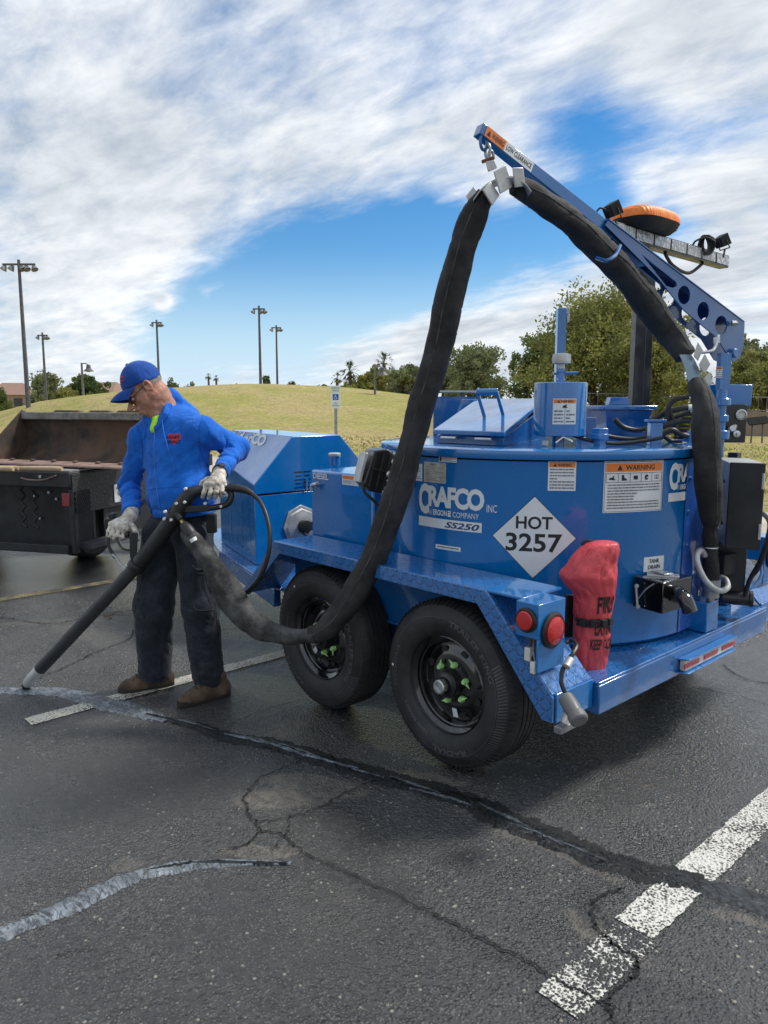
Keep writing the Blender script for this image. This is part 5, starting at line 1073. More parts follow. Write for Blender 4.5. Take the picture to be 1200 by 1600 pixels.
for i, o_ in enumerate((.0,.012)):
    b = MB(); b.tube(smooth_path([PW(1164,930,3.55),PW(1172,905,3.5+o_),PW(1186,880+i*5,3.45),PW(1197,850,3.4+o_),PW(1203,820,3.4),PW(1196,806,3.5),PW(1185,800,3.6)], 8), .011, 8); P('power_cable', b, M_CABLE, 0)
b = MB(); b.tube(smooth_path([PW(1169,922,3.7),PW(1182,912,3.72),PW(1190,895,3.75),PW(1186,875,3.8)], 8), .008, 8); P('power_cable', b, M_BLUE2, 0)
# drain valve box with black spout
A_, B_, D_ = PW(1037,911,3.03), PW(1081,907,3.16), PW(990,902,3.16); zt_, zb_3 = A_.z, PW(1037,960,3.03).z; C_ = B_+(D_-A_)
b = MB(); b.hexa([at(p, zb_3) for p in (A_,B_,C_,D_)]+[at(p, zt_) for p in (A_,B_,C_,D_)]); db = P('drain_valve_box', b, M_GLOSSB, .004)
b = MB(); c = PW(1058,928,3.07); b.tube(smooth_path([c, PW(1064,930,2.99), PW(1072,940,2.95), PW(1078,956,2.94)], 6), .030, 16); b.lathe([(.036,0),(.036,.012)], c, V(-FH), 20); b.build('spout', M_GLOSSB, db, smooth=60)
b = MB(); m_ = (A_+C_)/2; b.cbox((m_.x,m_.y,zt_+.004), (.13,.05,.008), rz=.5); b.cbox((m_.x,m_.y,zt_+.014), (.05,.07,.006), rz=1.2); b.build('cover_strap', M_STEEL, db, bevel=.001)
b = MB(); b.tube([PW(994,917,3.12), PW(996,945,3.11)], .006, 8); b.lathe([(.009,0),(.009,.01)], PW(994,915,3.12), V(-FH), 8); b.lathe([(.009,0),(.009,.01)], PW(996,947,3.11), V(-FH), 8); b.build('handle', M_STEEL, db)
b = MB(); b.tube(smooth_path([PW(998,935,3.1),PW(1008,922,3.08),PW(1022,912,3.06)], 5), .003, 6); b.build('safety_wire', M_STEEL, db)
# bumper corner: galvanised bracket
T = Matrix.Translation(PW(878,1133,2.52)); b = MB(); u_ = Vector((0,1,0)); b.prism([(-.05,-.012),(.06,-.012),(.06,.012),(-.05,.012)], PW(878,1133,2.52), Vector((0,1,0)), (0,0,1), (1,0,0), .03); b.prism([(-.012,.012),(.05,.012),(.04,.05),(.0,.05)], PW(878,1133,2.52), Vector((0,1,0)), (0,0,1), (1,0,0), .004); P('plate_bracket', b, M_GALV, .002)
b = MB(); c = PW(893,1105,2.50); dr = (PW(908,1125,2.44)-PW(884,1085,2.54)).normalized(); b.lathe([(.020,-.05),(.028,-.045),(.030,0),(.027,.03),(.033,.032),(.033,.06),(.026,.065)], c, dr, 12); plug = P('wiring_socket', b, simple('plastic_grey', (.13,.13,.13), .5, var=.15), .002)
b = MB(); b.tube(smooth_path([c-dr*.05, PW(884,1085,2.54), PW(877,1066,2.55), PW(879,1047,2.57), PW(887,1033,2.60), PW(896,1020,2.62), PW(901,1008,2.66), PW(893,1001,2.72), PW(884,1004,2.72)], 8), .0085, 8); b.build('cable', M_CABLE, plug)
b = MB(); b.rod(PW(885,1042,2.565), PW(892,1030,2.59), .014); b.build('cable_joint', M_ALU, plug)
# ------------------------------------------------------------------ fire extinguisher in a red cover
EK = G(925,1043,ZD); ek = (EK.x*FH[0]+EK.y*FH[1])
root = thing('fire_extinguisher', 'fire extinguisher under a faded red vinyl cover strapped to the trailer', 'fire extinguisher', (EK.x, EK.y, ZD))
prof = [(1043,922,27),(1036,922,29),(1000,925,30),(975,926,28.5),(970,926,28),(955,926,31),(930,928,33.5),(912,922,41),(898,919,46.5),(885,922,43),(868,930,37),(855,938,31),(848,943,24),(845,945,10)]
b = MB(); n = 96; vs = []
P_ = smooth_path([tuple(float(q) for q in p) for p in prof], 10)
base_c = None
for py, pxc, hw in P_:
    c = PW(pxc, py, ek+.02); rr = hw/1192*ek
    for i in range(n):
        t = 2*math.pi*i/n; q = V(RT)*math.cos(t)*rr*1.0+V(FH)*math.sin(t)*max(.02, rr*.72)
        fold = .0045*mnoise.noise(Vector((math.cos(t)*2.2, math.sin(t)*2.2, c.z*9)))+.003*math.sin(t*5+c.z*30)*mnoise.noise(Vector((t, c.z*14, 3)))*2
        cre = max(0, 1-abs(mnoise.noise(Vector((math.cos(t)*1.6, math.sin(t)*1.6, c.z*5+1)))*7)); cr2 = max(0, 1-abs(mnoise.noise(Vector((math.cos(t)*2.4+4, math.sin(t)*2.4, c.z*9)))*6)); vs.append(c+q*(1+fold/rr*1.4-.085*cre-.05*cr2))
m_ = len(P_); fs = [(j*n+i, j*n+(i+1) % n, (j+1)*n+(i+1) % n, (j+1)*n+i) for j in range(m_-1) for i in range(n)]+[tuple(reversed(range(n))), tuple((m_-1)*n+i for i in range(n))]
M_VINYL = simple('red_vinyl', (.60,.062,.075), .5, var=.16, nscale=9, bump=.7, bscale=18, bdist=.012)
b.add(vs, fs); cov_ = b.build('cover', M_VINYL, root, smooth=70)
bv = BVHTree.FromPolygons(vs, fs)
ax0 = PW(926,1000,ek+.02)
def extmap(u, v, off):
    th = math.atan2(-FH[1], -FH[0])+ (u)/.072; z = v; o_ = Vector((ax0.x+math.cos(th)*.4, ax0.y+math.sin(th)*.4, z)); d_ = Vector((-math.cos(th),-math.sin(th),0)); h = bv.ray_cast(o_, d_)
    return (h[0] if h[0] else o_+d_*.33)-d_*(off+.0012)
def ez(py): return PW(926, py, ek-.05).z
d = Decal(extmap); d.text('FIRE', -.004, ez(961), .098, ez(934), BLK, .03); d.text('EXTINGUISHER', -.010, ez(996), .235, ez(969), BLK, .03); d.text('KEEP CLEAR', -.030, ez(1018), .120, ez(1001), BLK, .02); d.build('lettering', cov_)
b = MB(); pts = [extmap(-.1+.0129*i*1.7, ez(974), .004) for i in range(20)]; b.tube(pts, .009, 6, flat=(.5,1)); b.tube([extmap(-.1+.0129*i*1.7, ez(981), .003) for i in range(20)], .006, 6, flat=(.5,1))
for u_ in (-.062,-.02,.03,.07): b.cbox(extmap(u_, ez(975), .008), (.022,.022,.026), rz=AZ+u_*10)
b.build('strap', M_BLACKM, root)
b = MB(); q = PW(889,962,ek+.10); b.cbox(q, (.035,.02,.18), rz=AZ-R(90)); b.build('bracket', M_BLACK, root, bevel=.003)
b = MB(); b.tube(smooth_path([PW(908,851,ek+.03),PW(916,845,ek+.03),PW(928,846,ek+.03)], 6), .006, 6); b.build('loop', M_BLACKM, root)
# ------------------------------------------------------------------ sealant hose in its sleeve
def sleeve_mat():
    m = Mat('hose_sleeve', (.03,.03,.03), .75, spec=.35); f = m.mr(m.noise(7, 6, .65), .35, .7); m.col(m.mix(f, (.016,.016,.0165), (.042,.042,.042)))
    m.bump(m.noise(16, 5, .6), .5, .012); m.bump(m.noise(500, 2), .2, .0008); return m.m
def sleeve_mat2():
    m = Mat('hose_sleeve_dusty', (.07,.07,.07), .85, spec=.2); f = m.mr(m.noise(12, 7, .7), .35, .68); m.col(m.mix(f, (.035,.035,.034), (.11,.11,.108)))
    m.bump(m.noise(20, 6, .65), .7, .012); return m.m
M_SLV = sleeve_mat(); M_SLV2 = sleeve_mat2()
def sleeve(b, pts, wr=.10, n=28, seed=0, sag=1.0):
    """pts: (px, py, k, width px)"""
    P_ = smooth_path([(*PW(x, y, k), w_/2*k/1192) for x, y, k, w_ in pts], 14); m = len(P_); vs = []; up = None
    for i, p in enumerate(P_):
        d = Vector(P_[min(i+1, m-1)][:3]-P_[max(i-1, 0)][:3]).normalized()
        if up is None: up = V(FH)
        x = d.cross(up).normalized(); up = x.cross(d).normalized(); c = Vector(p[:3]); s_ = i*.03
        for j in range(n):
            t = 2*math.pi*j/n; r = p[3]*(1+wr*mnoise.noise(Vector((math.cos(t)*1.0, math.sin(t)*1.0, s_*2.2+seed)))*1.5+wr*.5*mnoise.noise(Vector((math.cos(t)*3, math.sin(t)*3, s_*5+seed)))-wr*.55*max(0, 1-abs(mnoise.noise(Vector((math.cos(t)*1.2+s_*1.5, math.sin(t)*1.2, s_*4.5+seed+8)))*9)))
            vs.append(c+x*math.cos(t)*r+up*math.sin(t)*r)
    sj = int(n*.80); sb_ = MB(); sb_.tube([vs[i*n+sj] for i in range(2, m-2)], .0028, 6); b.seam = sb_
    b.add(vs, [(i*n+j, i*n+(j+1) % n, (i+1)*n+(j+1) % n, (i+1)*n+j) for i in range(m-1) for j in range(n)]+[tuple(reversed(range(n))), tuple((m-1)*n+j for j in range(n))])
HB = PW(470,1000,3.35); HOSE = thing('sealant_hose', 'thick black sleeved hose looping from the boom down to the wand', 'hose', (HB.x, HB.y, 0))
b = MB(); sleeve(b, [(488,992,3.38,29),(510,981,3.36,36),(535,955,3.35,40),(560,915,3.34,42),(585,868,3.33,42),(606,815,3.32,44),(625,755,3.30,43),(643,695,3.28,42),(658,635,3.27,42),(676,580,3.26,42),(690,525,3.25,44),(700,475,3.23,45),(714,420,3.21,44),(728,370,3.18,42),(745,328,3.16,38),(760,305,3.15,30)], .10)
hs_ = b.build('falling_sleeve', M_SLV, HOSE, smooth=180); b.seam.build('seam', M_SLV2, hs_)
b = MB(); sleeve(b, [(289,828,3.62,16),(296,838,3.61,27),(316,862,3.58,31),(338,893,3.55,38),(362,935,3.52,44),(385,965,3.49,42),(412,982,3.45,36),(445,993,3.42,28),(472,995,3.39,26),(492,991,3.375,29)], .16, seed=9)
b.build('lower_sleeve', M_SLV2, HOSE, smooth=180)
b = MB(); sleeve(b, [(806,290,3.16,30),(835,307,3.22,34),(870,330,3.30,36),(905,358,3.38,38),(940,392,3.46,40),(972,425,3.54,41),(1003,463,3.62,42),(1030,500,3.66,40),(1052,530,3.66,36),(1072,556,3.62,32)], .13, seed=4)
b.seam.build('seam', M_SLV2, b.build('boom_sleeve', M_SLV, HOSE, smooth=180))
b = MB(); sleeve(b, [(1088,600,3.42,28),(1098,622,3.34,34),(1102,650,3.30,41),(1104,700,3.27,43),(1106,745,3.27,42),(1108,785,3.29,38),(1110,812,3.32,29),(1110,822,3.33,22),(1110,836,3.35,24),(1110,852,3.37,23),(1110,856,3.37,20),(1110,880,3.39,25),(1111,906,3.41,24)], .09, seed=12)
b.seam.build('seam', M_SLV2, b.build('riser_sleeve', M_SLV, HOSE, smooth=180))
b = MB()
for py in (824, 855): 
    c = PW(1110,py,3.345 if py < 840 else 3.37); b.tube([c+V(RT)*.033*math.cos(t*.42)+V(FH)*.033*math.sin(t*.42) for t in range(15)], .0035, 6, closed=True)
b.build('wire_tie', M_STEEL, HOSE)
def slab(b, quad, k, th=.006, ks=None):
    ks = ks or [k]*4; p = [PW(x, y, kk_) for (x, y), kk_ in zip(quad, ks)]; n_ = (p[1]-p[0]).cross(p[3]-p[0]).normalized(); n_ = n_ if n_.dot(V(FH)) > 0 else -n_
    b.hexa([q for q in p]+[q+n_*th for q in p])
SAD = [[(772,268),(790.6,257),(801.6,292),(782,303)],[(801.6,261.6),(818,261.6),(821.5,291),(805,293)],[(755,297),(767,283),(781.5,305),(769.5,321)],[(728,306),(740,291),(747.5,302),(735.6,318.5)]]
for i, q in enumerate(SAD):
    b = MB(); slab(b, q, 3.07 if i < 3 else 3.20, .008, [3.07,3.09,3.11,3.09] if i < 3 else None); b.build('saddle_plate', M_ALU, HOSE, bevel=.003)
b = MB(); ps = smooth_path([(*PW(x, y, 3.15),) for x, y in ((738,318),(752,300),(772,288),(795,284),(815,293),(826,306))], 6)
for i in range(len(ps)-1):
    a_, c_ = Vector(ps[i]), Vector(ps[i+1]); n_ = V(FH); b.hexa([a_-n_*.055, c_-n_*.055, c_+n_*.055, a_+n_*.055, a_-n_*.055+Vector((0,0,.006)), c_-n_*.055+Vector((0,0,.006)), c_+n_*.055+Vector((0,0,.006)), a_+n_*.055+Vector((0,0,.006))])
b.build('saddle', M_ALU, HOSE)
b = MB(); slab(b, [(759,252),(773,249),(777,262),(763,268)], 3.12, .012); b.build('lifting_lug', M_ALU, HOSE, bevel=.003)
def link(b, c, h, w_, r, ax):
    b.tube([c+ax*w_*math.cos(t*.35)+Vector((0,0,h*math.sin(t*.35))) for t in range(18)], r, 8, closed=True)
b = MB(); link(b, PW(756,222,3.14), .030, .019, .0065, V(RT*.8+FH*.6)); b.build('shackle', M_BLUE2, HOSE)
b = MB(); link(b, PW(762,236,3.14), .026, .012, .0055, V(FH*.7-RT*.7)); link(b, PW(767,245,3.14), .022, .012, .0055, V(RT*.9+FH*.4)); b.build('chain_link', M_GALV, HOSE)
b = MB(); b.rod(PW(753,253,3.13), PW(772,246,3.13), .007); b.build('shackle_pin', simple('rusty_pin', (.16,.07,.04), .7, metal=.3), HOSE)
# lower guide at the boom base
b = MB(); ps = [((1062,554),(1080,554)),((1066,563),(1085,561)),((1072,579),(1091,574)),((1076,597),(1098,595)),((1079,612),(1099,610)),((1079,620),(1099,620))]
for i in range(len(ps)-1):
    p = [PW(*q, 3.5-.02*0) for q in (ps[i+1][0], ps[i+1][1], ps[i][1], ps[i][0])]; n_ = V(FH)*.006; b.hexa(p+[q+n_ for q in p])
b.build('hose_guide', simple('guide_steel', (.25,.33,.42), .3, metal=.7, var=.1), HOSE)
for q in ([(1084,556),(1091,534),(1099,547),(1091,564)],[(1092.5,570),(1102,552.5),(1110.6,569),(1100,586)],[(1100,591),(1110,581),(1113,599),(1103,609)]):
    b = MB(); slab(b, q, 3.46, .008); b.build('guide_plate', M_ALU, HOSE, bevel=.003)
b = MB(); slab(b, [(1079,612.5),(1099,612.5),(1098,623),(1080,623)], 3.495, .003); b.build('guide_cuff', M_ALU, HOSE, bevel=.001)
# ------------------------------------------------------------------ truck with rusty loader bucket
M_TBLK = simple('truck_black', (.014,.015,.017), .5, var=.4, nscale=5, bump=.15, bscale=40); M_TGREY = simple('truck_dark_grey', (.035,.037,.04), .6, var=.3, nscale=4)
M_BED = simple('steel_bed', (.30,.29,.28), .55, metal=.3, var=.3, nscale=5)
def rust_mat():
    m = Mat('rusty_steel', (.1,.07,.05), .75); f = m.mr(m.noise(2.2, 7, .65), .38, .62); g_ = m.mr(m.noise(9, 6, .7), .4, .7)
    c = m.mix(f, (.026,.023,.021), (.115,.062,.034)); c = m.mix(m.math('MULTIPLY', g_, .5), c, (.085,.065,.05)); m.col(c); m.bump(m.noise(30, 5), .4, .004); return m.m
M_RUST = rust_mat(); M_EDGE = simple('worn_edge_steel', (.33,.22,.18), .5, metal=.4, var=.25, nscale=8); M_HANDLE = simple('wood_handle', (.42,.31,.19), .6, var=.2, nscale=10)
tdir = V(RT*.267+FH*.964); tl = V(RT*-.964+FH*.267); TCN = PW(108,738,6.6); zb0 = TCN.z
def tp(s_, l, z): return Vector((TCN.x, TCN.y, 0))+tdir*s_+tl*l+Vector((0,0,z))     # s_: along the panel (right and away), l: to the left
truck = thing('flatbed_truck', 'black flatbed work truck with a red tail light, seen behind the worker', 'truck', tp(1.2,1.1,0))
def tbox(b, s0, s1, l0, l1, z0, z1): b.hexa([tp(s0,l0,z0),tp(s1,l0,z0),tp(s1,l1,z0),tp(s0,l1,z0),tp(s0,l0,z1),tp(s1,l0,z1),tp(s1,l1,z1),tp(s0,l1,z1)])
b = MB(); tbox(b, .0, 2.6, .0, 2.4, zb0-.14, zb0-.003); b.build('bed_frame', M_TBLK, truck, bevel=.01)
b = MB(); tbox(b, .02, 2.58, .01, 2.38, zb0, zb0+.012); b.build('bed_deck', M_BED, truck)
zp0 = PW(112,805,6.6).z
def stipple():
    m = Mat('punched_plate', (.03,.032,.035), .5); m.col(m.mix(m.mr(m.vor(42), .2, .45), (.045,.047,.050), (.022,.023,.025))); m.bump(m.vor(42), .6, .006); return m.m
b = MB(); tbox(b, .02, 2.2, -.012, .0, zp0, zb0-.02); pnl = b.build('side_panel', stipple(), truck, bevel=.003)
s0, s1 = .03, .25; z0, z1 = PW(128,800,6.75).z, PW(128,766,6.75).z
b = MB(); tbox(b, s0, s1, -.016, -.0125, z0, z1); b.build('vent', M_DK, pnl)
b = MB()
for i in range(-5, 9):
    sa = s0+(s1-s0)*i/8; sb = sa+.12
    for (u0, u1) in ((sa, sb), (sb, sa)):
        p0 = (max(s0, min(s1, u0)), z0 if u0 < u1 else z1); 
        pts = []
        for t in np.linspace(0, 1, 9):
            u = u0+(u1-u0)*t; z = z0+(z1-z0)*t
            if s0 <= u <= s1: pts.append(tp(u, -.021, z))
        if len(pts) > 1: b.tube([pts[0], pts[-1]], .005, 4)
b.build('mesh_grille', M_TGREY, pnl)['kind'] = 'stuff'
pq = [PW(174,757,7.3), PW(196,755,7.6)]; cpl = tp(1.28,-.022,0); z0, z1 = PW(178,785,7.2).z, PW(178,757,7.2).z
b = MB(); b.hexa([tp(.60,-.022,z0),tp(.90,-.022,z0),tp(.90,-.018,z0),tp(.60,-.018,z0),tp(.60,-.022,z1),tp(.90,-.022,z1),tp(.90,-.018,z1),tp(.60,-.018,z1)]); lp = b.build('licence_plate', simple('plate_face', (.50,.52,.52), .4, var=.2, nscale=14), truck, bevel=.002)
plm = plmap(tp(.75,-.0225,(z0+z1)/2), tdir, Vector((0,0,1)), -tl); d = Decal(plm); d.text('CAC', -.10, -.025, .12, .035, DM and 3, .03); d.poly([(-.08,-.07),(.12,-.07),(.02,-.03)], 4, 1); d.rect(-.12,.045,.12,.06,3,1); d.build('plate_lettering', lp)
zc0 = PW(60,862,6.75).z
b = MB(); tbox(b, .03, .09, .0, .05, zc0, zb0-.15); tbox(b, .5, 2.4, .03, .1, PW(150,848,7.2).z, zp0-.005); tbox(b, .0, .04, .06, 2.3, zc0, zc0+.08); tbox(b, .35, .40, .05, 2.3, zc0, zb0-.15); b.build('lower_body', M_TBLK, truck, bevel=.008)
b = MB(); tbox(b, .02, .04, .03, .11, PW(98,791,6.65).z, PW(98,770,6.65).z); tl_ = b.build('tail_light', lens('tail_lens_dark', (.22,.006,.006)), truck, bevel=.006)
b = MB(); tbox(b, .12, .95, -.10, .03, PW(110,862,6.6).z, PW(110,852,6.6).z); b.build('step', M_TGREY, truck, bevel=.006)
b = MB()
for l, z in ((.55,.6),(.68,.6)): b.tube([tp(.2,l,z+.05*i_)+tl*.025*(1 if i_ % 2 else -1) for i_ in range(-4, 5)], .014, 6)
b.build('spring', M_TGREY, truck)
b = MB(); 
b.tube(smooth_path([tp(-.01,.50,zb0-.06), tp(-.02,.4,zb0-.075), tp(-.02,.25,zb0-.07), tp(-.01,.13,zb0-.03)], 5), .007, 6); b.build('wire', simple('wire_pink', (.25,.15,.14), .6), truck)
for l, z in ((.30,zb0-.045),(.62,.47),(.5,.72),(.42,.66),(.66,.68)):
    b = MB(); b.lathe([(.014,0),(.014,.012)], tp(.34 if z < zb0-.1 else .0, l, z), -tdir, 8); b.build('bolt', M_ALU, truck)
for l0, s_ in ((.55, .9), (1.9, .9)):
    b = MB(); c = tp(s_, l0, .40); b.lathe([(.2,-.13),(.37,-.13),(.40,-.10),(.40,.10),(.37,.13),(.2,.13)], c, tl, 40); wh = b.build('wheel', M_TIRE, truck); b = MB(); b.lathe([(.19,-.11),(.14,-.05),(.05,-.05)], c, tl, 24); b.build('rim', M_TGREY, wh)
# bucket
bu = V(RT*.92-FH*.39); bb_ = V(RT*.39+FH*.92); BL = PW(-19,715,7.35); zl = zb0+.014
def kp(u, d_, z): return Vector((BL.x, BL.y, 0))+bu*u+bb_*d_+Vector((0,0,z))
WB = 2.0; HBk = PW(40,644,7.6).z-zl
root = thing('loader_bucket', 'rusty brown loader bucket lying on the truck bed', 'bucket', kp(WB/2,.25,zl))
prof = [(0,.03),(.15,.02),(.34,.03),(.45,.09),(.50,.19),(.50,.30),(.47,HBk-.06),(.45,HBk)]
b = MB(); n_ = len(prof); pr = smooth_path([(*p, 0) for p in prof], 5)
vs = []; 
for p in pr: vs += [kp(0,p[0],zl+p[1]), kp(WB,p[0],zl+p[1])]
for p in pr: vs += [kp(0,p[0]+.015,zl+p[1]-.018), kp(WB,p[0]+.015,zl+p[1]-.018)]
m_ = len(pr); fs = [(2*i,2*i+1,2*i+3,2*i+2) for i in range(m_-1)]+[(2*m_+2*i+2,2*m_+2*i+3,2*m_+2*i+1,2*m_+2*i) for i in range(m_-1)]
b.add(vs, fs); b.build('shell', M_RUST, root, smooth=60, recalc=False)
for u0 in (-.012, WB):
    b = MB(); poly = [(-.02,.0),(.5,.02),(.52,.2),(.50,HBk),(.44,HBk+.02),(-.02,.13)]; b.prism([(d_, z) for d_, z in poly], kp(u0,0,zl), bb_, (0,0,1), bu, .012); b.build('side_plate', M_RUST, root, bevel=.002)
b = MB(); b.hexa([kp(-.0,.41,zl+HBk-.075),kp(WB,.41,zl+HBk-.075),kp(WB,.50,zl+HBk-.075),kp(-.0,.50,zl+HBk-.075),kp(-.0,.42,zl+HBk),kp(WB,.42,zl+HBk),kp(WB,.5,zl+HBk),kp(-.0,.5,zl+HBk)])
b.build('top_bar', simple('bucket_bar', (.17,.16,.145), .6, metal=.3, var=.35, nscale=12), root, bevel=.012)
for u0, u1 in ((.42,.78),(.88,1.16),(1.22,1.6)):
    b = MB(); b.hexa([kp(u0,.43,zl+HBk+.002),kp(u1,.43,zl+HBk+.002),kp(u1,.5,zl+HBk+.002),kp(u0,.5,zl+HBk+.002),kp(u0+.03,.44,zl+HBk+.02),kp(u1-.05,.44,zl+HBk+.02),kp(u1-.05,.49,zl+HBk+.02),kp(u0+.03,.49,zl+HBk+.02)]); b.build('tread_strip', M_RUST, root, bevel=.004)
b = MB(); b.hexa([kp(-.02,-.10,zl+.012),kp(WB+.02,-.10,zl+.012),kp(WB+.02,.03,zl+.028),kp(-.02,.03,zl+.028),kp(-.02,-.10,zl+.030),kp(WB+.02,-.10,zl+.030),kp(WB+.02,.03,zl+.052),kp(-.02,.03,zl+.052)]); edge = b.build('cutting_edge', M_EDGE, root, bevel=.003)
for i in range(7):
    b = MB(); b.lathe([(.026,0),(.026,.012),(.014,.024)], kp(.06+i*.265,-.0,zl+.044), (0,0,1), 8); b.build('bolt', M_RUST, edge)
for (p0, p1, lab) in (((-30,719,6.75),(29,717,6.6),'thick wooden tool handle on the truck bed just below the bucket edge'),((-40,728,6.7),(97,733,6.55),'long pale wooden tool handle along the truck bed edge'),((-30,737,6.62),(21,735,6.55),'short-showing wooden tool handle nearest the camera on the truck bed')):
    b = MB(); a_, c_ = PW(*p0), PW(*p1); a_.z = c_.z = zb0+.034; d_ = (c_-a_); b.tube([a_, a_+d_*.5, a_+d_*.93, c_], [.022,.020,.024,.019], 12)
    tag(b.build('tool_handle', M_HANDLE, smooth=60), lab, 'tool handle', 'wooden tool handles on the truck bed')
# ------------------------------------------------------------------ the worker
def pk(px, py, k):
    p = np.array(PW(px, py, k)); return np.array([p@RT, p@FH, p[2]])
def w3(q): return V(RT*q[0]+FH*q[1]+np.array([0, 0, q[2]]))
class F:
    """signed distance pieces on a numpy grid (a, k, z frame)"""
    @staticmethod
    def cap(P, a, b, ra, rb):
        a = np.asarray(a); b = np.asarray(b); ba = b-a; h = np.clip(((P-a)@ba)/(ba@ba), 0, 1)
        return np.linalg.norm(P-a-h[..., None]*ba, axis=-1)-(ra+(rb-ra)*h)
    @staticmethod
    def ell(P, c, r, M_=None):
        q = (P-np.asarray(c)); q = q if M_ is None else q@M_.T; r = np.asarray(r)
        k0 = np.linalg.norm(q/r, axis=-1); k1 = np.linalg.norm(q/(r*r), axis=-1)+1e-9; return k0*(k0-1)/k1
def su(a, b, k):
    h = np.clip(.5+.5*(b-a)/k, 0, 1); return b+(a-b)*h-k*h*(1-h)
def sun_(k, *ds):
    d = ds[0]
    for e in ds[1:]: d = su(d, e, k)
    return d
def ssub(a, b, k): return -su(-a, b, k)
def surfnet(f, lo, hi, h):
    ax = [np.arange(l, u+h, h) for l, u in zip(lo, hi)]; X = np.stack(np.meshgrid(*ax, indexing='ij'), -1); D = f(X); I = D < 0
    nx, ny, nz = D.shape; acc = np.zeros((nx-1, ny-1, nz-1, 3)); cnt = np.zeros((nx-1, ny-1, nz-1))
    off = [(0,0,0),(1,0,0),(0,1,0),(1,1,0),(0,0,1),(1,0,1),(0,1,1),(1,1,1)]
    def sub(A, o): return A[o[0]:nx-1+o[0], o[1]:ny-1+o[1], o[2]:nz-1+o[2]]
    for i in range(8):
        for ax_ in range(3):
            if off[i][ax_]: continue
            o2 = list(off[i]); o2[ax_] = 1; d0 = sub(D, off[i]); d1 = sub(D, o2); c = (d0 < 0) != (d1 < 0)
            t = np.where(c, d0/(d0-d1+1e-12), 0)
            for q in range(3): acc[..., q] += np.where(c, off[i][q]+(t if q == ax_ else 0), 0)
            cnt += c
    act = cnt > 0; idx = -np.ones(act.shape, int); idx[act] = np.arange(act.sum())
    ii = np.argwhere(act); vs = (ii+acc[act]/cnt[act][:, None])*h+np.array(lo); fs = []
    for ax_ in range(3):
        b_, c_ = (ax_+1) % 3, (ax_+2) % 3; sl0 = [slice(None)]*3; sl1 = [slice(None)]*3; sl0[ax_] = slice(0, -1); sl1[ax_] = slice(1, None)
        E0, E1 = I[tuple(sl0)], I[tuple(sl1)]; e = np.argwhere(E0 != E1); e = e[(e[:, b_] > 0) & (e[:, c_] > 0) & (e[:, b_] < D.shape[b_]-1) & (e[:, c_] < D.shape[c_]-1)]
        s_ = E0[tuple(e.T)]; ub = np.zeros(3, int); ub[b_] = 1; uc = np.zeros(3, int); uc[c_] = 1
        q = [idx[tuple((e-ub-uc).T)], idx[tuple((e-uc).T)], idx[tuple(e.T)], idx[tuple((e-ub).T)]]
        Q = np.stack(q, 1); Q[~s_] = Q[~s_][:, ::-1]; fs.append(Q)
    return vs, np.concatenate(fs)
def skin(name, f, lo, hi, h, mat, parent, extra=None):
    vs, fs = surfnet(f, lo, hi, h); W = vs[:, :1]*RT+vs[:, 1:2]*FH+vs[:, 2:]*np.array([0, 0, 1]); fl = [tuple(int(i) for i in q) for q in fs]
    W = [tuple(p) for p in W]
    if extra: b0 = len(W); W += [tuple(p) for p in extra[0]]; fl += [tuple(b0+i for i in q) for q in extra[1]]
    me = bpy.data.meshes.new(name); me.from_pydata(W, [], fl); me.materials.append(mat); me.polygons.foreach_set('use_smooth', [True]*len(fl))
    bm = bmesh.new(); bm.from_mesh(me); bmesh.ops.recalc_face_normals(bm, faces=bm.faces); bm.to_mesh(me); bm.free()
    o = bpy.data.objects.new(name, me); COL.objects.link(o)
    if parent is not None: put(o, parent)
    return o, BVHTree.FromPolygons(W, fl), (vs, fs)
def sn(P, f, s=0.0):      # cheap smooth noise
    x, y, z = P[..., 0]*f+s, P[..., 1]*f+s*1.7, P[..., 2]*f+s*2.3
    return (np.sin(x+1.7*np.sin(y*.9+z*.5))+np.sin(y*1.1+1.5*np.sin(z*.8+x*.6)+2)+np.sin(z*1.05+1.6*np.sin(x*.7+y*.9)+4))/3
def rings(P, a, b, n, amp, warp=1.0, seed=0):
    """narrow irregular creases across a limb"""
    a = np.asarray(a); b = np.asarray(b); ba = b-a; L_ = np.linalg.norm(ba); t = ((P-a)@ba)/(L_*L_); r = np.linalg.norm(P-a-np.clip(t, 0, 1)[..., None]*ba, axis=-1)
    w_ = np.exp(-((t-.5)/.55)**4)*np.exp(-(r/.14)**4); ph = t*n*math.pi+warp*2.2*sn(P, 11, seed)+.9*sn(P, 27, seed+3)
    m_ = np.clip(.55+.9*sn(P, 17, seed+9), 0, 1.3)
    return amp*1.5*w_*m_*np.exp(-(np.sin(ph)/.42)**2)
def cloth(name, c0, c1, rough=.85, weave=700, wr=.35, sc=24):
    m = Mat(name, c0, rough, spec=.25); m.col(m.mix(m.mr(m.noise(14, 6, .65), .35, .68), c0, c1)); m.bump(m.mr(m.math('ABSOLUTE', m.math('SUBTRACT', m.noise(6.5, 4, .5, vec=m.map((1, 1, .6), (.3, .5, 0)), dist=.9), .5)), 0, .10), wr*1.0, .010); m.bump(m.noise(sc, 5, .6), wr, .008); m.bump(m.noise(weave, 2), .25, .001)
    m.p.inputs['Sheen Weight'].default_value = .10; return m.m
M_SKIN = Mat('skin', (.40,.19,.12), .5, spec=.4); M_SKIN.col(M_SKIN.mix(M_SKIN.mr(M_SKIN.noise(28, 5), .35, .65), (.36,.15,.095), (.48,.25,.17))); M_SKIN.p.inputs['Subsurface Weight'].default_value = .08; M_SKIN.bump(M_SKIN.noise(60, 5, .6), .35, .004); M_SKIN = M_SKIN.m
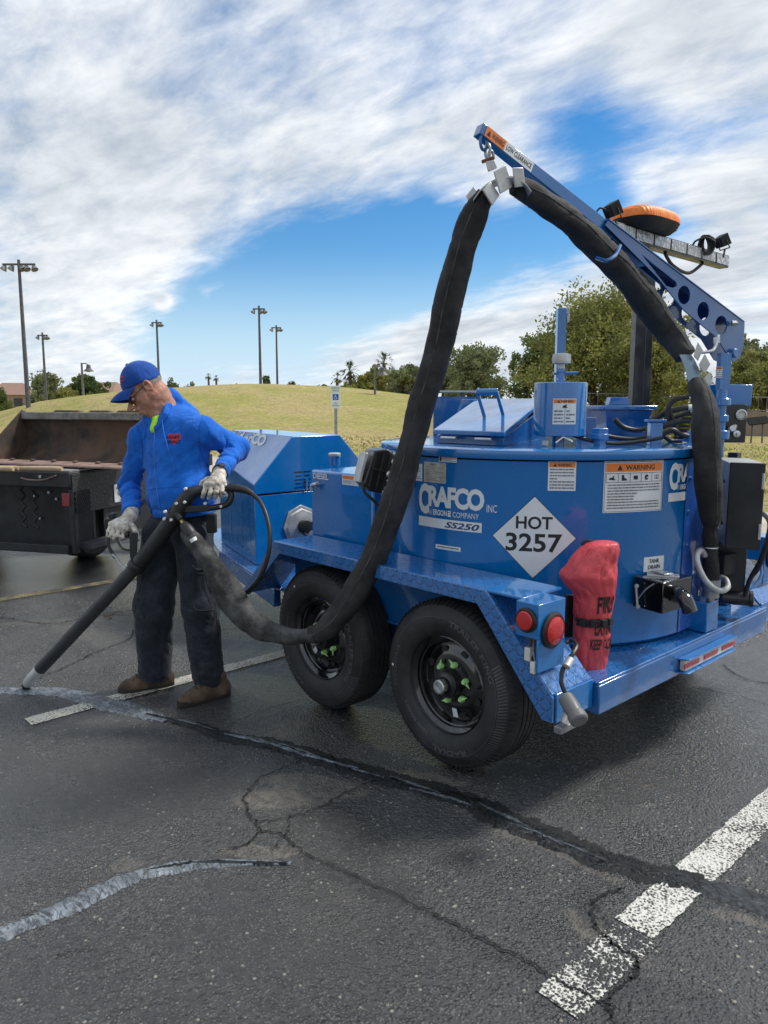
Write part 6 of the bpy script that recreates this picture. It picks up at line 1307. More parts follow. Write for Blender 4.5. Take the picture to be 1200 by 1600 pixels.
M_HOOD = cloth('hoodie_blue', (.003,.105,.48), (.010,.15,.62)); M_CAPB = cloth('cap_blue', (.006,.055,.27), (.015,.08,.36), .8, 900, .2)
M_PANT = cloth('trouser_charcoal', (.012,.016,.022), (.030,.036,.046), .85, 600, .5, 18); M_NEON = cloth('neon_shirt', (.45,.85,.03), (.5,.9,.05))
def glove_mat():
    m = Mat('leather_glove', (.5,.46,.38), .8); f = m.mr(m.noise(34, 6, .75), .46, .58); g_ = m.mr(m.noise(13, 6, .7), .46, .60); c = m.mix(f, (.68,.64,.56), (.46,.41,.34)); c = m.mix(m.math('MULTIPLY', g_, .55), c, (.12,.095,.07)); m.col(c); m.bump(m.noise(70, 5), .6, .004); return m.m
M_GLOVE = glove_mat()
M_SHOE = cloth('shoe_brown', (.060,.042,.026), (.15,.105,.066), .8, 300, .6, 40); M_SOLE = simple('shoe_sole', (.028,.022,.018), .8); M_LACE = simple('lace', (.05,.035,.02), .9)
M_HAIR = simple('grey_stubble', (.30,.25,.22), .9, var=.2, nscale=80, bump=.5, bscale=300)
FT = G(275,1090); MAN = thing('person', 'man in blue cap and blue hoodie holding a long black sealing wand', 'person', (FT.x, FT.y, 0))
# --- joints
R_sh, L_sh = pk(214,682,3.98), pk(322,672,3.84); R_el, R_wr = pk(203,760,4.04), pk(206,800,3.88); L_el, L_wr = pk(371,700,4.00), pk(344,736,3.76)
R_hip, L_hip = pk(252,838,3.90), pk(302,836,3.86); R_kn, L_kn = pk(241,945,3.87), pk(313,948,3.82); R_an, L_an = pk(246,1052,3.95), pk(329,1064,3.85)
pel = pk(278,815,3.90); chest = pk(268,705,3.93); neck0 = pk(262,652,3.97)
hc = pk(228,606,3.92)
# head frame
f_ = np.array([-.70,-.30,-.60]); f_ /= np.linalg.norm(f_); u_ = np.array([-.50,-.05,.80]); u_ -= f_*(u_@f_); u_ /= np.linalg.norm(u_); l_ = np.cross(u_, f_)
if l_[1] > 0: l_ = -l_
HM = np.stack([f_, l_, u_])          # rows: forward, his left, up
def hp_(x, y, z): return hc+f_*x+l_*y+u_*z
def head(P):
    q = (P-hc)@HM.T; E = lambda c, r: F.ell(q, c, r); Cc = lambda a, b, ra, rb: F.cap(q, a, b, ra, rb)
    d = sun_(.02, E((-.012,0,.045), (.096,.075,.088)), E((.038,0,-.030), (.064,.060,.084)), E((.073,0,-.094), (.031,.034,.027)))
    for s_ in (-1, 1):
        d = su(d, E((.052,s_*.036,-.036), (.030,.028,.030)), .015); d = su(d, Cc((.0,s_*.052,-.055), (.070,s_*.018,-.102), .017, .015), .02)
    d = su(d, E((.088,0,.012), (.018,.048,.013)), .012)
    d = su(d, Cc((.094,0,.0), (.133,0,-.034), .010, .0135), .010); 
    for s_ in (-1, 1): d = su(d, E((.117,s_*.013,-.038), (.012,.009,.008)), .006); d = ssub(d, E((.100,s_*.030,-.006), (.014,.017,.011)), .008)
    d = su(d, E((.099,0,-.060), (.020,.030,.012)), .010); d = su(d, E((.100,0,-.080), (.016,.022,.008)), .006); d = ssub(d, F.cap(q, (.117,-.026,-.068), (.117,.026,-.068), .0045, .0045), .004)
    for s_ in (-1, 1): 
        d = ssub(d, F.cap(q, (.105,s_*.022,-.042), (.086,s_*.044,-.080), .0035, .003), .007)      # smile fold
        ear = ssub(E((-.008,s_*.078,-.004), (.021,.012,.034)), E((-.002,s_*.090,-.002), (.012,.010,.022)), .006); d = su(d, ear, .006)
    nk = sun_(.02, F.cap(P, hp_(-.030,0,-.055), neck0+np.array([.015,.0,.0]), .058, .066), F.cap(P, hp_(.01,0,-.06), neck0+np.array([-.02,-.03,0]), .045, .06))
    d = su(d, nk, .028); d = d+.0010*sn(P, 160)+.0012*sn(P, 90, 3); return d
# coarse rest of the body, joined to the head mesh
def bodyrest(P):
    return sun_(.04, F.ell(P, chest+np.array([.0,.02,-.02]), (.13,.09,.22)), F.ell(P, pel+np.array([.02,.02,-.02]), (.10,.07,.11)), F.cap(P, neck0+np.array([0,0,.04]), chest, .055, .07), F.cap(P, R_sh, R_el, .04, .035), F.cap(P, R_el, R_wr, .035, .026), F.cap(P, L_sh, L_el, .04, .035), F.cap(P, L_el, L_wr, .035, .026),
        F.cap(P, R_hip, R_kn, .06, .045), F.cap(P, R_kn, R_an, .045, .032), F.cap(P, L_hip, L_kn, .06, .045), F.cap(P, L_kn, L_an, .045, .032))
allj = np.stack([R_sh, L_sh, R_el, L_el, R_wr, L_wr, R_an, L_an, neck0, R_kn, L_kn])
vs_, fs_ = surfnet(bodyrest, allj.min(0)-.12, allj.max(0)+.12, .018)
Wb = vs_[:, :1]*RT+vs_[:, 1:2]*FH+vs_[:, 2:]*np.array([0, 0, 1])
body, bvb, _ = skin('body', head, hc-np.array([.17,.17,.22]), hc+np.array([.20,.20,.17]), .0040, M_SKIN, MAN, (Wb, [tuple(int(i) for i in q) for q in fs_]))
# --- hair stubble, eyes, glasses
def hair(P):
    q = (P-hc)@HM.T; d = F.ell(q, (-.014,0,.040), (.0975,.0775,.088)); d = np.maximum(d, -(F.ell(q, (.07,0,-.01), (.085,.1,.09)))); return np.maximum(np.maximum(d, q[..., 2]-.034-.32*q[..., 0]), -(q[..., 2]+.035-.2*q[...,0]))+.0012*sn(P, 260)
skin('hair', hair, hc-np.array([.12,.12,.12]), hc+np.array([.12,.12,.12]), .005, M_HAIR, body)
for s_ in (-1, 1):
    b = MB(); b.lathe([(.001,-.011),(.008,-.008),(.011,0),(.008,.008),(.001,.011)], w3(hp_(.089,s_*.030,-.006)), w3(f_), 16); b.build('eye', simple('eye_white', (.6,.58,.55), .2), body, smooth=180)
gl = MB()
for s_ in (-1, 1):
    c = hp_(.109,s_*.031,-.010); ring = [w3(c+l_*.023*math.cos(t*.45)*1.0+u_*.0145*math.sin(t*.45)-f_*abs(math.cos(t*.45))*.003*(1 if s_*math.cos(t*.45) > 0 else 0)) for t in range(14)]
    gl.tube(ring, .0022, 6, closed=True); gl.tube([w3(hp_(.107,s_*.055,-.006)), w3(hp_(.05,s_*.073,.0)), w3(hp_(-.010,s_*.082,.006))], .0022, 6)
gl.tube([w3(hp_(.112,-.01,-.006)), w3(hp_(.117,0,-.003)), w3(hp_(.112,.01,-.006))], .002, 6)
glo = gl.build('glasses', M_BLACK, MAN)
for s_ in (-1, 1):
    b = MB(); c = hp_(.1085,s_*.031,-.010); b.add([w3(c+l_*.021*math.cos(t*.524)+u_*.013*math.sin(t*.524)) for t in range(12)], [tuple(range(12))]); b.build('lens', simple('tinted_lens', (.03,.022,.018), .08, coat=.5), glo)
# --- cap
def capf(P):
    q = (P-hc)@HM.T; d = F.ell(q, (-.004,0,.042), (.104,.086,.104)); d = d-.0012*np.exp(-(q[..., 1]/.003)**2)*0
    ang = np.arctan2(q[..., 1], q[..., 0]-.0); seam = np.abs(((ang/(math.pi/3)+.5) % 1)-.5); d = d+.0016*np.exp(-(seam/.035)**2)
    d = d+.0022*sn(P, 38); return np.maximum(d, (.022+.32*q[..., 0]-q[..., 2])*.95)
capo, capb, _ = skin('cap', capf, hc-np.array([.16,.16,.08]), hc+np.array([.16,.16,.19]), .0040, M_CAPB, MAN)
b = MB(); nu, nv = 20, 8; vs = []
for t_ in (0, 1):
    for j in range(nv+1):
        for i in range(nu+1):
            u = -1+2*i/nu; v = j/nv; y = .074*u*(1-.12*v); xb = .082*math.sqrt(max(0, 1-(u*.93)**2))+.012; x = xb+v*.088*(1-.25*u*u)
            z = .022+.32*x+.004-v*.030*v-.028*u*u*(.35+.65*v)-t_*.0035; vs.append(w3(hp_(x, y, z)))
n1 = (nu+1)*(nv+1); fs = []
for j in range(nv):
    for i in range(nu): a = j*(nu+1)+i; fs += [(a, a+1, a+nu+2, a+nu+1), (n1+a+nu+1, n1+a+nu+2, n1+a+1, n1+a)]
for i in range(nu): a = nv*(nu+1)+i; fs.append((a, a+1, n1+a+1, n1+a)); fs.append((i+1, i, n1+i, n1+i+1))
for j in range(nv):
    for i in (0, nu): a = j*(nu+1)+i; c_ = (a, a+nu+1, n1+a+nu+1, n1+a); fs.append(c_ if i == 0 else c_[::-1])
b.add(vs, fs); b.build('brim', M_CAPB, capo, smooth=50)
b = MB(); b.lathe([(.009,0),(.008,.004),(.003,.006)], w3(hp_(-.004,0,.1455)), w3(u_), 12); b.build('button', M_CAPB, capo)
def vhit(bv_, px, py, off=.0015):
    d = Vector(ray(px, py)).normalized(); h = bv_.ray_cast(Vector(CO), d)
    return None if h[0] is None else h[0]-d*off
M_LOGOR = simple('logo_red', (.60,.02,.02), .7)
def pjmesh(name, mat, pts2, faces, bv_, parent, off=.002):
    vs = [vhit(bv_, x, y, off) for x, y in pts2]; ok = [f for f in faces if all(vs[i] is not None for i in f)]
    ok = [f for f in ok if max((vs[i]-vs[j]).length for i in f for j in f) < .08]
    b = MB(); b.add([v or Vector((0,0,-5)) for v in vs], ok); used = sorted({i for f in ok for i in f}); mp = {o: i for i, o in enumerate(used)}
    b.v = [b.v[i] for i in used]; b.f = [tuple(mp[i] for i in f) for f in ok]; b.mi = [0]*len(b.f)
    return b.build(name, mat, parent, smooth=None, recalc=False) if b.f else None
def heart(cx, cy, s_, sq=1.0, n=40):
    pts = [(cx, cy)]
    for i in range(n):
        t = 2*math.pi*i/n; pts.append((cx+s_*sq*.062*16*math.sin(t)**3, cy-s_*.062*(13*math.cos(t)-5*math.cos(2*t)-2*math.cos(3*t)-math.cos(4*t))))
    return pts, [(0, 1+i, 1+(i+1) % n) for i in range(n)]
hp2, hf = heart(188.5,593,7.5,.75); pjmesh('logo_heart', M_LOGOR, hp2, hf, capb, capo)
for t, y in (('HEART', 589.5), ('ASPHALT', 595)):
    vs, fs = fit_text(t, 183.5, -y-3.2, 193.8, -y, .02); pjmesh('logo_text', simple('logo_dark', (.02,.02,.05), .7), [(x, -yy) for x, yy in vs], fs, capb, capo, .003)
# --- hoodie
TA = R(32); TM = np.array([[math.cos(TA), -math.sin(TA), 0], [math.sin(TA), math.cos(TA), 0], [0, 0, 1.0]])
hemz = pk(280,806,3.85)[2]
def hoodie(P):
    d = sun_(.07, F.ell(P, pk(275,708,3.93), (.203,.135,.20), TM), F.ell(P, pk(282,768,3.90), (.203,.150,.15), TM), F.ell(P, pk(288,800,3.91), (.188,.135,.10), TM), F.ell(P, pk(266,668,3.96), (.170,.095,.085), TM))
    al = su(F.cap(P, L_sh+np.array([-.015,0,-.012]), L_el, .068, .064), F.cap(P, L_el, L_wr, .066, .046), .02); ar = su(F.cap(P, R_sh+np.array([.02,0,-.015]), R_el, .066, .060), F.cap(P, R_el, R_wr+np.array([0,0,.005]), .060, .050), .02)
    al += rings(P, L_sh, L_el, 3.2, .006, 1.3, 1)+rings(P, L_el, L_wr, 4.5, .0075, 1.2, 2); ar += rings(P, R_sh, R_el, 3.0, .006, 1.4, 3)+rings(P, R_el-np.array([0,0,-.06]), R_wr, 5.5, .008, 1.1, 4)
    d = su(d, F.cap(P, pk(272,650,3.98), L_sh+np.array([-.015,.0,-.005]), .062, .068), .05); d = su(d, F.cap(P, pk(250,655,3.99), R_sh+np.array([.02,0,-.01]), .055, .062), .05)
    d = sun_(.05, d, al, ar)
    # hood lying round the neck
    hd = sun_(.03, F.cap(P, pk(266,615,3.985), pk(290,641,4.00), .028, .040), F.cap(P, pk(263,628,4.04), pk(268,618,3.99), .03, .03), F.cap(P, pk(266,617,3.96), pk(257,650,3.87), .017, .024), F.cap(P, pk(256,650,3.87), pk(246,668,3.84), .024, .012), F.cap(P, pk(236,628,4.05), pk(230,655,3.93), .024, .02), F.cap(P, pk(230,655,3.93), pk(242,668,3.85), .02, .010), F.cap(P, pk(300,650,3.98), pk(272,645,4.06), .040, .045))
    d = su(d, hd, .022)
    # neck opening
    d = ssub(d, F.cap(P, hp_(-.02,0,-.05), neck0+np.array([0,0,-.01]), .062, .062), .01); d = ssub(d, F.cap(P, pk(246,640,3.86), pk(241,664,3.82), .030, .010), .012)
    # folds over the torso and ribbed hem
    d = d+.0042*sn(P*np.array([1.3,1.3,.6]), 22, 2)+.0022*sn(P*np.array([1,1,2.0]), 34, 5)
    fold = np.sin((P[..., 0]*1.0-P[..., 2]*1.35)*34+1.4*sn(P, 14, 8)); d = d+.0040*np.exp(-((P[..., 2]-pk(0,745,3.9)[2])/.13)**2)*np.abs(fold)
    fold2 = np.sin((P[..., 0]*1.6+P[..., 2]*.9)*30+1.8*sn(P, 12, 18)); d = d+.0040*np.exp(-((P[..., 2]-pk(0,690,3.9)[2])/.10)**2)*np.abs(fold2)
    hemc = P[..., 2]-(hemz-.10*(P[..., 0]-pk(280,806,3.85)[0])*-.9)
    d = np.maximum(d+.006*np.exp(-((hemc-.045)/.008)**2), -hemc)
    for w_, e_ in ((L_wr, L_el), (R_wr, R_el)):
        ax_ = (w_-e_)/np.linalg.norm(w_-e_); t = (P-w_)@ax_; near = np.linalg.norm(P-w_, axis=-1); d = d+.0045*np.exp(-((t+.032)/.008)**2)*(near < .12); d = np.where(near < .12, np.maximum(d, t-.008), d)
    return d
lo = np.array([R_sh[0]-.13, 3.55, hemz-.09]); hi = np.array([L_el[0]+.13, 4.25, pk(262,595,3.95)[2]])
hood_, hbv, _ = skin('hoodie', hoodie, lo, hi, .0062, M_HOOD, MAN)
def shirt(P):
    A_ = hp_(-.01,0,-.06); B_ = neck0+np.array([-.005,-.01,-.02]); ax_ = (B_-A_); t = ((P-A_)@ax_)/(ax_@ax_)
    d = sun_(.02, F.cap(P, A_, B_, .056, .075), F.cap(P, pk(249,652,3.90), pk(243,670,3.87), .030, .028)); return np.maximum(d, (.62-t)*.12)
skin('shirt', shirt, neck0-np.array([.16,.2,.16]), neck0+np.array([.12,.14,.08]), .006, M_NEON, MAN)
def pjline(name, pts, r, mat, bv_, parent, off=.001, n=8):
    ps = [vhit(bv_, x, y, off) for x, y in smooth_path(pts, n)]; ps = [p for p in ps if p is not None]
    if len(ps) > 2: b = MB(); b.tube(ps, r, 6); return b.build(name, mat, parent)
M_ZIP = simple('zip_blue', (.03,.19,.62), .4); M_SEAM = simple('seam_blue', (.005,.07,.38), .85); M_CORD = simple('cord_blue', (.02,.16,.62), .8)
pjline('zip', [(242,668),(241,700),(242,735),(245,765),(249,790),(252,808)], .0030, M_ZIP, hbv, hood_)
pjline('drawstring', [(253,655),(257,680),(264,705),(270,722),(273,735)], .0032, M_CORD, hbv, hood_, .003); pjline('drawstring', [(230,660),(226,672),(224,686)], .0032, M_CORD, hbv, hood_, .003)
pjline('pocket_seam', [(222,770),(234,765),(244,763)], .0015, M_SEAM, hbv, hood_); pjline('pocket_seam', [(247,763),(262,762),(279,761),(288,768),(296,780)], .0015, M_SEAM, hbv, hood_)
pjline('pocket_seam', [(222,770),(217,782),(222,795),(233,806)], .0015, M_SEAM, hbv, hood_)
pjline('shoulder_seam', [(318,648),(312,668),(311,690),(316,712),(326,730)], .0018, M_SEAM, hbv, hood_); pjline('shoulder_seam', [(214,664),(220,684),(223,706),(221,728)], .0018, M_SEAM, hbv, hood_); pjline('hem_seam', [(226,797),(246,806),(262,808)], .0018, M_SEAM, hbv, hood_); pjline('hood_seam', [(262,618),(268,634),(262,650),(251,664),(244,671)], .0020, M_SEAM, hbv, hood_)
hp2, hf = heart(272.5,685,10.5,.95); pjmesh('logo_heart', M_LOGOR, hp2, hf, hbv, hood_)
ML = simple('logo_dark', (.006,.006,.02), .7)
for t, y, x0, x1 in (('HEART', 680.5, 260.5, 281), ('ASPHALT', 687.6, 256.5, 282)):
    vs, fs = fit_text(t, x0, -y-5.2, x1, -y, .03); pjmesh('logo_text', ML, [(x, -yy) for x, yy in vs], fs, hbv, hood_, .0035)
# --- trousers
def trous(P):
    d = F.ell(P, pk(284,818,3.92), (.175,.125,.13), TM)
    lr = su(F.cap(P, R_hip+np.array([0,.01,0]), R_kn, .108, .103), F.cap(P, R_kn, R_an+np.array([-.012,0,.03]), .103, .090), .03); ll = su(F.cap(P, L_hip, L_kn, .104, .094), F.cap(P, L_kn, L_an+np.array([-.012,0,.03]), .094, .086), .03)
    lr += rings(P, pk(246,985,3.9), R_an+np.array([0,0,.02]), 4.2, .007, 1.6, 5)+rings(P, R_kn+np.array([0,0,.12]), R_kn-np.array([0,0,.12]), 3.0, .005, 2.0, 6); ll += rings(P, pk(322,1000,3.8), L_an+np.array([0,0,.02]), 4.2, .008, 1.6, 7)+rings(P, L_kn+np.array([0,0,.14]), L_kn-np.array([0,0,.12]), 3.0, .005, 2.0, 9)
    d = su(d, su(lr, ll, .018), .05)
    d = d+.0042*sn(P*np.array([1.5,1.5,.55]), 20, 6)+.002*sn(P, 45, 1)
    s1 = np.sin((P[..., 0]*-.5+P[..., 2]*1.2)*26+1.6*sn(P, 12, 3)); d = d+.0045*np.exp(-((P[..., 2]-pk(0,850,3.9)[2])/.10)**2)*np.abs(s1)
    return np.maximum(d, -(P[..., 2]-.055-.02*sn(P, 14)))
pant, pbv, _ = skin('trousers', trous, np.array([R_kn[0]-.16, 3.62, .0]), np.array([L_an[0]+.14, 4.15, hemz+.10]), .0078, M_PANT, MAN)
pjline('pocket_seam', [(303,885),(302,915),(303,948),(318,954),(336,952)], .0016, M_BLACKM, pbv, pant); pjline('pocket_flap', [(300,884),(308,890),(322,888),(337,882)], .0040, M_PANT, pbv, pant); pjline('pocket_flap', [(302,893),(318,897),(337,891)], .0018, M_BLACKM, pbv, pant)
pjline('fly_seam', [(262,826),(263,850),(258,876)], .0015, M_BLACKM, pbv, pant); pjline('side_seam', [(336,900),(338,960),(343,1030)], .0015, M_BLACKM, pbv, pant)
b = MB(); T = Matrix.Translation(PW(331,818,3.77)) @ Matrix.Rotation(AZ-R(90), 4, 'Z'); b.box((-.030,.0,-.050), (.022,.03,.05), T); b.build('belt_pouch', M_BLACKM, MAN, bevel=.008)
# --- shoes
def shoe(toe, heel, name_):
    t0, h0 = G(*toe), G(*heel); t0 = np.array([np.array(t0)@RT, np.array(t0)@FH, 0]); h0 = np.array([np.array(h0)@RT, np.array(h0)@FH, 0])
    d_ = (t0-h0)/np.linalg.norm(t0-h0); s_ = np.array([-d_[1], d_[0], 0]); L_ = .300; h0 = (t0+h0)/2-d_*L_/2; MM = np.stack([d_, s_, [0, 0, 1.0]])
    def up(P):
        q = (P-h0)@MM.T; d = sun_(.03, F.ell(q, (.06,0,.045), (.062,.038,.05)), F.ell(q, (.205,0,.036), (.088,.047,.040)), F.ell(q, (.135,0,.052), (.09,.040,.045)), F.cap(q, (.055,0,.05), (.065,0,.115), .036, .040))
        d = d+.0015*sn(P, 90)+.0025*np.exp(-((q[..., 0]-.235)/.006)**2)+.002*np.exp(-((q[..., 0]-.10-.2*q[..., 2])/.005)**2)
        return np.maximum(d, -(q[..., 2]-.016))
    lo = np.minimum(h0, h0+d_*L_)-.08; hi = np.maximum(h0, h0+d_*L_)+.08; lo[2] = -.02; hi[2] = .17
    o, bv_, _ = skin('shoe', up, lo, hi, .0055, M_SHOE, MAN)
    b = MB(); pts = []
    n = 36
    for i in range(n):
        t = 2*math.pi*i/n; x = .150+.150*math.cos(t); w_ = (.038+.014*max(0, math.cos(t))-.006*math.exp(-((x-.12)/.05)**2)); y = math.copysign(abs(math.sin(t))**.75, math.sin(t))*w_; pts.append((x, y))
    loft(b, [([(x*.985+.002, y*.95) for x, y in pts], .0), (pts, .006), (pts, .020), ([(x*.99+.001, y*.97) for x, y in pts], .030)], Matrix(((RT[0]*d_[0]+FH[0]*d_[1], RT[0]*s_[0]+FH[0]*s_[1], 0, w3(h0).x), (RT[1]*d_[0]+FH[1]*d_[1], RT[1]*s_[0]+FH[1]*s_[1], 0, w3(h0).y), (0,0,1,.0005), (0,0,0,1)))); b.build('sole', M_SOLE, o, smooth=50)
    for i in range(4):
        b = MB(); x = .125+i*.024; ps = []
        for j in range(7):
            y = -.024+.008*j; p0 = w3(h0+d_*(x+.006*(j % 2))+s_*y+np.array([0,0,.3])); h = bv_.ray_cast(p0, Vector((0,0,-1))); 
            if h[0]: ps.append(h[0]+Vector((0,0,.0015)))
        if len(ps) > 2: b.tube(ps, .0026, 6); b.build('lace', M_LACE, o)
shoe((186,1083), (271,1070), 'r'); shoe((284,1104), (354,1086), 'l')
# --- gloves
def glove(palm_pts, fingers, thumb, cuff, name='glove'):
    def f(P):
        d = sun_(.014, *[F.cap(P, a, b_, ra, rb) for a, b_, ra, rb in palm_pts])
        for ch in fingers+[thumb]:
            e = None
            for i in range(len(ch)-1): 
                c = F.cap(P, ch[i][0], ch[i+1][0], ch[i][1], ch[i+1][1]); e = c if e is None else su(e, c, .003)
            d = su(d, e, .005)
        d = su(d, F.cap(P, *cuff), .012); return d+.0012*sn(P, 110)+.0010*sn(P, 220, 4)
    pts = np.array([q[0] for q in palm_pts]+[q[1] for q in palm_pts]+[q[0] for ch in fingers+[thumb] for q in ch]+[cuff[0], cuff[1]])
    return skin(name, f, pts.min(0)-.06, pts.max(0)+.06, .0030, M_GLOVE, MAN)
# left hand over the horizontal handle (fingers wrap over the near side and under)
kn = [pk(348,754,3.685), pk(340,756,3.672), pk(331,757,3.668), pk(322.5,757,3.672)]
mid = [pk(346.5,767,3.662), pk(338,769,3.650), pk(328.5,770,3.648), pk(319,769,3.655)]
tipz = [pk(345,775,3.690), pk(336,777.5,3.682), pk(326,778.5,3.682), pk(316.5,776.5,3.688)]
lf = [[(k0, .0125), (m0, .0118), (t0, .0100)] for k0, m0, t0 in zip(kn, mid, tipz)]
wl_ = pk(343,741,3.74)
lp_ = [(wl_, kn[0], .026, .018), (wl_, kn[1], .028, .018), (wl_, kn[2], .026, .018), (wl_, kn[3], .022, .017)]
th_ = [(pk(326,748,3.735), .014), (pk(316,754,3.745), .0125), (pk(312,764,3.735), .011)]
glove(lp_, lf, th_, (wl_, L_wr+(L_wr-L_el)*-.02, .030, .036))
# right hand on the trigger grip
wr = pk(204,808,3.86)
kn = [pk(196,826,3.775), pk(188,824,3.782), pk(181,822,3.792), pk(175,819,3.805)]
mid = [pk(192,838,3.765), pk(183,837,3.77), pk(175,834,3.78), pk(170,830,3.795)]
tipz = [pk(187,843,3.785), pk(178,842,3.79), pk(172,840,3.80), pk(169,837,3.815)]
rf = [[(k0, .0135), (m0, .0125), (t0, .0105)] for k0, m0, t0 in zip(kn, mid, tipz)]
rp = [(wr, kn[0], .032, .021), (wr, kn[1], .030, .021), (wr, kn[2], .028, .020), (wr, kn[3], .025, .018)]
th_ = [(pk(207,822,3.80), .016), (pk(213,832,3.775), .013), (pk(216,842,3.765), .011)]
glove(rp, rf, th_, (wr, R_wr+np.array([0,0,.01]), .036, .040))
b = MB(); axw = w3(L_wr-L_el).normalized(); c = w3(L_wr)+axw*.004; b.lathe([(.036,-.009),(.039,-.007),(.039,.007),(.036,.009)], c, axw, 24, caps=False); wt = b.build('watch', M_BLACKM, MAN); b = MB(); nn_ = (V(-FH)-axw*(V(-FH).dot(axw))).normalized(); b.lathe([(.016,0),(.017,.006),(.015,.008)], c+nn_*.037, nn_, 16); b.build('watch_case', M_GLOSSB, wt)
# ------------------------------------------------------------------ wand
WD = thing('sealing_wand', 'long black crack sealing wand with a silver nozzle, its tip on the wet sealant', 'sealing wand', G(38,1078))
tip, nz1 = PW(39,1073,3.945), PW(63,1045,3.92)
b = MB(); axd = (nz1-tip).normalized(); L_ = (nz1-tip).length; b.lathe([(.010,0),(.014,.004),(.026,.022),(.030,.035),(.030,L_*.86),(.033,L_*.88),(.033,L_)], tip, axd, 28, caps=True); b.build('nozzle', M_ALU, WD, smooth=35)
b = MB(); b.lathe([(.009,-.012),(.016,0),(.024,.012),(.020,.024)], tip-axd*.004, axd, 14); b.build('nozzle_sealant', M_SEAL, WD, smooth=180)
b = MB(); c0 = nz1; c1 = PW(214,884,3.735); c2 = PW(272,806,3.69)
b.tube([c0+axd*-.002, c0.lerp(c1, .3), c0.lerp(c1, .7), c1], .0335, 28); b.build('pipe', simple('wand_rubber', (.030,.031,.033), .5, bump=.2, bscale=70), WD)
M_WR = simple('wand_black', (.016,.017,.018), .45, bump=.15, bscale=80)
b = MB(); P_ = smooth_path([(*c1, .038), (*PW(245,845,3.71), .040), (*PW(272,808,3.69), .041), (*PW(288,783,3.685), .038), (*PW(300,770,3.685), .031), (*PW(315,766,3.69), .024), (*PW(335,767,3.695), .022), (*PW(352,767,3.70), .022)], 8)
b.tube([p[:3] for p in P_], [p[3] for p in P_], 24); grip = b.build('handle_grip', M_WR, WD, smooth=60)
b = MB(); d_ = (c2-c1).normalized(); b.lathe([(.044,-.018),(.046,-.014),(.046,.014),(.044,.018)], c1, d_, 28); b.build('clamp', M_WR, WD)
b = MB(); P_ = smooth_path([(*PW(350,763,3.70), .016), (*PW(360,768,3.70), .016), (*PW(361,779,3.695), .016), (*PW(354,788,3.69), .016), (*PW(340,792,3.685), .015), (*PW(325,794,3.68), .015)], 6); b.tube([p[:3] for p in P_], [p[3] for p in P_], 14); b.build('loop_handle', M_WR, WD, smooth=60)
b = MB(); b.hexa([PW(262,803,3.66), PW(327,799,3.665), PW(327,799,3.70), PW(262,803,3.70), PW(264,792,3.66), PW(327,789,3.665), PW(327,789,3.70), PW(264,792,3.70)]); b.build('flat_bar', M_WR, WD, bevel=.004)
for x, y in ((289,764),(275,787),(288,785),(257,800),(256,811),(267,812.5),(352,758),(351,770),(345,791.5),(320,787)):
    b = MB(); q = PW(x, y, 3.638 if x < 300 else 3.672); b.lathe([(.0072,0),(.0072,.022),(.004,.024)], q+V(FH)*.022, V(-FH), 10); b.build('bolt', M_DW, WD)
b = MB(); P_ = smooth_path([(*PW(350,762,3.70), .021), (*PW(362,762,3.69), .020), (*PW(372,763,3.68), .019), (*PW(384,766,3.67), .016), (*PW(395,772,3.66), .012)], 8); b.tube([p[:3] for p in P_], [p[3]*(1+.10*(i % 2)*(i > 14)) for i, p in enumerate(P_)], 16); b.build('cable_boot', M_CABLE, WD, smooth=40)
b = MB(); b.tube(smooth_path([PW(393,771,3.66),PW(405,782,3.63),PW(415,802,3.58),PW(421,828,3.53),PW(421,855,3.50),PW(415,882,3.50),PW(405,904,3.52),PW(394,918,3.56),PW(386,925,3.6),PW(376,928,3.66)], 8), .0105, 12); b.build('control_cable', M_CABLE, WD, smooth=180)
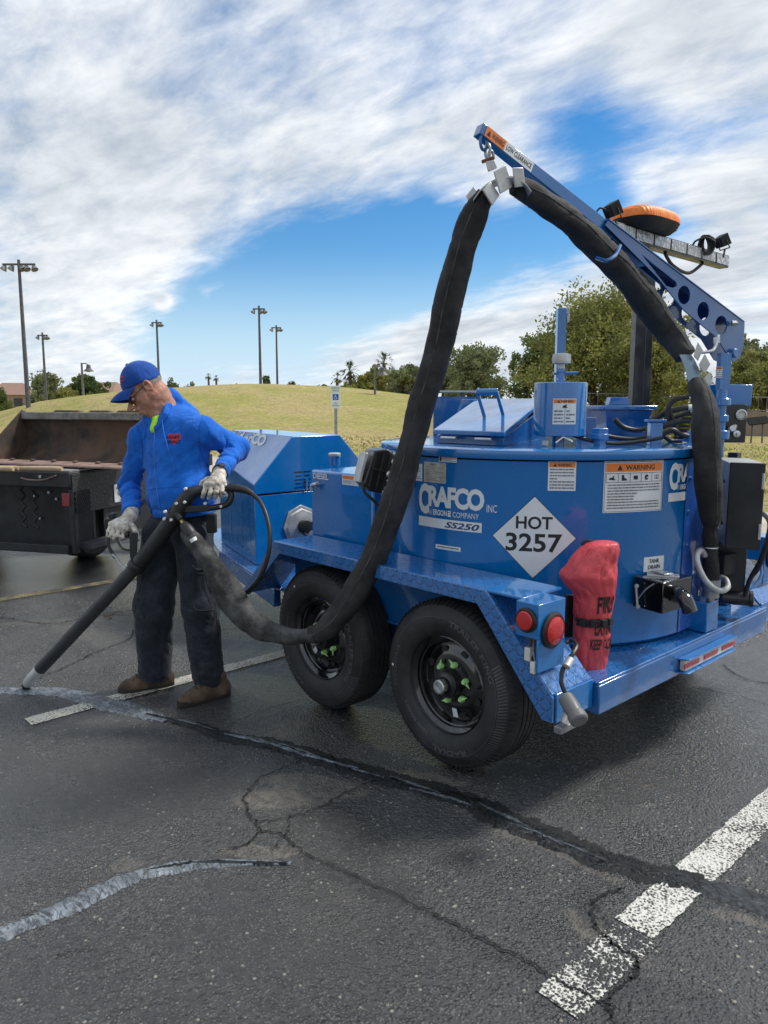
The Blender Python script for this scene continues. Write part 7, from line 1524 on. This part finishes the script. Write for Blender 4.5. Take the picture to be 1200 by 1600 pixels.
# trigger assembly
b = MB(); a1 = PW(222,868,3.73); b.hexa([PW(203,872,3.74),PW(213,879,3.74),PW(213,879,3.78),PW(203,872,3.78),PW(202,832,3.74),PW(216,832,3.74),PW(216,832,3.78),PW(202,832,3.78)]); tg = b.build('trigger_housing', M_WR, WD, bevel=.006)
b = MB(); b.tube([PW(203,835,3.765), PW(188,836,3.785), PW(172,834,3.80)], .0165, 14); b.build('trigger_grip', M_WR, WD)
b = MB(); b.tube(smooth_path([PW(182,840,3.755),PW(186,850,3.75),PW(193,858,3.745),PW(204,860,3.745)], 6), .0055, 8); b.build('trigger', M_GLOSSB, WD)
b = MB(); b.tube(smooth_path([PW(170,840,3.79),PW(169,850,3.78),PW(174,862,3.77),PW(180,872,3.76)], 6), .0085, 8); b.build('trigger_cable', M_CABLE, WD)
b = MB(); b.tube(smooth_path([PW(175,866,3.755),PW(182,872,3.75),PW(190,883,3.74),PW(199,890,3.735)], 6), .006, 8); b.tube([PW(196,888,3.735)+V(RT)*.018*math.cos(t*.6)+Vector((0,0,.012*math.sin(t*.6))) for t in range(11)], .003, 6, closed=True); b.build('safety_chain', M_STEEL, WD)
b = MB(); b.cbox(PW(172,818,3.86), (.05,.05,.06), rz=AZ-R(90)); b.cbox(PW(176,806,3.87), (.03,.05,.03), rz=AZ-R(90)); b.build('switch_box', M_CABLE, WD, bevel=.008)
# hose and electrical couplings
M_BRASS = simple('brass', (.50,.40,.16), .3, metal=.9)
b = MB(); a0, a1, a2 = PW(276,803,3.66), PW(283,812,3.645), PW(290,824,3.63); b.rod(a0, a1, .017); b.build('coupling_seat', M_WR, WD)
b = MB(); b.lathe([(.010,0),(.013,.01),(.013,.02),(.010,.024),(.010,.035)], a1, a2-a1, 6); b.build('brass_coupling', M_BRASS, WD)
b = MB(); P_ = smooth_path([(*PW(287,818,3.62), .020), (*PW(292,826,3.61), .030), (*PW(298,836,3.60), .032), (*PW(303,845,3.59), .020), (*PW(310,852,3.585), .026), (*PW(318,864,3.58), .027), (*PW(324,874,3.575), .018), (*PW(331,888,3.57), .014), (*PW(337,898,3.565), .010)], 6)
b.tube([p[:3] for p in P_], [p[3]*(1-.14*(i % 2)*(i > 34)) for i, p in enumerate(P_)], 18); b.build('hose_boot', M_CABLE, WD, smooth=40)
b = MB(); b.rod(PW(301,841,3.572), PW(304,846,3.570), .019); b.build('white_ring', M_DW, WD)
b = MB(); b.rod(PW(335,895,3.562), PW(340,904,3.558), .011); b.build('ferrule', M_ALU, WD)
b = MB(); b.tube(smooth_path([PW(339,902,3.56),PW(346,915,3.555),PW(352,926,3.55),PW(360,940,3.55)], 6), .009, 10); b.build('heater_cable', M_CABLE, WD)
